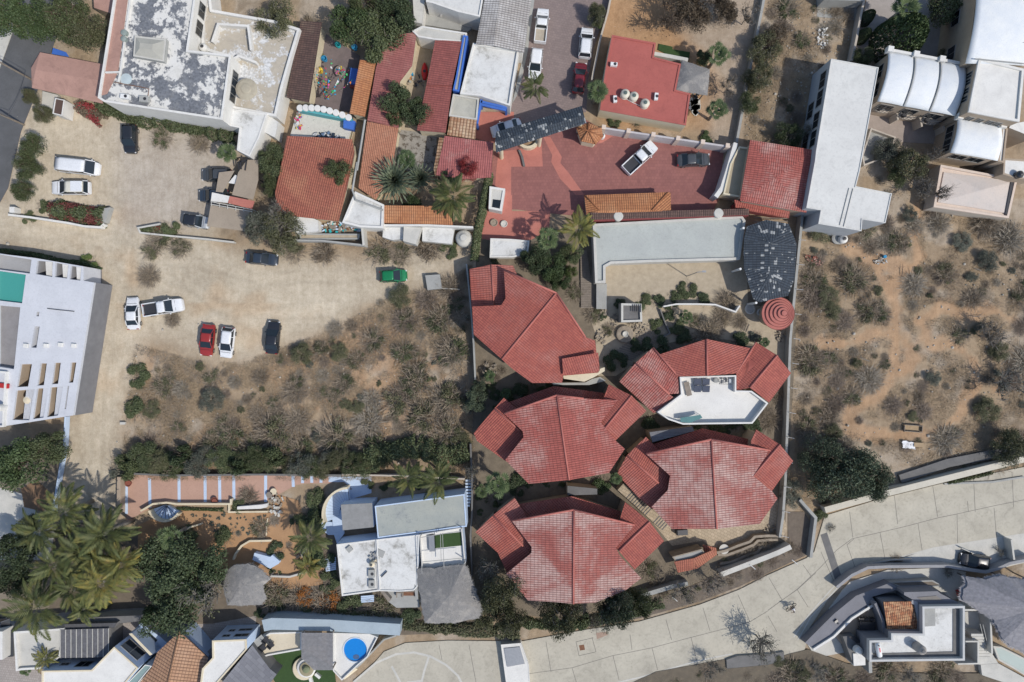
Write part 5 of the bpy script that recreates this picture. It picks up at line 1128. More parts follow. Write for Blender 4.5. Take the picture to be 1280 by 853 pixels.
for k in range(9):
 f=k/8;y=(f-.5)*2.4;w_=.46*math.sin(PI*min(.97,max(.03,f)))**.45
 mb.v +=[(p.x-w_,p.y+y,.35),(p.x-w_*.5,p.y+y,.05),(p.x+w_*.5,p.y+y,.05),(p.x+w_,p.y+y,.35),(p.x+w_*.4,p.y+y,.55),(p.x-w_*.4,p.y+y,.55)]
for k in range(8):
 for j in range(6):mb.f.append([k*6+j,k*6+(j+1) % 6,k*6+6+(j+1) % 6,k*6+6+j])
mb.f +=[list(range(6))[::-1],[48+j for j in range(6)]];mb.build('hull',plain('kayak red',(.55,.01,.02),.35),rk,True)
mb=M();mb.lathe((p.x,p.y,.5),[(.2,0),(.22,.1),(.16,.1)],12);mb.build('cockpit',DARKM,rk)
heap('patio_clutter','pots and furniture clutter at the foot of the narrow patio','clutter',*z10((800,405))[0],.05,1.4,1.0,34,[cols[7],WOOD,P_BLACK,CONCG],.5)
single(M().box((*W(*z10((775,362))[0],.5)[:2],0),(.5,.8,.6),.2).box((*W(*z10((775,362))[0],.5)[:2],.6),(.56,.86,.05),.2),'blue_box',cols[1],'small blue box beside the narrow patio clutter','box')
# strip of grey panels and walls north of the lot
for i,(pl,lb,mt,hh) in enumerate(((z11((635,275),(735,282),(740,345),(680,350),(632,335)),'pale grey sheet left of the round tank strip',WHITEW,1.6),(z11((738,282),(830,285),(800,372),(735,355)),'white stepped sheet in the middle of the boundary strip',CONCL,2.4),(z11((832,283),(995,285),(980,370),(830,355)),'pale sheet beside the round concrete tank',WHITEW,1.6))):
 flatb('sheet_roof',lb,'roof',pl,hh,mt,CONCL,par=0)
wallrun('boundary_wall','weathered white wall between the orange strip roof and the dirt lot','wall',z11((640,275),(860,275),(1085,285)),2.9,.25,WHITE)
wallrun('boundary_wall','long low concrete wall above the dirt lot below the terracotta house','wall',z11((180,350),(330,352),(540,375)),1.4,.25,CONCG)
wallrun('boundary_wall','upright white wall end with a deep shadow right of the debris yard','wall',z11((530,285),(538,375)),2.4,.3,CONCL)
flatb('whitewashed_ledge','broken whitewashed ledge below the terracotta roof','ledge',z11((110,222),(250,225),(310,250),(315,305),(210,320),(140,270)),1.8,WHITEW,WHITE,par=0)
flatb('concrete_trough','long tan concrete trough beside the debris yard wall','trough',z11((215,315),(520,318),(515,345),(220,348)),.9,GRAVEL,CONCG,par=.1)
heap('debris_heap','debris and pots strewn behind the long low concrete wall','debris',*z11((380,285))[0],.3,4.5,.7,90,[CONCL,WOOD,cols[5],RUST,BLUEW],.7,-.03)
t=tank(*z11((1038,337))[0],0,1.15,2.2,'round pale concrete tank where the boundary strip meets the tall hedge',CONCL,CONCL)
sb=flatb('concrete_slab','square grey concrete slab box in the scrub right of the green hatchback','slab',z11((845,525),(920,520),(930,592),(857,600)),.8,CONCG,CONCG,par=0)
wallrun('low_wall','thin white kerb wall ending at the slab in the scrub','wall',z11((930,590),(1018,596)),.5,.15,CONCL)
# ------------------------------------------------------------ top:gate,red house,walls
g8=crop(580,140,7.975)
sg=thing('slate_gate_roof','long dark slate gate roof with white streaks across the street end','gate roof',tuple(W(672,160)[:2])+(0,))
facet_roof([[(*g8((320,200))[0],4.6),(*g8((1175,-60))[0],4.6),(*g8((1195,30))[0],5.2),(*g8((310,300))[0],5.2)],[(*g8((310,300))[0],5.2),(*g8((1195,30))[0],5.2),(*g8((1220,110))[0],4.6),(*g8((320,405))[0],4.6)]],T_SLATE,sg)
f=M()
for x,y in ((360,230),(370,370),(1150,-20),(1170,95),(760,240)):b_=W(*g8((x,y))[0],4.5);f.lathe((b_.x,b_.y,0),[(.28,0),(.28,4.5)],12)
f.build('pillar',CREAM,sg)
gp=thing('curved_planter','white curved wall planter under the slate gate roof','planter',tuple(W(665,182)[:2])+(0,));c=W(*g8((640,270))[0],1.1);mb=M();P=[]
for k in range(9):a=PI*1.15+k*PI*.85/8;P.append((c.x+1.55*math.cos(a),c.y+1.35*math.sin(a)))
O=[(x,y) for x,y in P];I=[(c.x+(x-c.x)*.72,c.y+(y-c.y)*.72) for x,y in P];mb.prism(O+I[::-1],0,1.1);mb.build('wall',CREAM,gp)
M().prism(I,0,.6).build('soil',YARD,gp)
wallrun('kerb_ledge','narrow dark stone ledge on the pink paving below the slate gate','ledge',g8((550,380),(580,450),(600,540)),.4,.3,CONCD)
rh=flatb('red_flat_house','house with a flat red painted roof and three round water tanks','house',z20((500,175),(720,215),(710,285),(845,320),(820,450),(893,468),(870,628),(440,550),(465,360)),3.0,REDP,CREAM,par=.12,t=.25,parm=REDP)
for (x,y),nm in (((568,465),'left'),((612,478),'middle'),((668,513),'right')):tank(*z20((x,y))[0],3.0,.62,1.0,nm+' one of the three cream round water tanks on the flat red roof',surf('tank cream',(.62,.58,.48),(.55,.51,.42),1.5),surf('tank lid',(.10,.14,.13),(.07,.10,.09),3),group='water tanks on the red roof')
acunit(*z20((510,321))[0],3,'white air conditioner at the upper left of the flat red roof',(.95,.5,.55),-.1)
acunit(*z20((516,495))[0],3,'white air conditioner left of the three water tanks',(.5,.9,.5),.05)
acunit(*z20((722,482))[0],3,'white air conditioner right of the three water tanks',(.5,.95,.5),-.1)
P=[W(*a,3.1) for a in z20((560,490),(600,512),(640,530),(660,520))];single(M().tube(P,.035),'water_pipe',WHITEP,'thin white pipe linking the three water tanks','pipe',loc=tuple(P[0]))
wallrun('roof_step','pale ledge step at the upper right of the flat red roof house','ledge',z20((710,268),(790,282),(880,300)),2.4,.5,CONCL)
def thatch(name,label,cat,poly,h0,ap,h1,mat=THATCH,wob=.12,post=True,seed=1,straw=None,big=1.0):
 """a shaggy thatch: radial fan of facets from an apex, uneven hem, and loose straw along it"""
 rg=random.Random(seed);P=[W(*p,h0) for p in poly];A=W(*ap,h1);t=thing(name,label,cat,(A.x,A.y,0));L=[]
 for i in range(len(P)):
  a,b=P[i],P[(i+1) % len(P)];n=max(2,int((b-a).length/.35))
  for k in range(n):
   q=a.lerp(b,k/n);d=(q-A).normalized();s_=len(L)*.35;L.append(q+d*wob*(math.sin(s_*.6+seed)*.4+math.sin(s_*2.1)*.3+rg.uniform(-.5,.5)))
 mb=M();n=len(L);R_=7;mb.v=[tuple(A)]
 for r in range(1,R_+1):
  for q in L:v=A.lerp(q,r/R_);v.z +=rg.uniform(-.015,.015)+.12*math.sin(PI*r/R_);mb.v.append(tuple(v))
 for i in range(n):
  j=(i+1) % n;mb.f.append([0,1+j,1+i]);u=i*.35;mb.uv[len(mb.f)-1]=[(u,0),(u+.35,.5),(u,.5)]
  for r in range(R_-1):a_=1+r*n;mb.f.append([a_+i,a_+j,a_+n+j,a_+n+i]);mb.uv[len(mb.f)-1]=[(u,r),(u+.35,r),(u+.35,r+1),(u,r+1)]
 mb.f=[f[::-1] for f in mb.f];mb.uv={k:v[::-1] for k,v in mb.uv.items()}
 ro=mb.build('thatch',mat,t);sm=ro.modifiers.new('t','SOLIDIFY');sm.thickness=.22
 N=int(9000*min(2.2,n/60)*big);C=np.empty((N,3));U=np.empty((N,3));V=np.empty((N,3))
 for k in range(N):
  i=rg.randrange(n);f=rg.random()**.6*1.04;q=L[i].lerp(L[(i+1) % n],rg.random());v=A.lerp(q,f)+Vector((0,0,.12*math.sin(PI*f)+.06));d=(q-A).normalized()+Vector((rg.uniform(-.25,.25),rg.uniform(-.25,.25),rg.uniform(-.05,.1)))
  ln=rg.uniform(.2,.55)*big**.7;C[k]=v-Vector((loc0 :=t['_o']));U[k]=d*ln/2;s=Vector((-d.y,d.x,0)).normalized()*rg.uniform(.012,.03)*big;V[k]=s
 me=mesh_from('straw',quads(C,U,V));me.materials.append(straw or STRAW);so2=bpy.data.objects.new('straw',me);COL.objects.link(so2);so2.parent=t
 if post:
  for i in range(0,len(P),max(1,len(P)//4)):q=P[i].lerp(A,.15);M().tube([(q.x,q.y,0),(q.x,q.y,h0)],.1,8).build('post',WOOD,t)
 return t
STRAW=leafmat('straw',(.30,.29,.275),(.17,.165,.16))
thatch('thatched_canopy','grey thatched canopy on the right side of the flat red roof house','canopy',z20((850,310),(985,352),(972,478),(900,462),(820,450)),2.8,z20((900,395))[0],3.5,seed=2)
single(M().prism(W2(z20((735,220),(803,235),(803,248),(890,262),(885,297),(790,280),(730,250)),.1),.02,.14),'turf_strip',TURF,'small stepped strip of green turf above the red house','lawn')
mb=M();rg=random.Random(3)
for i in range(14):p=W(*z20((885+rg.uniform(0,50),500+rg.uniform(0,70)))[0],.1);mb.box((p.x,p.y,.05),(.7,.7,.05),rg.choice([0,.8]))
single(mb,'stepping_stones',CONCL,'pale stepping stones under the thatched canopy of the red house','stepping stones')
t=thing('patio_chair','dark folding chair under the edge of the thatched canopy','chair',tuple(W(*z20((918,485))[0],.4)[:2])+(0,));p=W(*z20((918,485))[0],.4)
M().box((p.x,p.y,.4),(.55,.6,.06),.5).build('seat',P_BLACK,t);M().beam((p.x+.2,p.y+.25,.45),(p.x+.3,p.y+.4,1.0),.5,.05).build('backrest',P_BLACK,t)
for sx in (-.2,.2):
 for sy in (-.25,.25):M().box((p.x+sx,p.y+sy,0),(.05,.05,.4)).build('leg',DARKM,t)
gh=thing('gatehouse','small orange tiled six-sided gatehouse roof beside the slate gate','gatehouse',tuple(W(736,166)[:2])+(0,))
hp=z20((322,640),(382,614),(448,640),(456,685),(418,722),(345,706));apx=z20((382,655))[0]
facet_roof([[(*hp[i],3.0),(*hp[(i+1) % 6],3.0),(*apx,3.9)] for i in range(6)],T_ORNG,gh);walls(gh,hp,2.9,CREAM,3.0,ins=.35)
ridge(gh,T_ORNG,[((*hp[i],3.02),(*apx,3.92)) for i in range(6)],.09)
tank(*z20((455,677))[0],.1,.35,1.0,'small white tank at the right of the orange gatehouse',WHITEP)
sheet('paved_band',z20((430,718),(470,655),(520,672),(450,715)),PAV_PINK,.03)
pw=thing('panel_wall','pale panelled wall with square piers along the top of the red car park','wall',tuple(W(830,175)[:2])+(0,))
a,b_=W(*z20((455,640))[0],2.4),W(*z20((1092,735))[0],2.4);M().beam((a.x,a.y,1.2),(b_.x,b_.y,1.2),.25,2.4).build('wall',surf('pale lilac plaster',(.50,.47,.47),(.44,.41,.41),.6,.85,grime=.3),pw)
d=b_-a
for i in range(6):
 q=a+d*(i/5*.97+.005);M().box((q.x,q.y+.05,0),(.55,.6,2.7),math.atan2(d.y,d.x)).build('pier',PEACH,pw)
wallrun('property_wall','long concrete wall dividing the orange sandy yard from the upper scrub','wall',[(957,-12),(953,10),(947,40),(938,85),(929,135),(921,178)],1.1,.35,CONCG)
wallrun('property_wall','tan wall along the right edge of the top street','wall',z20((500,-40),(480,60),(440,200),(405,370),(400,400)),1.2,.25,BEIGEW)
# right end of the car park:small yellow building,wall
wallrun('car_park_wall','white wall with planting at the right end of the red car park','wall',z20((1120,715),(1080,853),(1052,940),(1020,985)),2.6,.6,WHITE)
flatb('cream_annex','cream walled gallery between the car park wall and the red ribbed roof','annex',[(924,183),(938,185),(927,247),(904,243),(913,205)],2.6,surf('ochre roof',(.40,.34,.24),(.34,.29,.2),.8),CREAM,par=.2)
tiled('ribbed_red_roof','square red ribbed tiled roof left of the long white building',[[(938,175,4.2),(1019,188,4.2),(970,222,4.9)],[(1019,188,4.2),(1008,266,4.2),(970,222,4.9)],[(1008,266,4.2),(925,251,4.2),(970,222,4.9)],[(925,251,4.2),(938,175,4.2),(970,222,4.9)]],T_REDM,0,TANW)
tiled('ribbed_red_roof','narrow red lower roof edge under the square ribbed roof',[[(918,250,2.8),(988,262,2.8),(986,273,2.5),(920,261,2.5)]],T_RED,0,REDW)
planks('pale slatted rack between the narrow red roof and the slate pavilion',crop(960,213,4)((-70,225),(-70,270),(100,235),(100,262)),2,WOOD,.1,1.2,'slat_rack')
# ------------------------------------------------------------ top right
wb=flatb('long_white_building','long plain white flat-roofed building running down the right side','building',[(1039,73.5),(1098.5,84.5),(1075,213),(1070,233),(1115,242),(1107,279),(1078,274.5),(1077,289),(1023,280),(1026,263),(1008,260),(1019,200),(1020,190)],5.6,WHITEC,surf('grey-blue wall',(.42,.44,.46),(.36,.38,.40),.6),par=.1,t=.12,parm=WHITEC)
n_=len(poly_of(wb))
for t_ in (.18,.38,.62,.82):opening(wb,n_-1,t_,2.2,3.2,4.9)
for t_ in (.2,.55):opening(wb,n_-1,t_,2.2,.6,2.4)
for nm,a,b_ in (('seam',(405,90),(358,275)),('seam',(425,92),(378,282))):
 M().beam(W(*z31(a)[0],5.65),W(*z31(b_)[0],5.65),.05,.1).build(nm,CONCG,wb)
tank(*z31((383,342))[0],0,.62,1.4,'white round tank with a dark mouth below the long white building',WHITE)
p=W(*z31((350,340))[0],.5);single(M().lathe((p.x,p.y,0),[(.8,0),(.85,.5),(.6,.6)],18),'stone_cistern',CONCG,'low grey round cistern beside the white round tank','cistern',loc=(p.x,p.y,0))
def vaulted(name,label,rows,n,hb,rise,mat,wallm,w_=None,base=0.0):
 """rows: top edge (a->b) and bottom edge (d->c) of the roof; n shallow vaults side by side"""
 (a,b,c,d)=rows;A,B,C_,D=[W(*q,hb) for q in rows];cen=(A+B+C_+D)/4;t=thing(name,label,'house',(cen.x,cen.y,base))
 for i in range(n):
  mb=M();g=10;l=12
  for u in range(g+1):
   for v in range(l+1):
    fu=(i+u/g)/n;fv=v/l;p=A.lerp(B,fu).lerp(D.lerp(C_,fu),fv);p.z=hb+rise*math.sin(PI*fv)**.9+.12*math.sin(PI*u/g);mb.v.append(tuple(p))
  for u in range(g):
   for v in range(l):k=u*(l+1)+v;mb.f.append([k,k+1,k+l+2,k+l+1])
  o=mb.build('vault_roof',mat,t,True);s=o.modifiers.new('s','SOLIDIFY');s.thickness=.2
 for i in range(n+1):
  f=i/n;pts=[]
  for v in range(13):fv=v/12;p=A.lerp(B,f).lerp(D.lerp(C_,f),fv);p.z=hb+rise*math.sin(PI*fv)**.9+.1;pts.append(p)
  if 0 < i < n:M().tube(pts,.10,5).build('valley',CONCG,t)
  M().box((A.lerp(B,f).x,A.lerp(B,f).y,hb-.2),(.75,.75,.9),-.18).build('pier',WHITE,t)
 M().beam(A+Vector((0,0,.15)),B+Vector((0,0,.15)),.35,.5).build('parapet',WHITE,t)
 P=[(A.x,A.y),(B.x,B.y),(C_.x,C_.y),(D.x,D.y)];M().prism(inset(P,.25),base,hb-.05).build('wall',wallm,t);t['_P']=[q for p in inset(P,.25) for q in p]
 return t
WVLT=surf('vault white',(.72,.73,.72),(.62,.65,.68),.55,.75,grime=.15)
v1=vaulted('vaulted_house','white house with three parallel shallow vaults, right of the long white building',z30((602,255),(988,328),(935,582),(548,508)),3,5.2,.9,WVLT,TANW)
v2=vaulted('vaulted_house','tall white vaulted house in the top right corner',z30((1045,-110),(1300,-100),(1300,330),(990,318)),1,7.4,.7,WVLT,TANW)
for i in range(3):M().beam(W(*z30((1035,85+i*105))[0],7.9),W(*z30((1290,110+i*105))[0],7.9),.12).build('roof_seam',CONCG,v2)
bk=flatb('white_tower_block','square white-roofed block joining the vaulted houses','house',z30((1056,290),(1282,345),(1258,610),(1003,560)),7.4,WHITE,TANW,par=.25,t=.3,parm=WHITE)
for t_ in (.3,.45,.62,.75):opening(bk,3,t_,.8,5.4,6.8)
for t_ in (.25,.4,.6,.8):opening(bk,2,t_,.8,4.8,6.4)
v3=vaulted('vaulted_house','lower white vaulted house below the square white block',z30((950,588),(1165,632),(1148,806),(912,765)),1,5.0,.5,WVLT,TANW)
flatb('white_side_wing','narrow white wing at the right of the lower vaulted house','wing',z30((1170,635),(1200,640),(1180,815),(1150,808)),4.6,WHITE,TANW,par=.15)
for v_,e,ts in ((v1,2,(.17,.5,.83)),(v1,3,(.3,.7)),(v2,3,(.25,.7)),(v3,3,(.3,.7)),(v3,2,(.3,.7))):
 for t_ in ts:opening(v_,e,t_,1.9,2.6,4.2)
for i,(x,y) in enumerate(((585,545),(705,580),(820,605))):
 p=W(*z30((x,y))[0],2.3);t=thing('balcony',('left','middle','right')[i]+' of three curved balconies below the triple vaults','balcony',(p.x,p.y,0))
 mb=M();P=[(p.x+1.7*math.cos(a),p.y+.5+1.0*math.sin(a)) for a in [PI+PI*k/10 for k in range(11)]];mb.prism(P,2.0,2.2,True,True);mb.build('slab',BEIGEW,t)
 f=M();f.tube([(x_,y_,3.0) for x_,y_ in P],.05)
 for x_,y_ in P:f.beam((x_,y_,2.2),(x_,y_,3.0),.04)
 f.build('railing',DARKM,t);M().lathe((p.x-.8,p.y,2.2),[(.3,0),(.3,.5)],12).build('table',DARKM,t)
 M().beam((p.x+1.6,p.y+.7,0),(p.x+2.0,p.y-1.4,.0),.25,4.0).build('fin_wall',BEIGEW,t)
ph=flatb('peach_house','house with a pale peach roof and faded blue triangle, right edge','house',[(1176,206),(1272,224),(1261,273),(1167,259)],2.2,PEACH,BEIGEW,par=.35,t=.3,parm=PEACH)
q=lambda x,y,hh:(*z31((x,y))[0],hh)
facet_roof([[q(880,10,2.35),q(1230,55,2.35),q(1065,100,2.8)],[q(880,10,2.35),q(1065,100,2.8),q(1015,185,2.35),q(850,160,2.35)],[q(1230,55,2.35),q(1190,215,2.35),q(1015,185,2.35),q(1065,100,2.8)]],surf('faded peach',(.58,.50,.44),(.52,.47,.43),.4,.85,grime=.3),ph,'raised_roof')
M().beam(W(*z31((1218,60))[0],2.45),W(*z31((1190,220))[0],2.45),.3,.12).build('gutter',DARKM,ph)
wallrun('garden_wall','pale wall between the scrub and the walled garden at the top right','wall',[(1083,-12),(1076,20),(1071,48),(1065,76)],1.5,.3,BEIGEW)
flatb('concrete_outbuilding','concrete slab roof at the top edge above the white rubble','roof',z30((275,-60),(490,-60),(480,5),(280,0)),2.2,CONCG,CONCG,par=.1)
flatb('patio_box','pale sunken patio with low walls under the triple vaults','patio',z30((515,640),(640,685),(615,780),(480,830),(470,780)),.4,CONCG,BEIGEW,par=.7,t=.2)
flatb('white_house_corner','white roof corner at the right edge above the peach house','house',z30((1215,620),(1330,600),(1330,690),(1205,640)),5.0,WHITE,TANW,par=0)
flatb('white_house_corner','white roof corner with a round tank right of the peach house','house',z31((1180,-60),(1330,-50),(1330,50),(1245,42),(1175,20)),4.2,WHITE,TANW,par=.1)
tank(*z31((1268,18))[0],4.2,.5,.9,'dark water tank on the white corner roof at the right edge',P_BLACK)
ROCKD=surf('garden rock',(.27,.235,.19),(.18,.155,.125),2,.95,bump=.04)
for x,y,rx,ry,lb in ((289,245,.9,1.1,'dark rubble bed between the fountain and the kiosk right side'),(140,195,.5,1.0,'rocks left of the garden kiosk'),(640,300,1.0,.7,'rocks in the bed above the horseshoe ridge'),(60,300,.9,1.0,'stones on the path left of the fountain'),(1160,300,.8,.8,'stone pile between the round gazebo and horseshoe house')):heap('rock_pile',lb,'rocks',*crop(740,360,4.923)((x,y))[0],.05,rx,ry,34,[ROCKD,ROCKD,STONEW,STONEW,GRAVEL],.42)
for x,y,rx,ry,lb in ((748,392,1.3,1.0,'rock ring below the timber ramp'),(612,462,1.4,1.0,'rocks in the stone nook left of the middle red house'),(790,688,1.2,.8,'rocks by the lowest right wing of the lowest red house'),(965,665,1.2,.9,'rock ring at the end of the flagstone court')):heap('rock_pile',lb,'rocks',x,y,.05,rx,ry,30,[ROCKD,ROCKD,STONEW,GRAVEL],.5)
# scrub lot odds
t=thing('crumpled_sheet','white crumpled sheet lying over a cardboard box in the right scrubland','litter',tuple(W(*z32((720,515))[0],.2)[:2])+(.1,));p=W(*z32((700,515))[0],.2)
mb=M();rg=random.Random(9);g=7
for i in range(g+1):
 for j in range(g+1):mb.v.append((p.x-.9+1.8*i/g+rg.uniform(-.08,.08),p.y-.5+1.0*j/g-(i/g)*.3+rg.uniform(-.06,.06),.2+rg.uniform(0,.22)))
for i in range(g):
 for j in range(g):k=i*(g+1)+j;mb.f.append([k,k+g+1,k+g+2,k+1])
mb.build('sheet',plain('white fabric',(.75,.76,.78),.8),t,True)
M().box((p.x+1.4,p.y-.1,.1),(1.4,.6,.3),-.05).build('box',surf('cardboard',(.38,.28,.17),(.32,.23,.14),2),t)
p=W(*z32((722,438))[0],.3);t=thing('wooden_trough','open wooden trough in the right scrubland above the white sheet','trough',(p.x,p.y,0));M().box((p.x,p.y,.05),(2.5,.9,.06),-.08).build('floor',MC[('s','cardboard')],t)
for s in (-1,1):M().box((p.x+s*.03,p.y+s*.45,.05),(2.5,.07,.5),-.08).build('side',WOOD,t);M().box((p.x+s*1.25,p.y,.05),(.07,.9,.45),-.08).build('end',WOOD,t)
p=W(*z31((583,432))[0],.3);single(M().lathe((p.x,p.y,.1),[(.22,0),(.25,.35),(.2,.4)],12).box((p.x+.1,p.y,.3),(.3,.06,.06)),'blue_drum',cols[1],'small blue drum on the orange trail','drum',loc=(p.x,p.y,.1))
heap('rubble_pile','pale scattered rubble on the orange trail','rubble',*z31((560,455))[0],.05,.8,.5,26,[CONCL,CONCG],.3)
heap('rubble_pile','reddish brick rubble by the boundary wall in the right scrub','rubble',*z31((225,450))[0],.05,1.5,.5,36,[T_TERRA,PINKR],.35,-.5)
heap('rubble_pile','white rubble heap in the upper scrub near the concrete slab roof','rubble',*z30((270,190))[0],.1,.8,1.6,50,[CONCL,WHITE,CONCG],.35)
# ------------------------------------------------------------ left edge:modern grey-white block with a pool
HL=4.2;cL=crop(0,300,3.5545)
LW=surf('lilac white render',(.56,.57,.60),(.50,.51,.54),.4,.8,grime=.2)
outer=W2(cL((-150,30),(0,62),(150,80),(162,82),(370,118),(371,182),(418,190),(325,780),(20,828),(-150,840)),HL)
hp_=lambda *p:W2(cL(*p),HL)
holes=[hp_((165,92),(234,98),(232,165),(158,152)),hp_((246,101),(304,112),(298,172),(243,165)),hp_((314,115),(361,122),(357,181),(308,175)),
   hp_((163,320),(175,321),(172,340),(160,339)),hp_((153,384),(176,386),(162,480),(138,478)),
   hp_((92,553),(142,552),(125,652),(75,655)),hp_((180,549),(208,549),(195,646),(166,648)),hp_((242,547),(270,546),(258,640),(230,642)),hp_((315,545),(339,545),(325,634),(305,635)),
   hp_((72,670),(153,664),(130,802),(55,800)),hp_((165,661),(215,658),(193,790),(145,797)),hp_((224,656),(280,652),(258,780),(208,788)),hp_((300,650),(307,650),(293,752),(286,753)),
   hp_((-20,136),(115,155),(98,282),(-20,268)),hp_((-20,290),(90,300),(62,575),(-20,562)),hp_((-20,62),(140,88),(132,150),(-20,130))]
c=centroid(outer);lb=thing('modern_block','modern grey-white block with roof voids and a rooftop pool at the left edge','building',(c[0],c[1],0))
M().plate(outer,holes,.3,HL).build('roof',LW,lb)
M().prism(inset(outer,.01),0,.3).build('wall',surf('asphalt grey render',(.20,.20,.21),(.16,.16,.17),.8,.9,grime=.3),lb)
bx=inset(outer,.0)
m_=M();m_.prism([(x+.004,y) for x,y in hp_((418,190),(325,780),(326.5,781),(419.5,191))],0,HL-.4).build('side_cladding',MC[('s','asphalt grey render')],lb)
DKV=surf('dark void floor',(.085,.07,.055),(.06,.05,.04),1)  # recess darkness put into the floor colour
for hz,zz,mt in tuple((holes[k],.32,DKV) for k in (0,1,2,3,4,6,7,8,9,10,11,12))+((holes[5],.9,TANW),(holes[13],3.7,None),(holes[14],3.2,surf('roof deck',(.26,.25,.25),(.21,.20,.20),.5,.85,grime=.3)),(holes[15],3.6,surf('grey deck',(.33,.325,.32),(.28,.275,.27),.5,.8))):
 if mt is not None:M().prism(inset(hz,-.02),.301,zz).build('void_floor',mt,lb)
for k in (0,1,2,5,6,7,8,9,10,11):M().ring(inset(holes[k],.004),.05,.32,HL-.3).build('void_dark_liner',TANW if k > 4 else GREYW,lb)  # added liner, darkens void walls that the sun would brighten
wm=surf('pool tile',(.08,.30,.26),(.06,.24,.21),1.5,.5)
M().prism(inset(holes[13],-.02),.301,3.2).build('pool_basin',wm,lb)
def watermat(name,c):
 m,t,b=newmat(name);b.inputs['Base Color'].default_value=(*c,1);b.inputs['Roughness'].default_value=.05;b.inputs['Transmission Weight'].default_value=.0
 bump_(t,b,noise_(t,pos(t),3,4),.03);return m
M().prism(inset(holes[13],.02),3.2,3.75).build('pool_water',watermat('teal water',(.06,.29,.25)),lb)
for hz in (holes[0],holes[1],holes[2]):
 mb=M();a,b_,c_,d_=[Vector(p) for p in hz]
 for i in range(7):
  f=.55+i*.06;p,q=a.lerp(b_,f),d_.lerp(c_,f);mb.beam((p.x,p.y,HL-.12),(q.x,q.y,HL-.5),.07,.22)
 mb.build('louvre',WHITE,lb)
for hz in (holes[9],holes[10],holes[11]):
 mb=M();a,b_,c_,d_=[Vector(p) for p in hz]
 for i in range(6):
  f=.56+i*.075;p,q=a.lerp(b_,f),d_.lerp(c_,f);mb.beam((p.x,p.y,HL-.15),(q.x,q.y,HL-.4),.09,.2)
 mb.build('louvre',LW,lb)
for (x,y) in ((112,470),(202,470),(266,466),(325,470)):
 p=W(*cL((x,y))[0],HL+.3);o=M().box((p.x,p.y,HL),(.62,.55,.32),-.1).build('roof_vent',WHITE,lb,bevel=.05)
for i in range(7):
 f=.12+i*.115;a,b_=W(*cL((418,190))[0],2.6),W(*cL((325,780))[0],2.6);q=a.lerp(b_,f);M().box((q.x+.55,q.y,2.2),(.35,.12,.18)).build('wall_lamp',WHITEP,lb)
M().tube([W(*cL((210,305))[0],HL+.1),W(*cL((260,311))[0],HL+.15),W(*cL((330,318))[0],HL+.1)],.05).build('roof_wire',DARKM,lb)
p=W(*cL((120,712))[0],HL-.2);t=thing('round_lantern','round cream dish lamp hanging in the lower left void of the modern block','lamp',(p.x,p.y,.35));M().tube([(p.x,p.y,.35),(p.x,p.y,HL-.3)],.04).build('pole',DARKM,t);M().lathe((p.x,p.y,HL-.35),[(.2,0),(.55,.1),(.5,.2),(.1,.3)],20).build('shade',CREAM,t)
for x,y,nm,mt in ((10,648,'red cushion bench on the roof edge of the modern block',plain('red cushion',(.4,.02,.02),.8)),):
 p=W(*cL((x,y))[0],HL+.3);single(M().box((p.x,p.y,HL),(1.6,.65,.35),-.1),'bench',mt,nm,'bench',bevel=.04)
M().ring(hp_((-60,575),(40,585),(28,830),(-60,832)),.22,HL,HL+.5).build('parapet',WHITE,lb)
p=W(*cL((8,745))[0],HL+.5);single(M().lathe((p.x,p.y,HL),[(.5,0),(.5,1.4),(.1,1.6)],16),'white_tank',WHITE,'white tank at the very edge of the modern block, below the red bench','tank')
wallrun('kerb_wall','long narrow kerb wall running down beside the dirt lane','wall',z02((325,380),(318,520),(300,620),(262,850),(255,900)),.9,.22,BLUEW)
hb=M().box((*W(*z02((612,412))[0],.3)[:2],0),(.7,.35,.4));single(hb,'concrete_marker',CONCL,'small concrete marker below the lower round green bush beside the lane','marker')
# ------------------------------------------------------------ terraced walk with white bands
lines('white_bands',[z02((630,725),(630,860)),z02((745,690),(748,830)),z02((892,668),(893,800)),z02((1022,668),(1023,808)),z02((1094,668),(1096,808)),z02((1165,668),(1166,800)),z12((48,668),(48,800)),z12((184,672),(186,725)),z12((232,672),(232,706)),z12((278,674),(278,704)),z12((324,674),(324,704))],.42,BLUEW,.036)
wallrun('terrace_kerb','tan kerb with planted edge along the lower side of the pink banded walk','kerb',z02((700,850),(760,815),(830,808),(880,815),(1150,815),(1150,790)),.8,.25,CREAM)
wallrun('terrace_wall','dark back wall along the top of the pink banded walk','wall',z02((640,662),(820,672),(1280,668),(1700,672)),1.2,.25,CONCD)
wallrun('terrace_wall','continuing dark wall above the blue floor, ending under the coconut palms','wall',z12((430,668),(700,674),(1040,690)),1.3,.22,BEIGEW)
wallrun('gate_post_wall','brown gate post wall at the left end of the banded walk','wall',z02((592,680),(590,860)),1.3,.5,TANW)
for x,y in ((1070,800),(640,712)):p=W(*z02((x,y))[0],.4);single(M().lathe((p.x,p.y,0),[(.3,0),(.42,.45),(.46,.5),(.38,.5),(.34,.35)],16),'flower_pot',T_TERRA,('clay pot on the lower edge of the pink banded walk' if x > 700 else 'clay pot at the left end of the pink banded walk'),'pot',loc=(p.x,p.y,0))
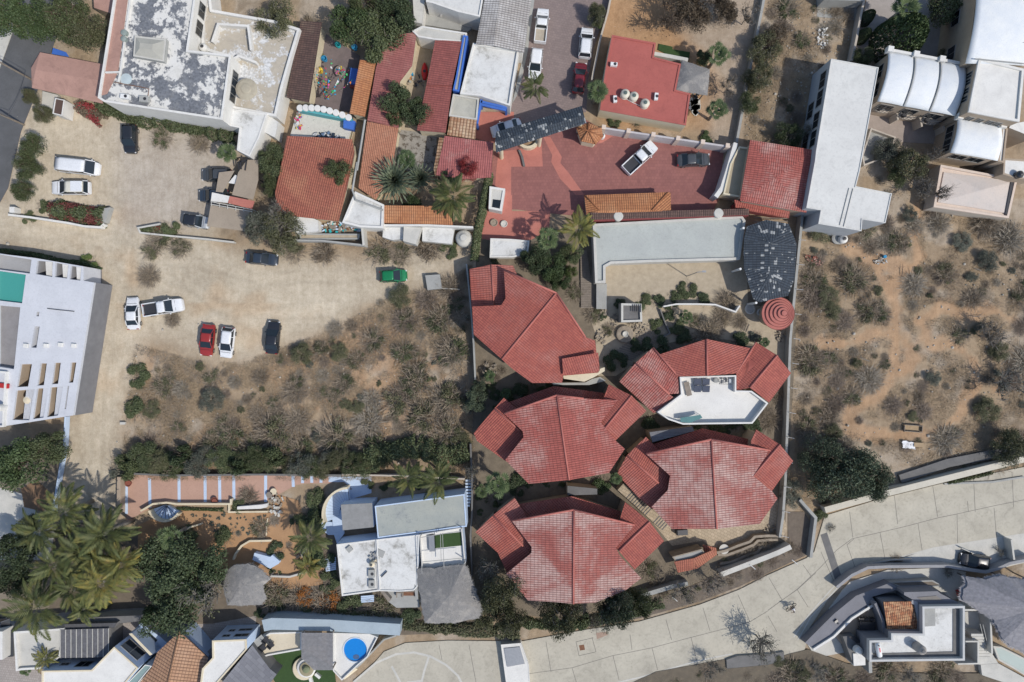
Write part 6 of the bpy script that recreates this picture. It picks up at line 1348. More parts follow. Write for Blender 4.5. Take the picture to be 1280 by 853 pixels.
def fan_steps(label,c,r0,r1,a0,a1,n,z0,z1,mat=BLUEW):
 C_=W(*c,0);t=thing('curved_steps',label,'stairs',(C_.x,C_.y,0));tr=M();rs=M()
 for i in range(n):
  t0,t1=R(a0+(a1-a0)*i/n),R(a0+(a1-a0)*(i+1)/n);z=z0+(z1-z0)*(i+.5)/n
  P=[(C_.x+r*math.cos(t_),C_.y+r*math.sin(t_)) for r,t_ in ((r0,t0),(r1,t0),(r1,t1),(r0,t1))];rs.prism(P,0,z)
  tr.beam((P[0][0],P[0][1],z+.01),(P[1][0],P[1][1],z+.01),.05,.03)
 rs.build('step',mat,t);tr.build('nosing',DARKM,t)
 P=[(C_.x+r1*math.cos(R(a0+(a1-a0)*i/12)),C_.y+r1*math.sin(R(a0+(a1-a0)*i/12))) for i in range(13)];Q=[(C_.x+(r1+.3)*math.cos(R(a0+(a1-a0)*i/12)),C_.y+(r1+.3)*math.sin(R(a0+(a1-a0)*i/12))) for i in range(13)]
 M().prism(P+Q[::-1],0,max(z0,z1)+.5).build('side_wall',CREAM,t);return t
cG=crop(200,600,5.805)
fan_steps('white fan-shaped steps at the left garden edge of the banded walk',cG((60,170))[0],.3,2.1,200,330,8,.2,.7)
fan_steps('pale blue curved stair winding down left of the lower white villa',z12((480,853))[0],1.7,3.6,95,200,13,1.2,.5)
single(M().prism(W2(cG((1170,300),(1270,310),(1277,400),(1220,400),(1175,360)),.4),0,.4),'blue_landing',BLUEW,'pale blue landing below the curved stair','landing')
single(M().prism(W2(z13((380,-10),(425,-10),(440,110),(405,160),(385,100)),.5),0,.5),'blue_landing',BLUEW,'pale blue path along the left wall of the lower white villa','landing')
planks('pale blue steps left of the villa beneath the palms',z13((345,235),(350,300),(400,225),(400,290)),7,BLUEW,.2,.3,'blue_steps')
planks('pale blue steps below the white flat roof of the villa',z13((525,420),(525,455),(590,415),(590,450)),4,BLUEW,.2,.5,'blue_steps')
planks('pale blue steps between the coconut palms and the first fan palm',z12((1045,690),(1040,830),(1085,690),(1065,830)),9,BLUEW,.28,.4,'blue_steps')
wallrun('garden_kerb','curved cream kerb round the lower sandy bed','kerb',cG((530,580),(545,540),(590,480),(650,445),(805,442)),.6,.25,CREAM)
wallrun('garden_kerb','short curved cream kerb in the upper left of the sandy garden','kerb',cG((180,370),(215,345),(300,320)),.5,.2,CREAM)
wallrun('garden_kerb','small rectangular white-edged bed below the banded walk','kerb',cG((500,175),(500,235),(780,232)),.5,.22,CREAM)
wallrun('garden_kerb','low pale wall below the yellowing agave bed','kerb',cG((800,700),(940,705),(1060,670)),.5,.25,CONCL)
wallrun('garden_kerb','narrow stone line down the middle of the sandy garden','kerb',cG((780,280),(772,340),(770,405)),.25,.12,CREAM)
t=single(M().prism(W2(cG((740,180),(780,172),(775,200),(730,210),(560,215),(560,195)),.9),.3,.9),'white_boat_bench',WHITE,'white pointed bench in the bed below the banded walk','bench')
single(M().prism(W2(cG((685,530),(800,560),(815,545),(868,590),(860,610),(800,645),(670,580)),.9),0,.9),'white_landing',BLUEW,'white wedge-shaped landing beside the left thatched palapa','landing')
heap('rock_pile','tan rockery between the banded walk and the sandy garden','rocks',*cG((850,180))[0],.05,1.1,1.6,40,[STONEW,CONCL],.6)
heap('rock_pile','rock edging below the agave bed','rocks',*cG((1050,540))[0],.05,1.0,1.2,24,[STONEW,CREAM],.5)
for i,(x,y) in enumerate(((393,150),(793,110),(823,85))):p=W(*cG((x,y))[0],.5);single(M().lathe((p.x,p.y,0),[(.3,0),(.42,.45),(.46,.5),(.38,.5)],14),'flower_pot',(T_TERRA,WOOD,CREAM)[i],('round clay pot at the lower edge of the banded walk','dark pot at the corner by the rockery','cream pot at the corner by the rockery')[i],'pot',loc=(p.x,p.y,0))
# ------------------------------------------------------------ lower middle villa
cV=crop(400,590,5.017)
VW=BLUEW
vr=flatb('villa_grey_roof','greenish grey sheet roof of the villa under the coconut palms','roof',cV((343,215),(905,140),(920,345),(895,345),(362,415)),4.2,surf('ribbed grey sheet',(.35,.36,.32),(.29,.31,.29),.4,.8,spot=(.24,.26,.27),spot_lo=.54,spot_hi=.64,spot_scale=.22),VW,par=.06,t=.15)
flatb('villa_side_roof','grey felt roof left of the villa main roof','roof',cV((130,205),(328,195),(335,348),(142,368)),3.6,surf('grey felt',(.27,.27,.265),(.21,.21,.205),1.5,.95),VW,par=0)
va=flatb('villa_white_roof','left white flat roof of the lower villa with tanks along its right edge','roof',cV((103,455),(352,425),(372,748),(137,780)),3.6,WHITEW,VW,par=.18,t=.2,parm=WHITE)
vb=flatb('villa_white_roof','middle white flat roof of the lower villa','roof',cV((352,425),(620,395),(612,720),(590,745),(500,752),(372,748)),3.9,WHITEW,VW,par=.12,t=.15,parm=WHITE)
vc=flatb('villa_roof_terrace','railed roof terrace with green turf on the right of the villa','terrace',cV((622,395),(890,350),(912,580),(640,640)),3.3,WHITE,VW,par=.5,t=.12,parm=WHITE)
M().prism(W2(cV((712,398),(885,378),(890,462),(720,480)),3.33),3.302,3.34).build('turf',TURF,vc)
M().box((*W(*cV((700,450))[0],3.9)[:2],3.3),(.75,2.2,.55),.06).build('bench',METAL,vc)
f=M()
for a,b_ in (((628,400),(640,640)),((755,385),(760,560)),((768,385),(778,600)),((630,412),(885,370)),((640,565),(905,540))):f.beam(W(*cV(a)[0],5.2),W(*cV(b_)[0],5.2),.07)
for a in ((630,405),(885,360),(905,575)):b_=W(*cV(a)[0],5.2);f.beam((b_.x,b_.y,3.3),(b_.x,b_.y,5.2),.1)
f.build('frame',CONCG,vc)
tank(*cV((322,585))[0],3.6,.38,.9,'cream water tank on the left white roof of the villa',CREAM)
acunit(*cV((322,640))[0],3.6,'upper grey box unit below the cream tank on the villa roof',(.85,1.1,.4),.03,CONCG)
acunit(*cV((322,705))[0],3.6,'lower grey box unit below the cream tank on the villa roof',(.8,1.1,.35),.03,CONCG)
heap('pipe_cluster','cluster of pipes and valves at the seam of the two white villa roofs','pipes',*cV((335,545))[0],3.65,.5,.8,22,[CREAM,METAL,CONCG],.5)
P=W(*cV((405,512))[0],4.0);single(M().box((P.x-.6,P.y,3.95),(1.1,.9,.06),-.4),'roof_panel',CONCG,'grey tilted panel beside the pipe cluster on the villa roof','panel')
P=W(*cV((183,487))[0],3.9);single(M().box((P.x,P.y,3.62),(.75,.75,.25),.7),'roof_hatch',CONCG,'small rotated grey hatch on the left white villa roof','hatch',bevel=.03)
P=[W(*cV(a)[0],4.1) for a in ((385,660),(420,625),(412,620))];single(M().beam(P[0],P[1],.12,.15),'roof_rail',DARKM,'short dark rail lying on the middle white villa roof','rail')
pt=thing('villa_patio','narrow roof patio with two chairs and an angled screen below the middle villa roof','patio',tuple(W(*cV((530,770))[0],0)[:2])+(0,))
M().prism(W2(cV((380,750),(610,745),(625,850),(480,853),(430,815)),3.0),0,3.0).build('slab',CONCG,pt)
M().prism(W2(cV((378,745),(395,742),(445,800),(430,820)),3.9),3.0,3.9).build('screen',WOOD,pt);M().prism(W2(cV((590,705),(612,720),(615,800),(600,805)),3.9),3.0,3.9).build('screen',CONCG,pt)
for i,(x,y) in enumerate(((498,770),(560,762))):
 p=W(*cV((x,y))[0],3.5);t=thing('wicker_chair' if i==0 else 'wicker_sofa',('small round chair','brown sofa with a cushion')[i]+' on the narrow villa patio',('chair','sofa')[i],(p.x,p.y,3.0));w_=(.75,1.7)[i]
 M().box((p.x,p.y,3.0),(w_,.75,.42)).build('seat',RUST if i else CONCG,t,bevel=.05);M().box((p.x,p.y+.35,3.0),(w_,.14,.8)).build('backrest',WOOD,t)
 for s in (-1,1):M().box((p.x+s*w_/2,p.y,3.0),(.12,.75,.6)).build('armrest',WOOD,t)
tp1=thatch('thatched_palapa','large square grey thatched palapa at the lower right of the white villa','palapa',z13((808,285),(930,280),(1040,262),(1085,350),(1130,490),(1105,525),(985,550),(845,552),(825,430)),3.9,z13((965,420))[0],5.4,wob=.2,seed=5)
tp2=thatch('thatched_palapa','grey rounded thatched palapa left of the yellowing agave bed','palapa',cG((475,680),(540,620),(640,615),(740,655),(800,715),(745,760),(770,853),(740,900),(500,900),(465,780)),3.0,cG((610,760))[0],4.0,wob=.15,seed=6)
# pool terrace
pl=thing('pool_terrace','white angular terrace with a small round blue pool beside the concrete road','terrace',tuple(W(444,812)[:2])+(0,));ph_=1.6
op_=W2(z13((388,600),(570,605),(612,622),(560,722),(515,760),(432,838),(388,790)),ph_);c_=W(*z13((496,690))[0],ph_);circ=[(c_.x+1.62*math.cos(i*PI/16),c_.y+1.62*math.sin(i*PI/16)) for i in range(32)]
M().plate(op_,[circ],.2,ph_).build('deck',surf('pale deck',(.66,.65,.62),(.60,.59,.56),.6,.8,grime=.15),pl)
M().prism(circ,.2,.9).build('pool_basin',surf('pool blue',(.02,.24,.58),(.015,.19,.48),1.5,.4),pl)
M().prism([(c_.x+1.60*math.cos(i*PI/16),c_.y+1.60*math.sin(i*PI/16)) for i in range(32)],.9,1.45).build('pool_water',watermat('blue water',(.012,.20,.58)),pl)
M().lathe((c_.x,c_.y,ph_-.02),[(1.62,0),(1.62,.05),(1.72,.06),(1.72,0)],32).v and None
mb=M();mb.ring([(c_.x+1.78*math.cos(i*PI/16),c_.y+1.78*math.sin(i*PI/16)) for i in range(32)],.14,ph_,ph_+.06);mb.build('pool_rim',surf('pale rim',(.55,.62,.68),(.5,.56,.62),1),pl)
M().prism([(c_.x+.1+.45*math.cos(i*PI/8),c_.y-1.05+.35*math.sin(i*PI/8)) for i in range(16)],.9,1.47).build('pool_step',surf('step blue',(.06,.12,.25),(.05,.1,.2),2),pl)
M().ring(op_,.15,ph_,ph_+.35).build('parapet',WHITE,pl)
wallrun('long_parapet','long pale blue-grey wall above the pool terrace and the tan terrace','wall',z13((35,570),(80,560),(370,568),(720,590)),2.6,1.6,surf('grey blue coping',(.36,.42,.46),(.31,.37,.41),.6,.85,grime=.3))
flatb('tan_terrace','cream tan terrace with outdoor chairs left of the slatted pergola','terrace',z13((70,605),(228,600),(228,690),(60,720),(5,740),(-60,720),(-10,650)),1.4,surf('cream terrace',(.60,.53,.40),(.55,.48,.36),.4,.85),WHITE,par=.25,t=.2)
pg=thing('slatted_pergola','grey slatted pergola roof between the tan terrace and the round pool','pergola',tuple(W(*z13((305,690))[0],0)[:2])+(0,));A,B,C_,D=[W(*q,3.6) for q in z13((227,605),(384,600),(388,792),(290,792))]
D=W(*z13((229,735))[0],3.6);E_=W(*z13((290,790))[0],3.6)
mb=M();n=30
for i in range(n):
 f=(i+.5)/n;x0=A.x+.02;y=A.y+(C_.y-A.y)*f;xl=A.x+(.0 if f < .68 else (E_.x-A.x)*(f-.68)/.32);mb.box(((xl+B.x)/2,y,3.55),(B.x-xl,abs(C_.y-A.y)/n*.78,.06))
mb.build('slats',surf('weathered slat',(.27,.265,.27),(.19,.185,.19),2.5,.9),pg)
f=M();[f.beam((x,A.y,3.48),(x,C_.y+(.0 if x > E_.x else 2.0),3.48),.1) for x in (A.x+.1,(A.x+B.x)/2,B.x-.1)];f.build('rafter',WOOD,pg)
for x,y in ((A.x+.1,A.y-.1),(B.x-.1,A.y-.1),(B.x-.1,C_.y+.1),(A.x+.1,A.y-3.2)):M().box((x,y,0),(.15,.15,3.45)).build('post',WOOD,pg)
sheet('lawn',z13((60,712),(228,688),(390,780),(400,860),(100,860),(40,760)),TURF,.10)
c_=W(*z13((250,785))[0],1.0);ct=thing('round_terraced_firepit','round white tiered seat with an olive centre on the green lawn','fountain',(c_.x,c_.y,0))
M().lathe((c_.x-.45,c_.y-.25,0),[(1.55,0),(1.6,.5),(1.5,.55)],28).build('outer_ring',CREAM,ct);M().lathe((c_.x,c_.y,0),[(1.3,0),(1.3,.9),(1.15,.95)],28).build('tier',WHITE,ct)
M().lathe((c_.x+.1,c_.y,.9),[(1.0,0),(1.0,.25),(.8,.3)],24).build('tier',surf('olive tan',(.32,.28,.18),(.27,.235,.15),1.5),ct);M().lathe((c_.x+.15,c_.y+.1,1.2),[(.5,0),(.5,.3),(.35,.45),(.1,.5)],20).build('bowl',surf('olive bowl',(.20,.22,.13),(.16,.18,.10),1.5),ct)
for a in (-40,-75):d=Vector((math.cos(R(a)),math.sin(R(a)),0));M().beam(c_+d*1.5-Vector((0,0,.7)),c_+d*2.4-Vector((0,0,.7)),.4,.5).build('spoke',WHITE,ct)
for i,(x,y,rt) in enumerate(((50,640,.7),(75,665,.7),(35,680,.7))):
 p=W(*z13((x,y))[0],1.8);t=thing('outdoor_chair',('upper','middle','lower')[i]+' of three dark chairs by the tan terrace','chair',(p.x,p.y,1.4));M().box((p.x,p.y,1.75),(.75,.75,.12),rt).build('seat',DARKM,t,bevel=.03);M().box((p.x-.25,p.y-.25,1.8),(.75,.1,.5),-rt).build('backrest',DARKM,t)
 for s in (-1,1):
  for u in (-1,1):M().box((p.x+s*.28,p.y+u*.28,1.4),(.05,.05,.35),rt).build('leg',DARKM,t)
p=W(*z13((40,655))[0],1.8);t=thing('outdoor_table','pale low table between the dark chairs of the tan terrace','table',(p.x-.6,p.y+.3,1.4));M().box((p.x-.6,p.y+.3,1.8),(1.5,1.0,.06),.7).build('table_top',CONCG,t);M().box((p.x-.6,p.y+.3,1.4),(.2,.2,.4),.7).build('leg',DARKM,t)
p=W(*z13((470,805))[0],1.0);single(M().tube([(p.x-.9,p.y-.7,.9),(p.x+.9,p.y+.7,.9)],.3,12),'gas_cylinder',CREAM,'cream lying gas cylinder below the round pool','gas tank')
wallrun('pool_wall','white diagonal wall between the pool terrace and the road','wall',z13((432,838),(520,765),(640,640),(700,620)),1.0,.2,CONCG)
fk=flatb('road_kiosk','white kiosk with a grey upper roof half at the bottom edge of the road','kiosk',[(626,806),(651,804),(661,832),(664,880),(636,880)],1.2,WHITE,WHITE,par=.05,t=.1)
M().prism(W2([(630,811),(650,809),(656,830),(634,834)],1.33),1.2,1.32).build('upper_roof',METAL,fk)
# ------------------------------------------------------------ bottom left villas
c0=crop(0,740,5.818);c1=crop(200,740,5.818)
YT=CREAM
fl1=flatb('flat_white_villa','white villa roof with pale floor and white parapet at the lower left','villa',c0((98,290),(465,265),(470,285),(440,470),(330,560),(160,570),(115,578)),3.0,CONCL,WHITE,par=.35,t=.28)
lv=thing('slatted_roof','slatted grey roof panel with pale ribs right of the flat white villa','roof',tuple(W(*c0((610,370))[0],0)[:2])+(0,))
A,B,C_,D=[W(*q,3.4) for q in c0((440,275),(792,265),(792,475),(440,480))]
mb=M()
for i in range(44):f=(i+.5)/44;p,q=A.lerp(D,f),B.lerp(C_,f);mb.beam(p,q,abs(D.y-A.y)/44*.7,.05)
mb.build('slats',surf('grey slat',(.20,.20,.215),(.13,.13,.14),3,.85),lv)
mb=M()
for i in range(10):f=i/9;mb.beam(A.lerp(B,f)+Vector((0,0,.06)),D.lerp(C_,f)+Vector((0,0,.06)),.07,.06)
mb.build('rib',CONCL,lv);M().prism([(p.x,p.y) for p in (A,B,C_,D)],0,2.9).build('room',CONCD,lv)
flatb('slate_lean_to','dark weathered roof strip above the slatted roof','roof',c0((470,235),(850,225),(830,262),(795,262),(472,272)),3.1,surf('charcoal boards',(.10,.10,.105),(.07,.07,.075),3,.9),CONCD,par=0)
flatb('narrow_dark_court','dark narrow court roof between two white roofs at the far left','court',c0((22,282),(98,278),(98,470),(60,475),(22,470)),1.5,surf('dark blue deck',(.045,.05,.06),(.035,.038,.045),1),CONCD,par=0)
flatb('white_roof_edge','sliver of white roof at the left image edge','roof',c0((-60,290),(20,288),(18,495),(-60,500)),3.0,WHITE,WHITE,par=0)
v_a=flatb('diagonal_white_villa','L-shaped white roof with cream coping between the slatted roof and the clay gable','villa',c0((302,575),(665,568),(830,400),(1005,555),(900,680),(880,720),(302,720)),4.6,WHITE,BLUEW,par=.12,t=.2,parm=YT)
opening(v_a,1,.5,1.8,2.6,3.6) if False else None
def wallwin(root,cr,a,b_,hz,specs):
 """windows on the wall whose top edge runs a->b at height hz"""
 A,B=W(*cr(a)[0],hz),W(*cr(b_)[0],hz);root['_P']=[A.x,A.y,B.x,B.y,(A.x+B.x)/2+(B.y-A.y)*.3,(A.y+B.y)/2-(B.x-A.x)*.3]
 for t_,wd,z0,z1 in specs:opening(root,0,t_,wd,z0,z1)
wallwin(v_a,c0,(302,575),(665,568),4.72,[(.3,1.1,2.6,3.3),(.7,1.9,2.2,3.8)])
wallwin(v_a,c0,(830,400),(1005,555),4.72,[(.45,3.0,1.6,3.8)])
v_b=flatb('diagonal_blue_annex','pale blue annex with cream coping behind the clay gable','villa',c0((935,305),(960,300),(1110,455),(1090,465)),3.8,YT,BLUEW,par=0)
flatb('blue_side_wall','pale blue shaded block beside the big dark crown, left of the clay gable','villa',c0((1025,225),(1170,330),(1215,370),(1180,430),(1110,452),(960,298)),1.6,BLUEW,BLUEW,par=0)
M().prism(W2(c0((1055,320),(1085,295),(1145,350),(1120,385)),1.62),1.601,1.63).build('skylight',GLASS,fl1)
flatb('glass_strip_roof','narrow grey glass strip roof left of the clay gable','roof',c0((1055,530),(1105,540),(980,690),(900,690)),3.4,surf('greenish glass',(.22,.30,.29),(.19,.26,.25),.5,.5),WHITE,par=.1,t=.1)
cg=tiled('clay_gabled_roof','clay brown tiled gable roof at the bottom left',[[(*c1((140,290))[0],4.6),(*c1((350,480))[0],3.5),(*c1((290,690))[0],3.5),(*c1((50,690))[0],4.6)],[(*c1((140,290))[0],4.6),(*c1((50,690))[0],4.6),(*c1((-170,690))[0],3.5),(*c1((-60,550))[0],3.5),(*c1((-20,440))[0],3.6)]],T_TAN,0,BLUEW,rd=[((*c1((140,290))[0],4.65),(*c1((50,690))[0],4.65))])
flatb('blue_side_wall','pale blue-grey flank right of the clay gable','villa',c1((185,300),(205,292),(372,465),(355,478)),2.4,GREYW,GREYW,par=0)
v_c=flatb('angular_white_villa','angular white roof with cream coping right of the clay gable','villa',c1((378,355),(628,345),(632,420),(395,690),(285,720),(305,560),(380,480)),4.8,WHITE,BLUEW,par=.12,t=.22,parm=YT)
wallwin(v_c,c1,(378,355),(628,345),4.9,[(.3,1.0,3.3,3.9),(.75,1.9,3.2,4.0),(.32,.8,1.6,2.2),(.72,1.8,1.5,2.1)])
flatb('grey_slate_terrace','grey paved diagonal roof terrace below the tan terrace','terrace',c1((640,425),(670,385),(800,560),(850,600),(760,720),(400,720)),2.6,bricks('grey paving',(.20,.20,.215),(.15,.15,.165),(.11,.11,.12),1,1.2,.6,.02,.75,.3),CONCD,par=0)
flatb('entrance_passage','dark grey roofed passage behind the dark crown and the slatted roof','roof',c0((560,190),(1030,170),(1010,215),(840,235),(560,228)),2.3,CONCD,CONCG,par=0)
M().prism(W2(cG((0,0),(1,0),(1,1)),0),0,.001)
for (x,y),lb_,L_ in (((30,240),'dark blue car partly hidden below palm fronds at the left edge',4.2),):
 car('suv',*c0((x,y))[0],5,L_,1.8,P_NAVY,'parked_car',lb_)
# ------------------------------------------------------------ bottom right house
c3=crop(1040,700,5.333);DG=surf('graphite render',(.20,.20,.22),(.165,.165,.18),.5,.8,grime=.2)
rb_=thing('curved_ramp_roof','long curved grey canopy roof sweeping round the left of the lower right house','roof',tuple(W(1040,770)[:2])+(0,))
P=W2(z33((185,655),(240,690),(330,620),(420,540),(540,450),(520,425),(665,385),(610,355),(440,420),(330,510)),1.7)
M().prism(P,0,1.7).build('canopy',DG,rb_)
cvp=W2(z33((228,695),(330,640),(440,540),(545,455),(525,430),(400,530),(300,620)),2.9);wallrun('coping','','',z33((228,690),(330,625),(420,535),(545,455)),2.0,.3,WHITE,parent=rb_)
sheet('garage_apron',z33((190,650),(370,395),(410,350),(600,290),(880,280),(990,300),(980,430),(700,480),(400,700),(240,730)),CONCL,.115)
wallrun('curved_wall','long grey wall curving from the road joint to the right edge','wall',z33((345,378),(420,318),(500,280),(600,275),(900,272),(1000,290),(1090,302),(1150,285),(1210,258),(1330,235)),1.6,.4,GREYW)
wallrun('roadside_kerb','thin double kerb of the planted strip beside the road','kerb',z33((340,370),(400,305),(480,265),(620,240),(720,238)),.5,.2,CONCG)
wallrun('lamp_beam','thin pale beam lying across the shade beside the black car','beam',z33((970,183),(1105,243)),.8,.12,CONCL)
wallrun('gate_wall','short upright pale wall in the shade at the right edge','wall',z33((1218,140),(1232,240)),1.6,.25,CONCL)
mh=flatb('stepped_modern_house','stepped grey and white modern house with a recessed roof terrace','house',c3((603,312),(886,308),(886,672),(250,680),(250,538),(395,535),(395,490),(605,492)),4.0,WHITEW,DG,par=.75,t=.28,parm=surf('light grey coping',(.50,.50,.49),(.44,.44,.43),.6))
M().prism(W2(c3((615,325),(688,325),(688,440),(615,445)),4.03),4.0,4.05).build('gravel_patch',CONCG,mh)
M().prism(W2(c3((806,328),(868,328),(868,655),(806,655)),4.06),4.0,4.08).build('dark_roof_strip',CONCD,mh)  # thin dark sheet on the roof along the right parapet
M().prism(W2(c3((275,625),(806,612),(806,655),(275,668)),4.06),4.0,4.08).build('dark_roof_strip',CONCD,mh)  # same dark sheet along the lower parapet
flatb('graphite_wing','graphite upper wing with a small roof window behind the modern house','wing',c3((480,235),(480,215),(705,208),(725,225),(870,300),(608,305)),3.6,DG,DG,par=0)
M().prism(W2(c3((570,250),(695,240),(735,268),(600,272)),3.64),3.605,3.66).build('roof_window',surf('taupe',(.22,.20,.18),(.18,.165,.15),2),mh)
tm=tiled('mixed_tile_roof','small mixed orange and brown clay tile roof set in the graphite house',[[(*c3((343,282))[0],4.0),(*c3((527,278))[0],3.9),(*c3((590,478))[0],3.3),(*c3((375,480))[0],3.4)]],T_MIX,0,DG)
for i,(a,b_) in enumerate((((275,255),(450,205)),((545,275),(608,490)))):pass
wallrun('side_wall','graphite wall flanking the mixed clay tile roof on its right','wall',c3((530,280),(560,290),(605,480)),3.8,.5,GREYW)
wallrun('side_wall','graphite wall flanking the mixed clay tile roof on its left','wall',c3((290,290),(340,400),(355,500)),3.0,.4,DG)
flatb('patio_deck','shaded taupe patio beside the left flank of the modern house','patio',c3((20,500),(230,300),(290,290),(360,500),(390,530),(250,535),(150,560),(60,560)),1.0,TANW,DG,par=0)
flatb('planting_terrace','brown soil terrace behind the graphite wing','terrace',c3((385,150),(670,135),(740,175),(640,185),(480,195)),1.2,surf('brown terrace soil',(.20,.165,.13),(.15,.125,.10),1.5,.95),CONCG,par=.1)
dt=thing('dining_set','dark dining table with chairs on the taupe patio','table',tuple(W(*c3((235,440))[0],1.7)[:2])+(1.0,));p=W(*c3((235,440))[0],1.7)
M().box((p.x,p.y,1.7),(2.2,1.1,.07)).build('table_top',P_BLACK,dt);[M().box((p.x+s*.9,p.y+u*.4,1.0),(.08,.08,.7)).build('leg',DARKM,dt) for s in (-1,1) for u in (-1,1)]
for i in range(6):
 q=Vector((p.x-.8+.8*(i % 3),p.y+(.85 if i < 3 else -.85),1.0));t=thing('dining_chair','dark dining chair drawn up to the patio table','chair',tuple(q),'chairs at the patio table');M().box((q.x,q.y,1.42),(.48,.45,.06)).build('seat',DARKM,t);M().box((q.x,q.y+(.2 if i < 3 else -.2),1.45),(.48,.06,.5)).build('backrest',DARKM,t)
 [M().box((q.x+s*.2,q.y+u*.18,1.0),(.05,.05,.42)).build('leg',DARKM,t) for s in (-1,1) for u in (-1,1)]
for i,(x,y) in enumerate(((238,330),(265,312))):p=W(*c3((x,y))[0],1.9);single(M().lathe((p.x,p.y,1.0),[(.34,0),(.36,.8),(.3,.9),(.1,.95)],14),'black_barrel',P_BLACK,('left','right')[i]+' of two black barrels at the upper corner of the taupe patio','barrel',loc=(p.x,p.y,1.0))
ls=flatb('low_store','low grey store with a white front at the left foot of the modern house','store',c3((70,510),(150,505),(225,625),(222,705),(145,708)),2.2,CONCD,CONCD,par=0)
flatb('white_store','small white flat box below the grey store, with a round tank above','store',c3((140,625),(222,620),(224,703),(145,708)),2.35,WHITE,WHITE,par=0)
M().prism(W2(c3((110,512),(150,508),(200,550),(165,556)),2.25),2.2,2.24).build('solar_sheet',P_BLACK,ls)
tank(*c3((185,612))[0],2.4,.55,.9,'white lidded water tank on the low grey store',WHITE,WHITE)
tank(*c3((612,612))[0],4.1,.62,1.7,'tall concrete-coloured round tank on the modern house roof',surf('taupe tank',(.36,.33,.30),(.30,.275,.25),1),CONCD)
gt=thing('gas_tank','white cylindrical gas tank with red markings on the modern house roof','gas tank',tuple(W(*c3((310,600))[0],4.4)[:2])+(4.0,));a,b_=W(*c3((302,552))[0],4.5),W(*c3((318,645))[0],4.5);d=(b_-a).normalized()
M().tube([a-d*.05,a+d*.1,a.lerp(b_,.5),b_-d*.1,b_+d*.05],[.2,.36,.38,.36,.2],16).build('tank',WHITEP,gt,True);q=a.lerp(b_,.5);M().box((q.x,q.y+.1,4.86),(.16,.6,.03),math.atan2(d.y,d.x)-PI/2).build('marking',plain('red marking',(.5,.02,.05),.5),gt);M().lathe((a.x,a.y-.25,4.85),[(.1,0),(.1,.12)],10).build('valve',DARKM,gt)
for s in (.25,.75):q=a.lerp(b_,s);M().box((q.x,q.y,4.0),(.6,.1,.25)).build('foot',METAL,gt)
st_=flatb('stair_court','walled outdoor stair court on the right flank of the modern house','stairs',c3((886,345),(1060,340),(1072,630),(1110,690),(980,700),(975,660),(886,560)),.8,CONCL,DG,par=0)
for i in range(9):a,b_=W(*c3((925+i*6,500+i*19))[0],2.6-i*.2),W(*c3((1005+i*6,496+i*19))[0],2.6-i*.2);M().box(((a.x+b_.x)/2,a.y,.8),(abs(b_.x-a.x),.36,1.9-i*.2)).build('step',CONCL,st_)
wallrun('court_wall','white-topped wall enclosing the right side of the stair court','wall',c3((886,335),(1055,335),(1068,625)),3.0,.25,CONCL)
wallrun('court_wall','short wall with a dark top round the small balcony of the stair court','wall',c3((890,545),(975,545),(975,692),(840,695)),3.0,.2,CONCL)
f=M();a,b_=W(*c3((1005,430))[0],3.3),W(*c3((1050,620))[0],2.0);f.beam(a,b_,.07);f.beam(a-Vector((.25,0,.2)),b_-Vector((.25,0,.2)),.07);single(f,'handrail',CONCG,'sloping handrail along the stair court steps','handrail')
for i,(x,y,c_,nm) in enumerate(((1012,362,cols[1],'blue crate in the upper corner of the stair court'),(952,630,cols[1],'blue box on the small balcony below the stair court'))):p=W(*c3((x,y))[0],1.3);single(M().box((p.x,p.y,.8),(.6,.5,.5)).box((p.x,p.y,1.3),(.66,.56,.04)),'blue_crate',c_,nm,'crate')
flatb('glass_balustrade_terrace','greenish glass strip along the bottom right edge','terrace',c3((1075,575),(1130,580),(1330,680),(1330,800),(1200,720),(1110,670)),1.0,surf('greenish glass',(.22,.30,.29),(.19,.26,.25),.5,.5),CONCL,par=.08)
flatb('white_ramp','white ramp slab at the bottom right corner','ramp',c3((990,690),(1110,690),(1330,810),(1330,900),(1150,820),(1000,770)),.7,CONCL,CONCL,par=0)
wallrun('house_pier','slim concrete pier at the lower left foot of the modern house','pier',c3((255,680),(258,755)),2.0,.45,CONCG)
tp3=thatch('thatched_palapa','huge lilac-grey thatched roof at the right edge above the modern house','palapa',z33((985,330),(1080,340),(1170,315),(1240,340),(1330,330),(1350,740),(1270,695),(1170,640),(1130,540),(1050,480),(975,440)),3.4,z33((1330,480))[0],6.0,surf('lilac thatch',(.34,.33,.35),(.22,.215,.23),2.2,.95,bump=.06),wob=.3,seed=8,straw=leafmat('lilac straw',(.46,.45,.47),(.24,.235,.25)),big=1.9)
p=W(*c3((855,222))[0],.5);single(M().box((p.x,p.y,.1),(.7,.9,.6),.3).box((p.x,p.y,.7),(.5,.5,.15),.3),'red_container',plain('red plastic',(.40,.015,.02),.5),'small red container in the shade left of the lilac thatch','container',bevel=.05)
sp=single(M().tube([W(*z33((335,540))[0],1.75),W(*z33((352,560))[0],1.75)],.12,6).box((*W(*z33((338,545))[0],1.7)[:2],1.7),(.5,.3,.25),.7),'ventilator',P_BLACK,'small black fitting on the curved grey canopy roof','vent')
rb2=flatb('bank_slab','dark grey slab wall on the bank just below the road','wall',z23((1072,740),(1130,720),(1300,710),(1360,700),(1362,745),(1280,765),(1075,785)),.4,CONCD,CONCG,par=0)  # low, flat dark slab
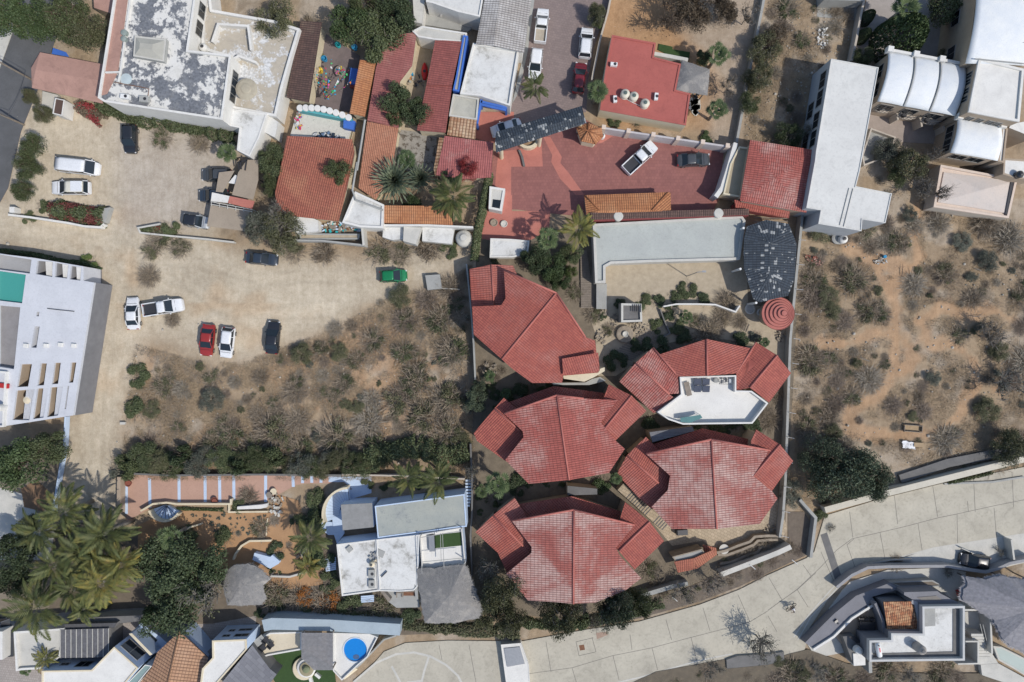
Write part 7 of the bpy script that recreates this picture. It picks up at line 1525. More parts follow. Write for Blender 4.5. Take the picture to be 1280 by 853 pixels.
# ------------------------------------------------------------ bicycle and rider on the road
def bicycle():
 c=W(989.0,759.5,.5);an=R(37.6+180);fx=Vector((math.cos(an),math.sin(an),0));sx=Vector((-fx.y,fx.x,0));z=.11
 t=thing('bicycle','black bicycle ridden down the concrete road','bicycle',(c.x,c.y,z));P=lambda f,h_,s=0:Vector((c.x,c.y,z))+fx*f+sx*s+Vector((0,0,h_))
 for s in (-.53,.53):
  n=24;w_=M();w_.tube([P(s+.33*math.cos(2*PI*k/n),.35+.33*math.sin(2*PI*k/n)) for k in range(n+1)],.045,6);wo=w_.build('wheel',TYRE,t)
  sp_=M();[sp_.tube([P(s,.35),P(s+.31*math.cos(2*PI*k/12),.35+.31*math.sin(2*PI*k/12))],.004,4) for k in range(12)];sp_.build('spokes',RIM,wo)
 fr=M();A=P(-.53,.35);BB=P(-.08,.32);ST=P(-.2,.85);HT=P(.36,.86);F=P(.53,.35)
 for a,b in ((A,BB),(BB,ST),(ST,HT),(BB,HT),(A,ST),(HT,F)):fr.tube([a,b],.036,6)
 fr.build('frame',P_BLACK,t);M().tube([HT+Vector((0,0,.12)),P(.44,1.0,-.3)],.018).tube([HT+Vector((0,0,.12)),P(.44,1.0,.3)],.018).tube([HT,HT+Vector((0,0,.13))],.02).build('handlebar',DARKM,t)
 M().tube([P(-.36,.93),P(-.2,.95),P(-.08,.94)],[.08,.06,.03],8).tube([ST,P(-.22,.92)],.016).build('saddle',P_BLACK,t);M().tube([P(-.08,.32,-.14),P(-.08,.32,.14)],.02).build('crank',METAL,t)
 # the rider:one skinned body;hair,shirt and shorts fitted over it
 me=bpy.data.meshes.new('person');J={'pel':P(-.18,1.02),'spine':P(-.05,1.25),'chest':P(.08,1.44),'neck':P(.15,1.57),'head':P(.19,1.70),'top':P(.2,1.80)}
 for s,k in ((.1,'l'),(-.1,'r')):
  J['hip'+k]=P(-.15,.98,s);J['kn'+k]=P(.20 if k=='l' else .16,.86 if k=='l' else .66,s*1.3);J['an'+k]=P(.0 if k=='l' else -.08,.46 if k=='l' else .26,s*1.25);J['to'+k]=P(.14 if k=='l' else .06,.43 if k=='l' else .22,s*1.35)
  J['sh'+k]=P(.1,1.48,s*1.9);J['el'+k]=P(.24,1.24,s*2.7);J['wr'+k]=P(.42,1.06,s*2.8);J['ha'+k]=P(.47,1.03,s*2.75)
 E_=[('pel','spine'),('spine','chest'),('chest','neck'),('neck','head'),('head','top')]
 for k in 'lr':E_ +=[('pel','hip'+k),('hip'+k,'kn'+k),('kn'+k,'an'+k),('an'+k,'to'+k),('chest','sh'+k),('sh'+k,'el'+k),('el'+k,'wr'+k),('wr'+k,'ha'+k)]
 rad=dict(pel=.13,spine=.125,chest=.14,neck=.06,head=.095,top=.07,hip=.09,kn=.06,an=.042,to=.035,sh=.062,el=.043,wr=.03,ha=.04)
 names=list(J);me.from_pydata([J[k]-Vector((c.x,c.y,z)) for k in names],[(names.index(a),names.index(b)) for a,b in E_],[])
 o=bpy.data.objects.new('person',me);COL.objects.link(o);o.location=(c.x,c.y,z);tag(o,'cyclist in a white shirt and dark shorts leaning over the handlebar','person')
 sk=o.modifiers.new('skin','SKIN');sk.use_smooth_shade=True
 for i,k in enumerate(names):
  r=rad.get(k,rad.get(k[:-1],.05));me.skin_vertices[0].data[i].radius=(r,r)
 me.skin_vertices[0].data[0].use_root=True
 o.modifiers.new('sub','SUBSURF').levels=2;o.modifiers['sub'].render_levels=2;SKIN=plain('skin',(.36,.19,.12),.6);me.materials.append(SKIN)
 def cloth(nm,keys,ed,ex,mat):
  m2=bpy.data.meshes.new(nm);m2.from_pydata([J[k]-Vector((c.x,c.y,z)) for k in keys],[(keys.index(a),keys.index(b)) for a,b in ed],[]);o2=bpy.data.objects.new(nm,m2);COL.objects.link(o2);o2.parent=o
  o2.modifiers.new('skin','SKIN').use_smooth_shade=True
  for i,k in enumerate(keys):r=rad.get(k,rad.get(k[:-1],.05))+ex;m2.skin_vertices[0].data[i].radius=(r,r)
  m2.skin_vertices[0].data[0].use_root=True;o2.modifiers.new('s','SUBSURF').levels=2;m2.materials.append(mat)
 J['midl']=J['shl'].lerp(J['ell'],.7);J['midr']=J['shr'].lerp(J['elr'],.7);J['thl']=J['hipl'].lerp(J['knl'],.8);J['thr']=J['hipr'].lerp(J['knr'],.8);rad['mid']=.048;rad['th']=.07
 cloth('shirt',['pel','spine','chest','shl','midl','shr','midr'],[('pel','spine'),('spine','chest'),('chest','shl'),('shl','midl'),('chest','shr'),('shr','midr')],.022,plain('white shirt',(.78,.78,.79),.8))
 cloth('shorts',['pel','hipl','thl','hipr','thr'],[('pel','hipl'),('hipl','thl'),('pel','hipr'),('hipr','thr')],.016,P_BLACK)
 hm=M();hc=P(.185,1.745)-Vector((c.x,c.y,z));hm.lathe(hc,[(.112,-.02),(.115,.03),(.09,.08),(.04,.105),(.0,.11)],14);h_=hm.build('hair',P_BLACK,None,True);h_.parent=o
 fm=M();fv=P(.285,1.70)-Vector((c.x,c.y,z));fm.lathe(fv,[(.014,-.02),(.018,0),(.01,.03)],8);n_=fm.build('nose',SKIN,None,True);n_.parent=o
 for s in (-1,1):
  for nm,f_,hh,ss,r_,mt in (('ear',.19,1.69,.1,.022,SKIN),('eye',.272,1.715,.035,.012,P_BLACK)):
   q=P(f_,hh,s*ss)-Vector((c.x,c.y,z));e_=M().lathe(q,[(r_*.5,-r_),(r_,0),(r_*.5,r_)],8).build(nm,mt,None,True);e_.parent=o
  for k in range(5):
   b=J['ha'+('l' if s > 0 else 'r')]+sx*(k-2)*.018;e_=M();q=[b-Vector((c.x,c.y,z)),b+fx*(.05+.01*(2-abs(k-2)))-Vector((c.x,c.y,z-.005)),b+fx*.06-Vector((c.x,c.y,z+.035))];e_.tube(q,[.01,.009,.007],6);e_=e_.build('finger',SKIN,None,True);e_.parent=o
bicycle()
# ------------------------------------------------------------ vegetation
build_protos()
# palms
coco=[(48,664,30,'upper left coconut palm of the cluster below the dirt lane',0),(80,640,30,'topmost coconut palm of the cluster, over the foot of the lane',0),(130,668,34,'coconut palm at the upper right of the cluster, its shadow on the lane',0),(68,707,32,'left middle coconut palm of the cluster beside the dark tree',0),
  (100,690,28,'coconut palm in the centre of the cluster',0),(128,728,32,'yellowing coconut palm at the lower right of the cluster',1),(92,738,26,'lower middle coconut palm of the cluster',0),(48,758,36,'lowest coconut palm of the cluster, above the white villa roof',0),(150,705,26,'yellow-tipped coconut palm next to the big dark crown',1),(104,762,20,'small coconut palm drooping over the slatted roof',0),(120,700,22,'pale yellow palm in the heart of the cluster',1)]
for i,(x,y,r,lb,yl) in enumerate(coco):plant('coco',x,y,r*1.25,L_COCOY if yl else L_COCO,BARKG,'coconut_palm',lb,'palm','coconut palm cluster',tall=5.6+(i % 3)*.6,var=i)
for x,y,r,lb,yl,tl in ((510,598,27,'left coconut palm over the grey villa roof',0,6.0),(548,602,27,'right coconut palm over the grey villa roof',0,6.2),(566,246,31,'coconut palm over the orange strip roof beside the tall hedge',0,5.4),(724,286,29,'coconut palm at the corner of the grey hall',1,5.2),
      (670,108,20,'young coconut palm on the street kerb behind the white car',0,3.6),(388,672,27,'coconut palm left of the lower white villa',0,4.0),(384,708,20,'small bright yellow palm below the one left of the white villa',1,1.6),(57,822,17,'small yellowing palm on the flat white villa edge',1,3.6)):
 plant('coco',x,y,r*1.08,L_COCOY if yl else L_COCO,BARKG,'coconut_palm',lb,'palm',tall=tl)
for x,y,r,lb,tl in ((747,114,17,'fan palm at the lower left corner of the flat red roof',4.6),(898,68,16,'upper fan palm right of the thatched canopy in the sandy yard',4.6),(897,137,15,'lower fan palm in the sandy yard, its shadow on stepping stones',4.2),(284,191,15,'small fan palm beside the white annex and brown carport',3.4),
     (622,606,18,'fan palm with a leaning trunk left of the lower left red house',4.8),(685,298,17,'fan palm in the grove above the first red-roofed house',4.6),(1132,8,22,'large fan palm above the round clipped tree at the top right',5.6),(858,397,10,'small bright fan palm in the courtyard garden',1.6),
     (602,614,10,'low fan palm next to the pale blue steps',1.6),(612,470,9,'small fan palm in the stone nook left of the middle red house',1.5),(212,672,17,'dark green fan palm at the top of the big dark crown',5.0),(955,428,8,'tiny palm right of the horseshoe house apex',1.4),(770,598,10,'slender palm in the gap between three red roofs',3.4),(32,838,8,'low palm clump at the foot of the flat white villa',1.0),(632,492,8,'small dark palm in the narrow gap above the middle red house',1.5)):
 plant('fan',x,y,r*1.15,L_FAN if r > 9 else L_GREEN,BARKG,'fan_palm',lb,'palm',tall=tl)
plant('rosette',492,224,33,L_AGAVE,BARK,'giant_rosette_plant','huge blue-green spiky rosette plant behind the orange strip roof','succulent',tall=3.0)
plant('rosette',525,222,20,L_AGAVE,BARK,'giant_rosette_plant','smaller spiky rosette plant tucked right of the huge one','succulent',tall=2.4)
plant('fan',508,200,17,L_GREEN,BARK,'fan_palm','dark green fan palm just above the huge rosette plant','palm',tall=2.8)
# trees:x,y,radius,kind,leaf,wood,height,label
TR=[(955,62,22,'airy',L_OLIVE,BARKG,2.6,'olive bush tree right of the middle of the long concrete wall'),(972,45,18,'airy',L_BROWN,BARKG,2.4,'brown bush tree in the upper scrub'),(948,98,20,'airy',L_OLIVE,BARKG,2.6,'olive bush tree right of the long concrete wall, by the bare sand'),(938,130,16,'airy',L_OLGR,BARKG,2.4,'green bush tree near the foot of the long concrete wall'),(1110,185,16,'airy',L_GREY,BARKG,2.4,'grey bush tree below the sunken patio'),(1165,195,18,'bare',L_PURP,BARKG,3,'bare purple tree between the sunken patio and the peach house'),(610,765,22,'airy',L_OLIVE,BARKG,3.2,'olive tree right below the large palapa'),(650,715,16,'airy',L_OLGR,BARKG,3.2,'olive tree in front of the lower left wing of the lowest red house'),(8,14,30,'dense',L_GREEN,BARK,5,'deep green tree in the top left corner over the road'),(45,22,24,'dense',L_GREEN,BARK,4.6,'second deep green tree over the asphalt road'),(80,22,32,'airy',L_OLGR,BARK,4.6,'olive brown tree left of the peeling white building'),(112,40,28,'airy',L_OLIVE,BARK,4.4,'olive tree touching the wall of the peeling white building'),
  (344,22,27,'airy',L_OLIVE,BARKG,3.8,'brownish olive tree beyond the sandy terrace'),(436,30,27,'dense',L_GREEN,BARK,5.4,'green left half of the large crown above the bunting courtyard'),(470,45,33,'dense',L_OLGR,BARKG,5.4,'grey-green large crown above the bunting courtyard'),(496,18,28,'dense',L_DARK,BARK,5.4,'dark green crown at the top edge right of the grey-green one'),(455,8,24,'airy',L_OLGR,BARK,5.0,'olive crown at the top edge over the grey roofs'),
  (494,124,21,'dense',L_DARK,BARK,4.6,'left lobe tree growing between the two long red roofs'),(520,136,19,'dense',L_DARK,BARK,4.4,'right lobe tree between the two long red roofs'),(491,148,10,'dense',L_OLGR,BARK,4.2,'small lower lobe tree between the two long red roofs'),(338,200,20,'dense',L_OLGR,BARK,3.6,'green tree left of the terracotta house'),(335,232,14,'airy',L_OLGR,BARK,3.0,'narrow green tree below the one left of the terracotta house'),
  (422,215,17,'dense',L_OLGR,BARKG,4.6,'round grey-green tree growing through the terracotta roof'),(322,285,24,'airy',L_GREY,BARKG,4.4,'grey-green spreading tree over the dark car at the top of the lot'),(352,292,27,'airy',L_OLIVE,BARKG,4.4,'olive spreading tree over the low concrete wall'),(345,270,20,'bare',L_GREY,BARKG,4.0,'half-bare grey tree above the olive spreading tree'),
  (585,212,16,'airy',L_RED,BARK,3.2,'crimson flowering tree at the corner of the pinkish red roof'),(562,218,13,'dense',L_DARK,BARK,2.8,'dark green tree left of the crimson one'),(515,258,13,'dense',L_GREEN,BARK,2.4,'deep green shrub tree below the huge rosette plant'),
  (745,18,14,'airy',L_OLIVE,BARKG,2.8,'thin olive tree on the right kerb of the top street'),(748,28,7,'dense',L_BRIGHT,BARK,1.6,'small bright green shrub tree at the street kerb'),(835,18,26,'bare',L_BROWN,BARK,4.2,'sparse brown-leaved tree at the top of the sandy yard'),(870,10,28,'airy',L_BROWN,BARK,4.4,'brown-leaved tree at the top edge of the sandy yard'),(908,8,20,'airy',L_BROWN,BARK,4.0,'brown-leaved tree at the top, nearest the long concrete wall'),(880,70,11,'dense',L_DARK,BARK,2.8,'dark round shrub right of the thatched canopy'),
  (912,108,16,'bare',L_BROWN,BARKG,3,'bare brown tree between the two fan palms of the sandy yard'),(935,20,18,'bare',L_BROWN,BARKG,3,'bare brown tree against the long concrete wall'),
  (1133,42,28,'clipped',L_GREEN,BARK,4.6,'big round clipped tree with a fan palm rising behind it'),(1192,8,28,'dense',L_OLGR,BARK,4.4,'broad green tree beside the top right vaulted house'),(1172,14,20,'bare',L_PURP,BARKG,3.6,'bare purplish tree between the clipped tree and the vaulted house'),(1086,20,8,'clipped',L_DARK,BARK,1.8,'upper of two small ball shrubs by the garden wall'),(1081,43,8,'clipped',L_DARK,BARK,1.8,'lower of two small ball shrubs by the garden wall'),
  (1080,72,14,'airy',L_OLGR,BARK,2.2,'olive shrub tree at the lower end of the garden wall'),(1183,70,11,'dense',L_OLGR,BARK,2.2,'green shrub tree behind the triple vaults'),(985,168,18,'airy',L_DARK,BARKG,2.6,'dark tree in the shade of the long white building'),(1010,165,14,'bare',L_GREY,BARKG,2.4,'half-bare tree against the long white building'),
  (1135,205,24,'airy',L_OLIVE,BARKG,3.4,'olive tree below the sunken patio'),(1150,232,22,'bare',L_PURP,BARKG,3.0,'bare purple-grey tree left of the peach house'),(1180,240,10,'bare',L_PURP,BARKG,4.8,'bare purple twigs reaching over the peach roof corner'),(1122,222,12,'dense',L_OLGR,BARK,2.4,'green bush tree right of the long white building'),
  (668,322,20,'dense',L_DARK,BARK,3.6,'dark green tree left in the grove above the first red-roofed house'),(690,335,20,'dense',L_GREEN,BARK,3.2,'green tree low in the grove above the first red-roofed house'),(714,318,14,'dense',L_OLGR,BARK,3.0,'leafy tree between the grove and the timber ramp'),(700,350,14,'dense',L_GREEN,BARK,2.6,'small green tree touching the ridge of the first red-roofed house'),(712,340,10,'airy',L_BRIGHT,BARK,2.4,'bright yellow-green shrub beside the timber ramp'),
  (20,578,36,'dense',L_GREEN,BARK,5.4,'large leaf-green tree below the modern block'),(57,560,22,'dense',L_OLGR,BARK,4.4,'grey-green tree between the leaf-green tree and the lane'),(18,690,26,'dense',L_DARK,BARK,5.2,'dark tree at the left edge beside the coconut palms'),(8,728,24,'dense',L_DARK,BARK,5,'lower dark tree at the left edge'),(30,660,14,'dense',L_OLGR,BARK,4,'olive small tree above the dark tree at the left edge'),
  (203,712,40,'dense',L_DARK,BARK,5.8,'upper left part of the big dark crown right of the palms'),(246,705,38,'dense',L_DARK,BARK,5.6,'big dark crown right of the palms, upper right part'),(222,752,42,'dense',L_DARK,BARK,5.6,'lower part of the big dark crown above the clay gable'),(250,745,32,'bare',L_OLIVE,BARKG,6.0,'silvery bare branches poking through the big dark crown'),(195,775,22,'dense',L_GREEN,BARK,4.8,'green tree hanging over the blue annex'),
  (1058,588,42,'airy',L_CONIF,BARK,5.4,'large feathery dark green tree beside the beige road wall'),(1030,572,30,'airy',L_CONIF,BARK,4.2,'feathery dark green tree next to the long boundary wall'),(1092,598,28,'airy',L_CONIF,BARK,4.0,'right hand feathery green tree above the beige road wall'),(1036,608,26,'airy',L_CONIF,BARK,3.4,'lower feathery green tree tucked against the road wall'),
  (630,745,30,'airy',L_OLIVE,BARKG,6.4,'olive tree between the palapa and the lowest red roof'),(612,712,22,'bare',L_GREY,BARKG,3.8,'twiggy grey tree right of the railed roof terrace'),(640,775,22,'airy',L_OLIVE,BARKG,5.0,'olive tree at the lower right corner of the palapa'),(703,770,26,'airy',L_OLIVE,BARKG,6.6,'yellowish olive tree below the lowest red roof'),(768,762,27,'airy',L_CONIF,BARKG,7.0,'feathery green tree at the bottom edge of the lowest red roof'),(742,778,14,'bare',L_GREY,BARKG,2.8,'grey bare tree between the two trees at the road edge'),
  (798,752,20,'airy',L_OLGR,BARKG,5.2,'green feathery shrub right of the lowest red roof'),(855,742,22,'bare',L_OLGR,BARKG,3,'thin grey-green tree above the road curve'),(888,728,24,'bare',L_PURP,BARKG,3.2,'bare brown tree right of the thin grey-green one above the road curve'),(590,590,15,'bare',L_GREY,BARKG,3.4,'slim bare grey tree by the pale blue steps'),(594,500,16,'dense',L_CONIF,BARK,3.0,'bright fir-green tree at the left of the middle red house'),(597,485,10,'dense',L_CONIF,BARK,2.6,'small fir-green tree above its larger twin by the middle red house'),
  (35,185,20,'airy',L_OLGR,BARK,3.4,'olive tree on the verge between road and dirt lot'),(33,210,16,'airy',L_OLGR,BARK,3.0,'lower olive tree on the verge between road and dirt lot'),(37,121,11,'airy',L_OLIVE,BARK,2.6,'small yellowish tree below the dusty pink roof'),(52,143,11,'airy',L_OLIVE,BARK,2.6,'small yellowish tree near the gate hut'),(28,238,14,'airy',L_OLGR,BARK,2.6,'green shrub tree at the lower end of the road verge'),
  (955,806,30,'bare',L_GREY,BARKG,3.6,'bare grey tree whose twigs spread over the road edge at the bottom'),(892,838,15,'bare',L_GREY,BARKG,2.6,'bare grey bush at the bottom road edge'),(1258,480,30,'bare',L_GREY,BARKG,3.2,'wide grey bare tree at the right edge of the scrub'),(1262,560,24,'airy',L_OLIVE,BARKG,3,'olive grey tree at the right edge above the road wall'),(1240,420,26,'bare',L_PURP,BARKG,3.0,'purplish bare tree near the right edge of the scrub')]
for i,(x,y,r,k,lf,wd,tl,lb) in enumerate(TR):plant(k,x,y,r*1.12,lf,wd,'tree' if k !='clipped' else 'clipped_tree',lb,'tree',tall=tl*.86)
# single shrubs with a place of their own
SH=[(800,385,9,'bush',L_OLGR,'green bush between the kiosk and the zigzag wall'),(845,408,11,'bush',L_OLGR,'olive bush below the little fan palm'),(790,400,7,'scrub',L_OLIVE,'small scrub beside the stone fountain rubble'),(868,402,9,'scrub',L_OLIVE,'scrub left of the grey courtyard bush'),(925,402,9,'dry',L_DRY,'dry grass tuft above the slat steps'),(762,412,9,'scrub',L_OLIVE,'scrub on the path left of the fountain'),(798,432,11,'bush',L_DARK,'dark bush beside the plank bridge'),(171,470,15,'bush',L_OLGR,'upper of two round green bushes on the lane edge'),(169,512,16,'bush',L_OLGR,'lower of two round green bushes on the lane edge'),(148,583,16,'bush',L_GREY,'grey-green bush at the corner where the lane meets the banded walk'),(186,345,13,'dry',L_DRY,'tumbleweed-like dry bush alone in the dirt lot'),(199,299,16,'scrub',L_OLIVE,'olive shrub inside the pointed bed in the lot'),(225,310,14,'scrub',L_OLIVE,'right hand olive shrub outside the pointed bed'),(190,312,13,'scrub',L_OLIVE,'left hand olive shrub outside the pointed bed'),(212,288,13,'bush',L_OLGR,'green shrub on top of the pointed bed wall'),
  (203,172,14,'scrub',L_OLGR,'wispy green shrub below the hedge, right of the black car'),(250,178,13,'dry',L_DRY,'dry shrub below the right part of the hedge'),(53,258,9,'bush',L_OLGR,'dark green shrub left of the maroon hedge'),(35,272,9,'bush',L_OLGR,'small shrub on the low white wall'),(110,330,12,'bush',L_BRIGHT,'yellow-green shrub on the corner of the modern block'),(216,400,9,'dry',L_BROWN,'thin dry weed beside the white pickup'),
  (476,312,18,'scrub',L_OLIVE,'left bush under the boundary strip'),(538,304,22,'scrub',L_BROWN,'big brownish bush by the boundary strip sheets'),(560,312,12,'bush',L_OLGR,'green bush next to the round tank'),(405,315,16,'scrub',L_BROWN,'brownish bush below the low concrete wall'),(368,315,14,'scrub',L_OLIVE,'bush below the olive spreading tree'),(500,318,14,'scrub',L_OLIVE,'bush above the green hatchback'),
  (768,150,9,'bush',L_OLGR,'left shrub behind the panel wall'),(797,150,9,'scrub',L_OLIVE,'middle shrub behind the panel wall'),(885,172,9,'bush',L_GREEN,'right shrub behind the panel wall'),(400,69,6,'bush',L_BRIGHT,'small bright bush in the bunting courtyard'),(387,28,11,'scrub',L_BROWN,'brown shrub on top of the dark brown lean-to'),
  (810,374,9,'bush',L_OLGR,'left bush of the row above the white zigzag wall'),(822,377,9,'bush',L_DARK,'second bush of the row above the white zigzag wall'),(845,373,10,'bush',L_OLGR,'third bush of the row above the white zigzag wall'),(860,362,12,'bush',L_OLGR,'tallest bush of the row above the white zigzag wall'),(878,374,10,'bush',L_DARK,'dark bush at the right of the row above the white zigzag wall'),(908,378,14,'dry',L_DRY,'straw-coloured bush at the end of the zigzag wall'),
  (836,392,10,'bush',L_DARK,'dark bush left of the little fan palm'),(882,400,10,'bare',L_GREY,'grey bush right of the little fan palm'),(903,398,12,'dry',L_DRY,'straw bush in the courtyard garden'),(885,416,17,'dry',L_PURP,'twiggy bush above the horseshoe house ridge'),(820,408,10,'bush',L_OLGR,'green bush right of the stone fountain'),(820,432,16,'bush',L_DARK,'dark bush at the upper left eave of the horseshoe house'),(925,425,12,'bush',L_DARK,'dark bush behind the right eave of the horseshoe house'),(945,420,8,'bush',L_GREY,'silvery bush behind the right eave of the horseshoe house'),(855,418,12,'bush',L_DARK,'dark bush between the plank bridge and the horseshoe house'),
  (770,452,14,'bush',L_DARK,'dark bush in the gap between the first and horseshoe houses'),(815,530,13,'bush',L_DARK,'dark bush below the left corner of the white terrace'),(940,535,12,'bush',L_DARK,'dark bush under the right edge of the white terrace'),(962,525,14,'dry',L_DRY,'dry grassy bush at the right foot of the white terrace'),(970,495,10,'dry',L_DRY,'dry bush against the long grey boundary wall'),(720,365,12,'scrub',L_OLIVE,'olive bush on the bank right of the first red roof'),(742,392,12,'scrub',L_OLIVE,'bush in the stone ring below the timber ramp'),(752,394,7,'bush',L_DARK,'dark bush at the foot of the hall steps'),(775,380,7,'bush',L_DARK,'small dark bush left of the garden kiosk'),
  (752,606,14,'bush',L_GREEN,'green bush at the lower right corner of the middle red house'),(650,605,14,'bush',L_DARK,'dark bush in the gap above the lowest red house'),(643,612,12,'bush',L_DARK,'second dark bush in the gap above the lowest red house'),(690,480,8,'bush',L_DARK,'dark bush below the first red roof, in shade'),(650,490,12,'bush',L_DARK,'dark bush left in the gap between first and middle houses'),
  (810,712,13,'scrub',L_OLIVE,'bush below the lowest right wing of the lower left house'),(825,735,14,'scrub',L_BROWN,'brownish bush behind the grey retaining wall'),(960,680,14,'dry',L_DRY,'dry plants on the stone terraces above the road'),(935,695,12,'dry',L_DRY,'dry plants at the left of the stone terraces'),(1026,647,9,'bush',L_OLGR,'green bush at the corner of the beige road wall'),(1040,660,8,'bare',L_GREY,'bare grey bush at the head of the drain channel'),
  (320,730,9,'bush',L_OLGR,'green bush right of the rounded palapa'),(345,742,20,'scrub',L_OLIVE,'olive bush below the rounded palapa garden'),(375,748,16,'scrub',L_ORNG,'orange-flowering bush above the pool terrace wall'),(405,752,20,'scrub',L_ORNG,'larger orange-flowering bush above the pool terrace wall'),(438,762,18,'bush',L_OLGR,'green bush under the left villa roof'),(478,760,18,'scrub',L_OLIVE,'olive bush under the villa patio'),(515,775,14,'bush',L_DARK,'dark bush at the lower left corner of the palapa'),(402,700,16,'bush',L_DARK,'dark bush against the left wall of the villa'),(410,728,14,'bush',L_OLGR,'green bush at the lower left of the villa'),
  (395,625,15,'bush',L_OLGR,'bush beside the top of the curved blue stair'),(388,642,15,'bush',L_DARK,'dark bush inside the curved blue stair'),(372,650,10,'bush',L_OLGR,'bush above the palm left of the white villa'),(345,690,12,'bush',L_DARK,'dark bush beside the white wedge landing'),(310,622,12,'dry',L_BROWN,'reddish dry bush poking over the banded walk'),(300,634,10,'bush',L_OLGR,'green bush in the small rectangular bed'),(325,660,12,'scrub',L_OLIVE,'bush beside the stone line of the sandy garden'),(232,672,14,'bush',L_OLGR,'bush at the upper fringe of the big dark crown'),(280,672,14,'bush',L_OLGR,'bush at the upper right fringe of the big dark crown'),(25,828,8,'bush',L_BRIGHT,'bright bush at the foot of the flat white villa'),
  (1185,715,12,'bare',L_GREY,'bare bush in the shade left of the black car'),(1230,738,14,'scrub',L_BROWN,'rusty bush above the lilac thatch'),(1258,732,12,'scrub',L_BROWN,'rusty bush at the right edge above the lilac thatch'),(1120,704,9,'dry',L_BROWN,'rusty dry plants in the road-side bed'),(1180,842,18,'scrub',L_OLIVE,'scrubby bush below the modern house'),(1110,838,18,'scrub',L_OLIVE,'olive scrub below the modern house terrace'),(1140,845,16,'bare',L_GREY,'grey bush below the round rooftop tank'),(1025,840,18,'bare',L_GREY,'grey bush below the curved canopy roof'),(990,845,20,'scrub',L_OLIVE,'olive scrub at the bottom edge of the bank'),(1045,848,16,'scrub',L_OLIVE,'olive scrub right of the bottom bank'),(1228,838,8,'bush',L_GREY,'small bush by the white ramp'),(620,325,6,'bush',L_OLIVE,'little bush by the white outbuilding'),(1036,625,10,'scrub',L_OLIVE,'low scrub behind the beige road wall corner'),
  (985,10,16,'scrub',L_OLGR,'green scrub at the top edge right of the long concrete wall'),(1250,690,9,'bare',L_GREY,'bare grey twigs over the road at the right edge')]
for x,y,r,k,lf,lb in SH:
 plant(k,x,y,r*1.15,lf,{'dry':DRYT,'bare':BARKG}.get(k,DRYT),'shrub',lb,'shrub',hs=.8)
# hedges
hedge('hedge','long green hedge along the foot of the peeling white building','hedge',[(118,128),(140,138),(165,148),(200,150),(240,160),(275,166),(292,170)],20,2.2,L_OLGR,9000,ls=.13,irregular=.75)
hedge('flowering_hedge','hedge with crimson blossom below the dusty pink roof','hedge',[(95,130),(112,140),(124,150)],20,2.0,L_BROWN,2600,flower=L_RED)
hedge('flowering_hedge','maroon flowering hedge above the low white wall','hedge',[(60,262),(80,262),(105,268),(128,270)],28,1.9,L_OLGR,6500,flower=L_MAR)
hedge('flowering_hedge','magenta flowering plants in the pointed bed','hedge',[(174,287),(185,287),(200,284)],8,.9,L_OLGR,1200,flower=L_RED,ls=.1)
hedge('tall_hedge','tall narrow dark green hedge between the coconut palm and the pink paving','hedge',[(612,215),(606,240),(602,262),(596,290),(592,325)],11,2.8,L_OLGR,6500,irregular=.12,ls=.11)
hedge('hedge','low dark hedge on the north edge of the modern block','hedge',[(-5,313),(40,318),(70,326),(108,330),(122,338)],8,1.4,L_GREEN,3000)
rg=random.Random(66)
for i in range(26):
 x=160+i*12.6+rg.uniform(-5,5);k,lf,nm=rg.choice([('airy',L_OLGR,'olive green'),('airy',L_OLIVE,'olive'),('airy',L_GREY,'grey-green'),('bush',L_OLGR,'dense green'),('dense',L_OLGR,'leafy green'),('bush',L_DARK,'dark')])
 plant(k,x,578+rg.uniform(-9,7),rg.uniform(11,19)*1.15,lf,DRYT,'hedge_shrub',nm+' shrub in the row above the banded walk, '+('left','middle','right')[min(2,i//9)]+' part','shrub',nm+' shrubs of the row above the banded walk',tall=rg.uniform(1.0,1.8))
hedge('hedge','tall dark thicket behind the coconut palms at the corner of the scrub field','hedge',[(455,572),(490,565),(520,560),(560,572),(585,565)],34,2.6,L_OLGR,10000,irregular=.5)
hedge('hedge','dark strip of creeper between the villa garden and the concrete road','hedge',[(395,770),(440,772),(480,778),(520,785),(560,788),(620,792),(650,795)],18,1.1,L_OLIVE,9000,irregular=.6,base=.0)
hedge('hedge','scrubby dark bank hedge below the lowest red roof, above the road','hedge',[(650,780),(700,785),(735,780),(790,768),(830,755)],16,1.0,L_OLGR,6000,irregular=.6)
hedge('planting','green climbers on the wall at the right end of the red car park','climber',[(916,196),(909,222),(902,240)],8,1.8,L_GREY,1800)
hedge('planting','row of small plants along the left end of the banded walk kerb','planting',cG((120,210),(260,215),(460,220)),5,.4,L_GREEN,1200,ls=.09)
hedge('hedge','green creeper row inside the beige road wall triangle','hedge',z32((900,712),(1000,690),(1120,660)),5,.5,L_OLGR,900)
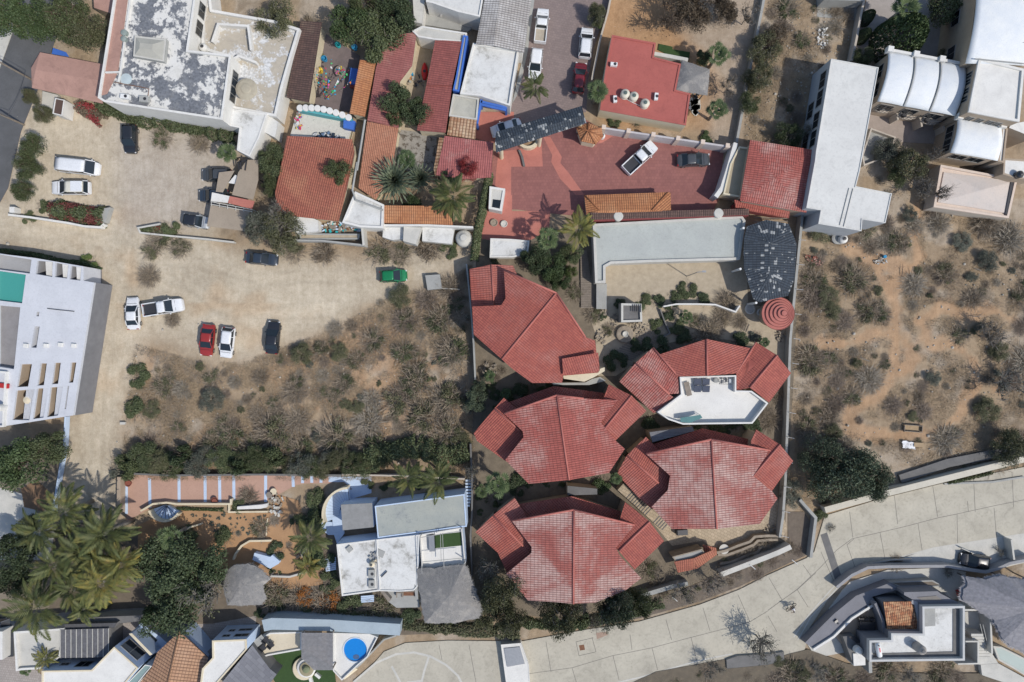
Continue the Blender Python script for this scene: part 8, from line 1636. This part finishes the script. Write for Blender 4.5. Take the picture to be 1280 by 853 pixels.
# the scrub fields:one shrub per plant,four kinds
def inside(x,y,poly):
 r=False;n=len(poly)
 for i in range(n):
  (x0,y0),(x1,y1)=poly[i],poly[(i+1) % n]
  if (y0 > y) !=(y1 > y) and x < (x1-x0)*(y-y0)/(y1-y0)+x0:r=not r
 return r
def trail_d(x,y):return min(float(seg_dist(np.array([x]),np.array([y]),t)[0]) for t in TRAIL)
LMK=dict(right=[(1010,340,'beside the slate pavilion wall'),(1045,300,'below the long white building'),(1120,300,'above the fork of the orange trail'),(1200,300,'below the peach house'),(1275,320,'at the right edge under the peach house'),(1010,420,'beside the round red gazebo wall'),(1060,385,'left of the orange trail'),(1170,350,'right of the orange trail fork'),(1230,370,'above the right bend of the trail'),(1150,430,'between the two arms of the trail'),(1090,450,'left of the middle trail'),
 (1010,490,'along the boundary wall by the horseshoe house'),(1050,500,'where the trail bends left'),(1150,490,'inside the trail loop'),(1200,450,'above the right arm of the trail'),(1275,420,'at the right edge'),(1120,570,'left of the white sheet'),(1180,580,'right of the white sheet'),(1240,540,'between the trail and the beige road wall'),(1275,500,'at the lower right edge'),(1000,580,'between the boundary wall and the feathery tree')],
 left=[(200,460,'below the white pickup'),(280,470,'below the red saloon'),(340,465,'below the black car'),(400,440,'right of the black car'),(450,400,'near the open lot edge'),(490,370,'just below the green hatchback'),(560,370,'by the concrete slab'),(190,540,'beside the lane and lower round bush'),(260,520,'in the lower left of the field'),(330,520,'above the hedge middle'),(400,500,'in the centre of the field'),(460,460,'right of the field centre'),(440,540,'above the banded walk end'),(520,430,'near the thin concrete wall'),(560,450,'against the thin concrete wall'),(520,520,'in front of the dark thicket')])
def near(side,x,y):return min(LMK[side],key=lambda q:(q[0]-x)**2+(q[1]-y)**2)[2]
def scatter(poly,n,rmin,rmax,kinds,label,group,avoid=False,seed=1,sep=.8,side=None):
 rg=random.Random(seed);out=[];tries=0
 x0,x1=min(p[0] for p in poly),max(p[0] for p in poly);y0,y1=min(p[1] for p in poly),max(p[1] for p in poly)
 while len(out) < n and tries < n*60:
  tries +=1;x,y=rg.uniform(x0,x1),rg.uniform(y0,y1);r=rmin+(rmax-rmin)*rg.random()**1.7
  if not inside(x,y,poly):continue
  if avoid and trail_d(x,y) < 5+r*.6:continue
  if any((x-a)**2+(y-b)**2 < (sep*(r+c))**2 for a,b,c in out):continue
  out.append((x,y,r));k,lf,wd,nm,lb=rg.choices(kinds,[q[5] for q in kinds])[0][:5]
  l=lb.format(label)
  if side:l=('small ' if r < rmin+(rmax-rmin)*.3 else 'large ' if r > rmin+(rmax-rmin)*.65 else '')+lb.split(' in {}')[0]+' '+near(side,x,y)+(' scrubland' if side=='right' and near(side,x,y).endswith('edge') else '')
  plant(k,x,y,r*1.15,lf,wd,nm,l,'shrub',lb.format(group),hs=rg.uniform(.55,1.0))
KR=[('dry',L_PURP,PURPT,'dry_shrub','purplish brown leafless shrub in {}',5),('dry',L_DRY,GREYT,'dry_shrub','pale grey twiggy shrub in {}',4),('scrub',L_OLIVE,DRYT,'scrub_bush','olive scrub bush in {}',4),('scrub',L_OLGR,DRYT,'scrub_bush','greener scrub bush in {}',2),('dry',L_BROWN,DRYT,'dry_shrub','brown dry shrub in {}',3),('airy',L_OLIVE,DRYT,'scrub_bush','feathery olive bush in {}',3),('airy',L_GREY,DRYT,'scrub_bush','feathery grey-green bush in {}',2)]
ar='the scrubland right of the long boundary wall'
scatter([(1005,285),(1120,285),(1170,262),(1270,280),(1290,290),(1290,575),(1180,598),(1120,560),(1000,560),(990,640),(1000,420)],140,4,20,KR,ar,ar,True,3,.62,'right')
ar='the upper scrub between the concrete wall and the white building'
scatter([(965,0),(1060,0),(1060,80),(1015,90),(1003,150),(940,170),(935,120)],26,5,14,KR,ar,ar,False,4,.7)
scatter([(1085,215),(1170,262),(1160,285),(1110,285)],8,5,12,KR,'the gap left of the peach house','the gap left of the peach house',False,5)
ar='the scrub field left of the red-roofed houses'
KL=[('dry',L_DRY,GREYT,'dry_shrub','pale grey twiggy shrub in {}',4),('dry',L_BROWN,DRYT,'dry_shrub','brown dry shrub in {}',4),('scrub',L_OLIVE,DRYT,'scrub_bush','olive scrub bush in {}',6),('dry',L_PURP,PURPT,'dry_shrub','purplish brown leafless shrub in {}',2),('scrub',L_OLGR,DRYT,'scrub_bush','greener scrub bush in {}',2),('airy',L_OLIVE,DRYT,'scrub_bush','feathery olive bush in {}',3),('airy',L_GREY,DRYT,'scrub_bush','feathery grey-green bush in {}',2)]
scatter([(185,440),(240,455),(300,460),(345,455),(380,430),(430,405),(480,372),(540,358),(585,340),(588,560),(500,550),(330,570),(165,575),(165,530),(185,500)],130,4,18,KL,ar,ar,False,6,.66,'left')
for i,(x,y,r) in enumerate(((262,560,16),(290,545,18),(340,540,22),(375,560,16),(420,548,24),(470,560,20),(500,500,20),(520,480,20),(530,520,22),(505,440,16),(560,500,22),(565,440,20),(560,545,20),(300,575,16),(225,570,14),(550,400,18),(510,400,16),(570,380,12),(400,440,13),(430,480,13),(370,480,12))):
 plant('scrub',x,y,r*1.15,(L_OLIVE,L_OLGR)[i % 2],DRYT,'scrub_bush',('olive' if i % 2==0 else 'greener')+' tall thicket bush '+near('left',x,y),'shrub',('olive' if i % 2==0 else 'greener')+' bushes of the left field thicket',hs=1.0)
scatter([(600,445),(640,465),(660,485),(600,480)],6,4,8,KL,'the stone nook left of the first red house','the stone nook left of the first red house',False,8)
scatter([(820,740),(905,700),(980,670),(1008,690),(930,730),(870,752)],16,4,9,KR,'the strip between the houses and the road curve','the strip between the houses and the road curve',False,9,.6)
scatter([(770,850),(870,836),(930,828),(1000,825),(1060,838),(1240,845),(1240,870),(770,870)],26,6,13,KR,'the bank below the road','the bank below the road',False,10,.6)
scatter(cG((150,250),(500,250),(760,250),(760,380),(560,400),(420,400),(300,300)),34,1.5,3.5,[('bush',L_GREY,BARKG,'bedding_plant','small grey-green plant in {}',1)],'the orange sand bed below the banded walk','the orange sand bed below the banded walk',False,11,1.1)
scatter([(285,665),(330,640),(375,640),(372,700),(400,740),(340,755),(320,740)],12,3,7,[('bush',L_OLGR,BARKG,'bedding_plant','small green plant in {}',1),('dry',L_DRY,GREYT,'dry_shrub','small dry plant in {}',1)],'the beds left of the lower villa','the beds left of the lower villa',False,12,.9)
for pl,n_,w_,sd_ in (([(600,476),(700,485),(640,500),(604,530)],9,'the shaded gap below the first red house',31),([(655,606),(700,604),(735,606),(735,616),(660,612)],7,'the shaded gap above the lowest red house',32),([(820,518),(960,530),(930,548),(880,540),(820,545)],9,'the gap below the white terrace',33),([(596,600),(640,600),(620,640),(596,680)],8,'the strip left of the lowest red house',34),([(520,780),(660,778),(735,768),(735,782),(600,792),(510,788)],18,'the strip below the palapa and road',35),([(60,660),(180,680),(180,770),(60,770)],22,'the shade under the coconut palms',36),([(285,760),(430,745),(510,765),(500,778),(390,775),(300,770)],16,'the bank above the pool terrace wall',37),([(425,590),(590,590),(580,612),(470,615)],12,'the strip above the grey villa roof',38)):
 scatter(pl,n_,4,10,[('bush',L_OLGR,BARKG,'ground_shrub','olive green shrub in {}',3),('scrub',L_OLIVE,DRYT,'ground_shrub','dry olive shrub in {}',2),('bush',L_DARK,BARKG,'ground_shrub','dark shrub in {}',2)],w_,w_,False,sd_,.6)
# dead branches lying about the scrub
for i in range(26):
 rg=random.Random(500+i);pr=rg.choice([((1010,300),(1270,560)),((1010,300),(1270,560)),((230,470),(570,560))]);x,y=rg.uniform(pr[0][0],pr[1][0]),rg.uniform(pr[0][1],pr[1][1]);p=W(x,y,.3);a=rg.uniform(0,PI);d=Vector((math.cos(a),math.sin(a),.04));mb=M();L=rg.uniform(.8,2)
 mb.tube([p-d*L/2,p+Vector((0,0,.08)),p+d*L/2],[.06,.045,.015],5);s=Vector((-d.y,d.x,.2));mb.tube([p,p+(d+s)*L*.3],[.03,.01],4);mb.tube([p+d*L*.2,p+d*L*.3-s*L*.25],[.03,.01],4)
 rt=pr[0][0] > 900;single(mb,'dead_branch',BARK if i % 2 else BARKG,('dark' if i % 2 else 'grey')+' dead branch lying '+near('right' if rt else 'left',x,y)+(' scrubland' if rt and 'edge' in near('right',x,y)[-6:] else ''),'branch',('dark' if i % 2 else 'grey')+' dead branches in the '+('right scrubland' if rt else 'left scrub field'),loc=tuple(p))
# dry grass and litter of twigs:nobody could count it
def litter(name,label,poly_list,n,mat,smin,smax,seed,avoid=True,thresh=-.2,ns=2.5):
 rg=np.random.default_rng(seed);x0=min(p[0] for q in poly_list for p in q);x1=max(p[0] for q in poly_list for p in q);y0=min(p[1] for q in poly_list for p in q);y1=max(p[1] for q in poly_list for p in q)
 X=rg.uniform(x0,x1,n*4);Y=rg.uniform(y0,y1,n*4);k=np.zeros(len(X),bool)
 for q in poly_list:k |=inpoly(X,Y,q)
 wx,wy=(X-CX)*H/FPX,(CY-Y)*H/FPX;k &=fbm(wx,wy,ns,seed) > thresh
 if avoid:
  for t in TRAIL:k &=seg_dist(X,Y,t) > 7+5*vnoise(wx,wy,2,3)
 wx,wy=wx[k][:n],wy[k][:n];m=len(wx);d=rnd_dirs(m,.6);d[:,2]=np.abs(d[:,2])*.6;ln=rg.uniform(smin,smax,m)[:,None];C=np.stack([wx,wy,np.full(m,.06)],1)+d*ln/2
 s=np.cross(d,rnd_dirs(m));s /=np.linalg.norm(s,axis=1)[:,None]+1e-9
 me=mesh_from(name,quads(C,d*ln/2,s*rg.uniform(.008,.02,m)[:,None]));me.materials.append(mat);o=bpy.data.objects.new(name,me);COL.objects.link(o);o['kind']='stuff';tag(o,label,'dry grass')
RS=[(1000,280),(1130,285),(1170,255),(1290,280),(1290,575),(1100,610),(1000,640),(990,500)]
RU=[(965,-10),(1070,-10),(1060,80),(1015,90),(1000,175),(930,180),(935,100)]
litter('dry_grass','dry grass and twig litter covering the right scrubland',[RS,RU],90000,DRYG :=leafmat('dry litter',(.42,.33,.215),(.29,.215,.135)),.15,.5,21)
litter('twig_litter','grey twig litter in dark patches of the right scrubland',[RS,RU],42000,TWG :=leafmat('twig litter',(.22,.18,.14),(.31,.27,.22)),.2,.6,22,True,.05)
litter('dry_grass','dry brown grass covering the left scrub field',[SCR1],105000,DRYG,.15,.6,23,False,-.25)
litter('twig_litter','grey twigs in patches of the left scrub field',[SCR1],42000,TWG,.2,.6,24,False,.1)
litter('weeds','sparse olive weeds over both scrub fields',[RS,RU,SCR1],34000,L_OLIVE,.1,.35,25,True,.22)
litter('verge_grass','dry grass along the lot edges and garden banks',[[(355,305),(575,300),(575,330),(420,335),(355,330)],[(820,750),(905,700),(985,670),(1008,695),(930,735),(860,760)],[(760,860),(870,834),(930,826),(1000,822),(1250,845),(1250,870)],[(600,780),(735,785),(830,760),(830,740),(760,755),(640,790)],[(590,330),(600,440),(640,480),(590,480)]],30000,DRYG,.12,.4,26,False,-.5)
stn=M();rg=random.Random(77)
for i in range(1500):
 pr=rg.choice([RS,RU,SCR1,LOT]);x,y=rg.choice(pr),0;a,b=rg.choice(pr),rg.choice(pr);x=rg.uniform(min(p[0] for p in pr),max(p[0] for p in pr));y=rg.uniform(min(p[1] for p in pr),max(p[1] for p in pr))
 if not inside(x,y,pr) or (pr is LOT and rg.random() < .8):continue
 p=W(x,y,0);s=rg.uniform(.04,.16)*(1 if rg.random() < .93 else 1.8);stn.lathe((p.x,p.y,.0),[(s,0),(s*.9,s*.6),(s*.4,s)],5)
o=stn.build('stones',surf('field stone',(.46,.42,.36),(.36,.33,.28),3));o['kind']='stuff';tag(o,'pale loose stones scattered over the dirt and scrub','stones')
# the beige wall along the top of the road,and its shaded bank side
wallrun('road_wall','broad beige wall climbing along the upper edge of the concrete road to the right','wall',z32((285,845),(560,770),(880,690),(1100,635),(1276,592),(1400,575)),1.5,.85,surf('beige coping',(.56,.52,.43),(.50,.465,.385),.5,.85,grime=.25))
wallrun('road_wall','low dark retaining wall between the scrub slope and the beige wall','wall',z32((660,690),(900,610),(1160,560),(1300,590)),.5,1.2,CONCD)
wallrun('planter_kerb','thin grey kerb of the planted triangle inside the beige wall','kerb',z32((880,715),(1120,705),(1276,680)),.3,.25,CONCG)
for o in list(bpy.data.objects):
 for k in ('_o','_P','_z'):
  if k in o:del o[k]
 if o.name.startswith(('w.','u.')) or o.name in ('w','u'):o.name='wall_course'
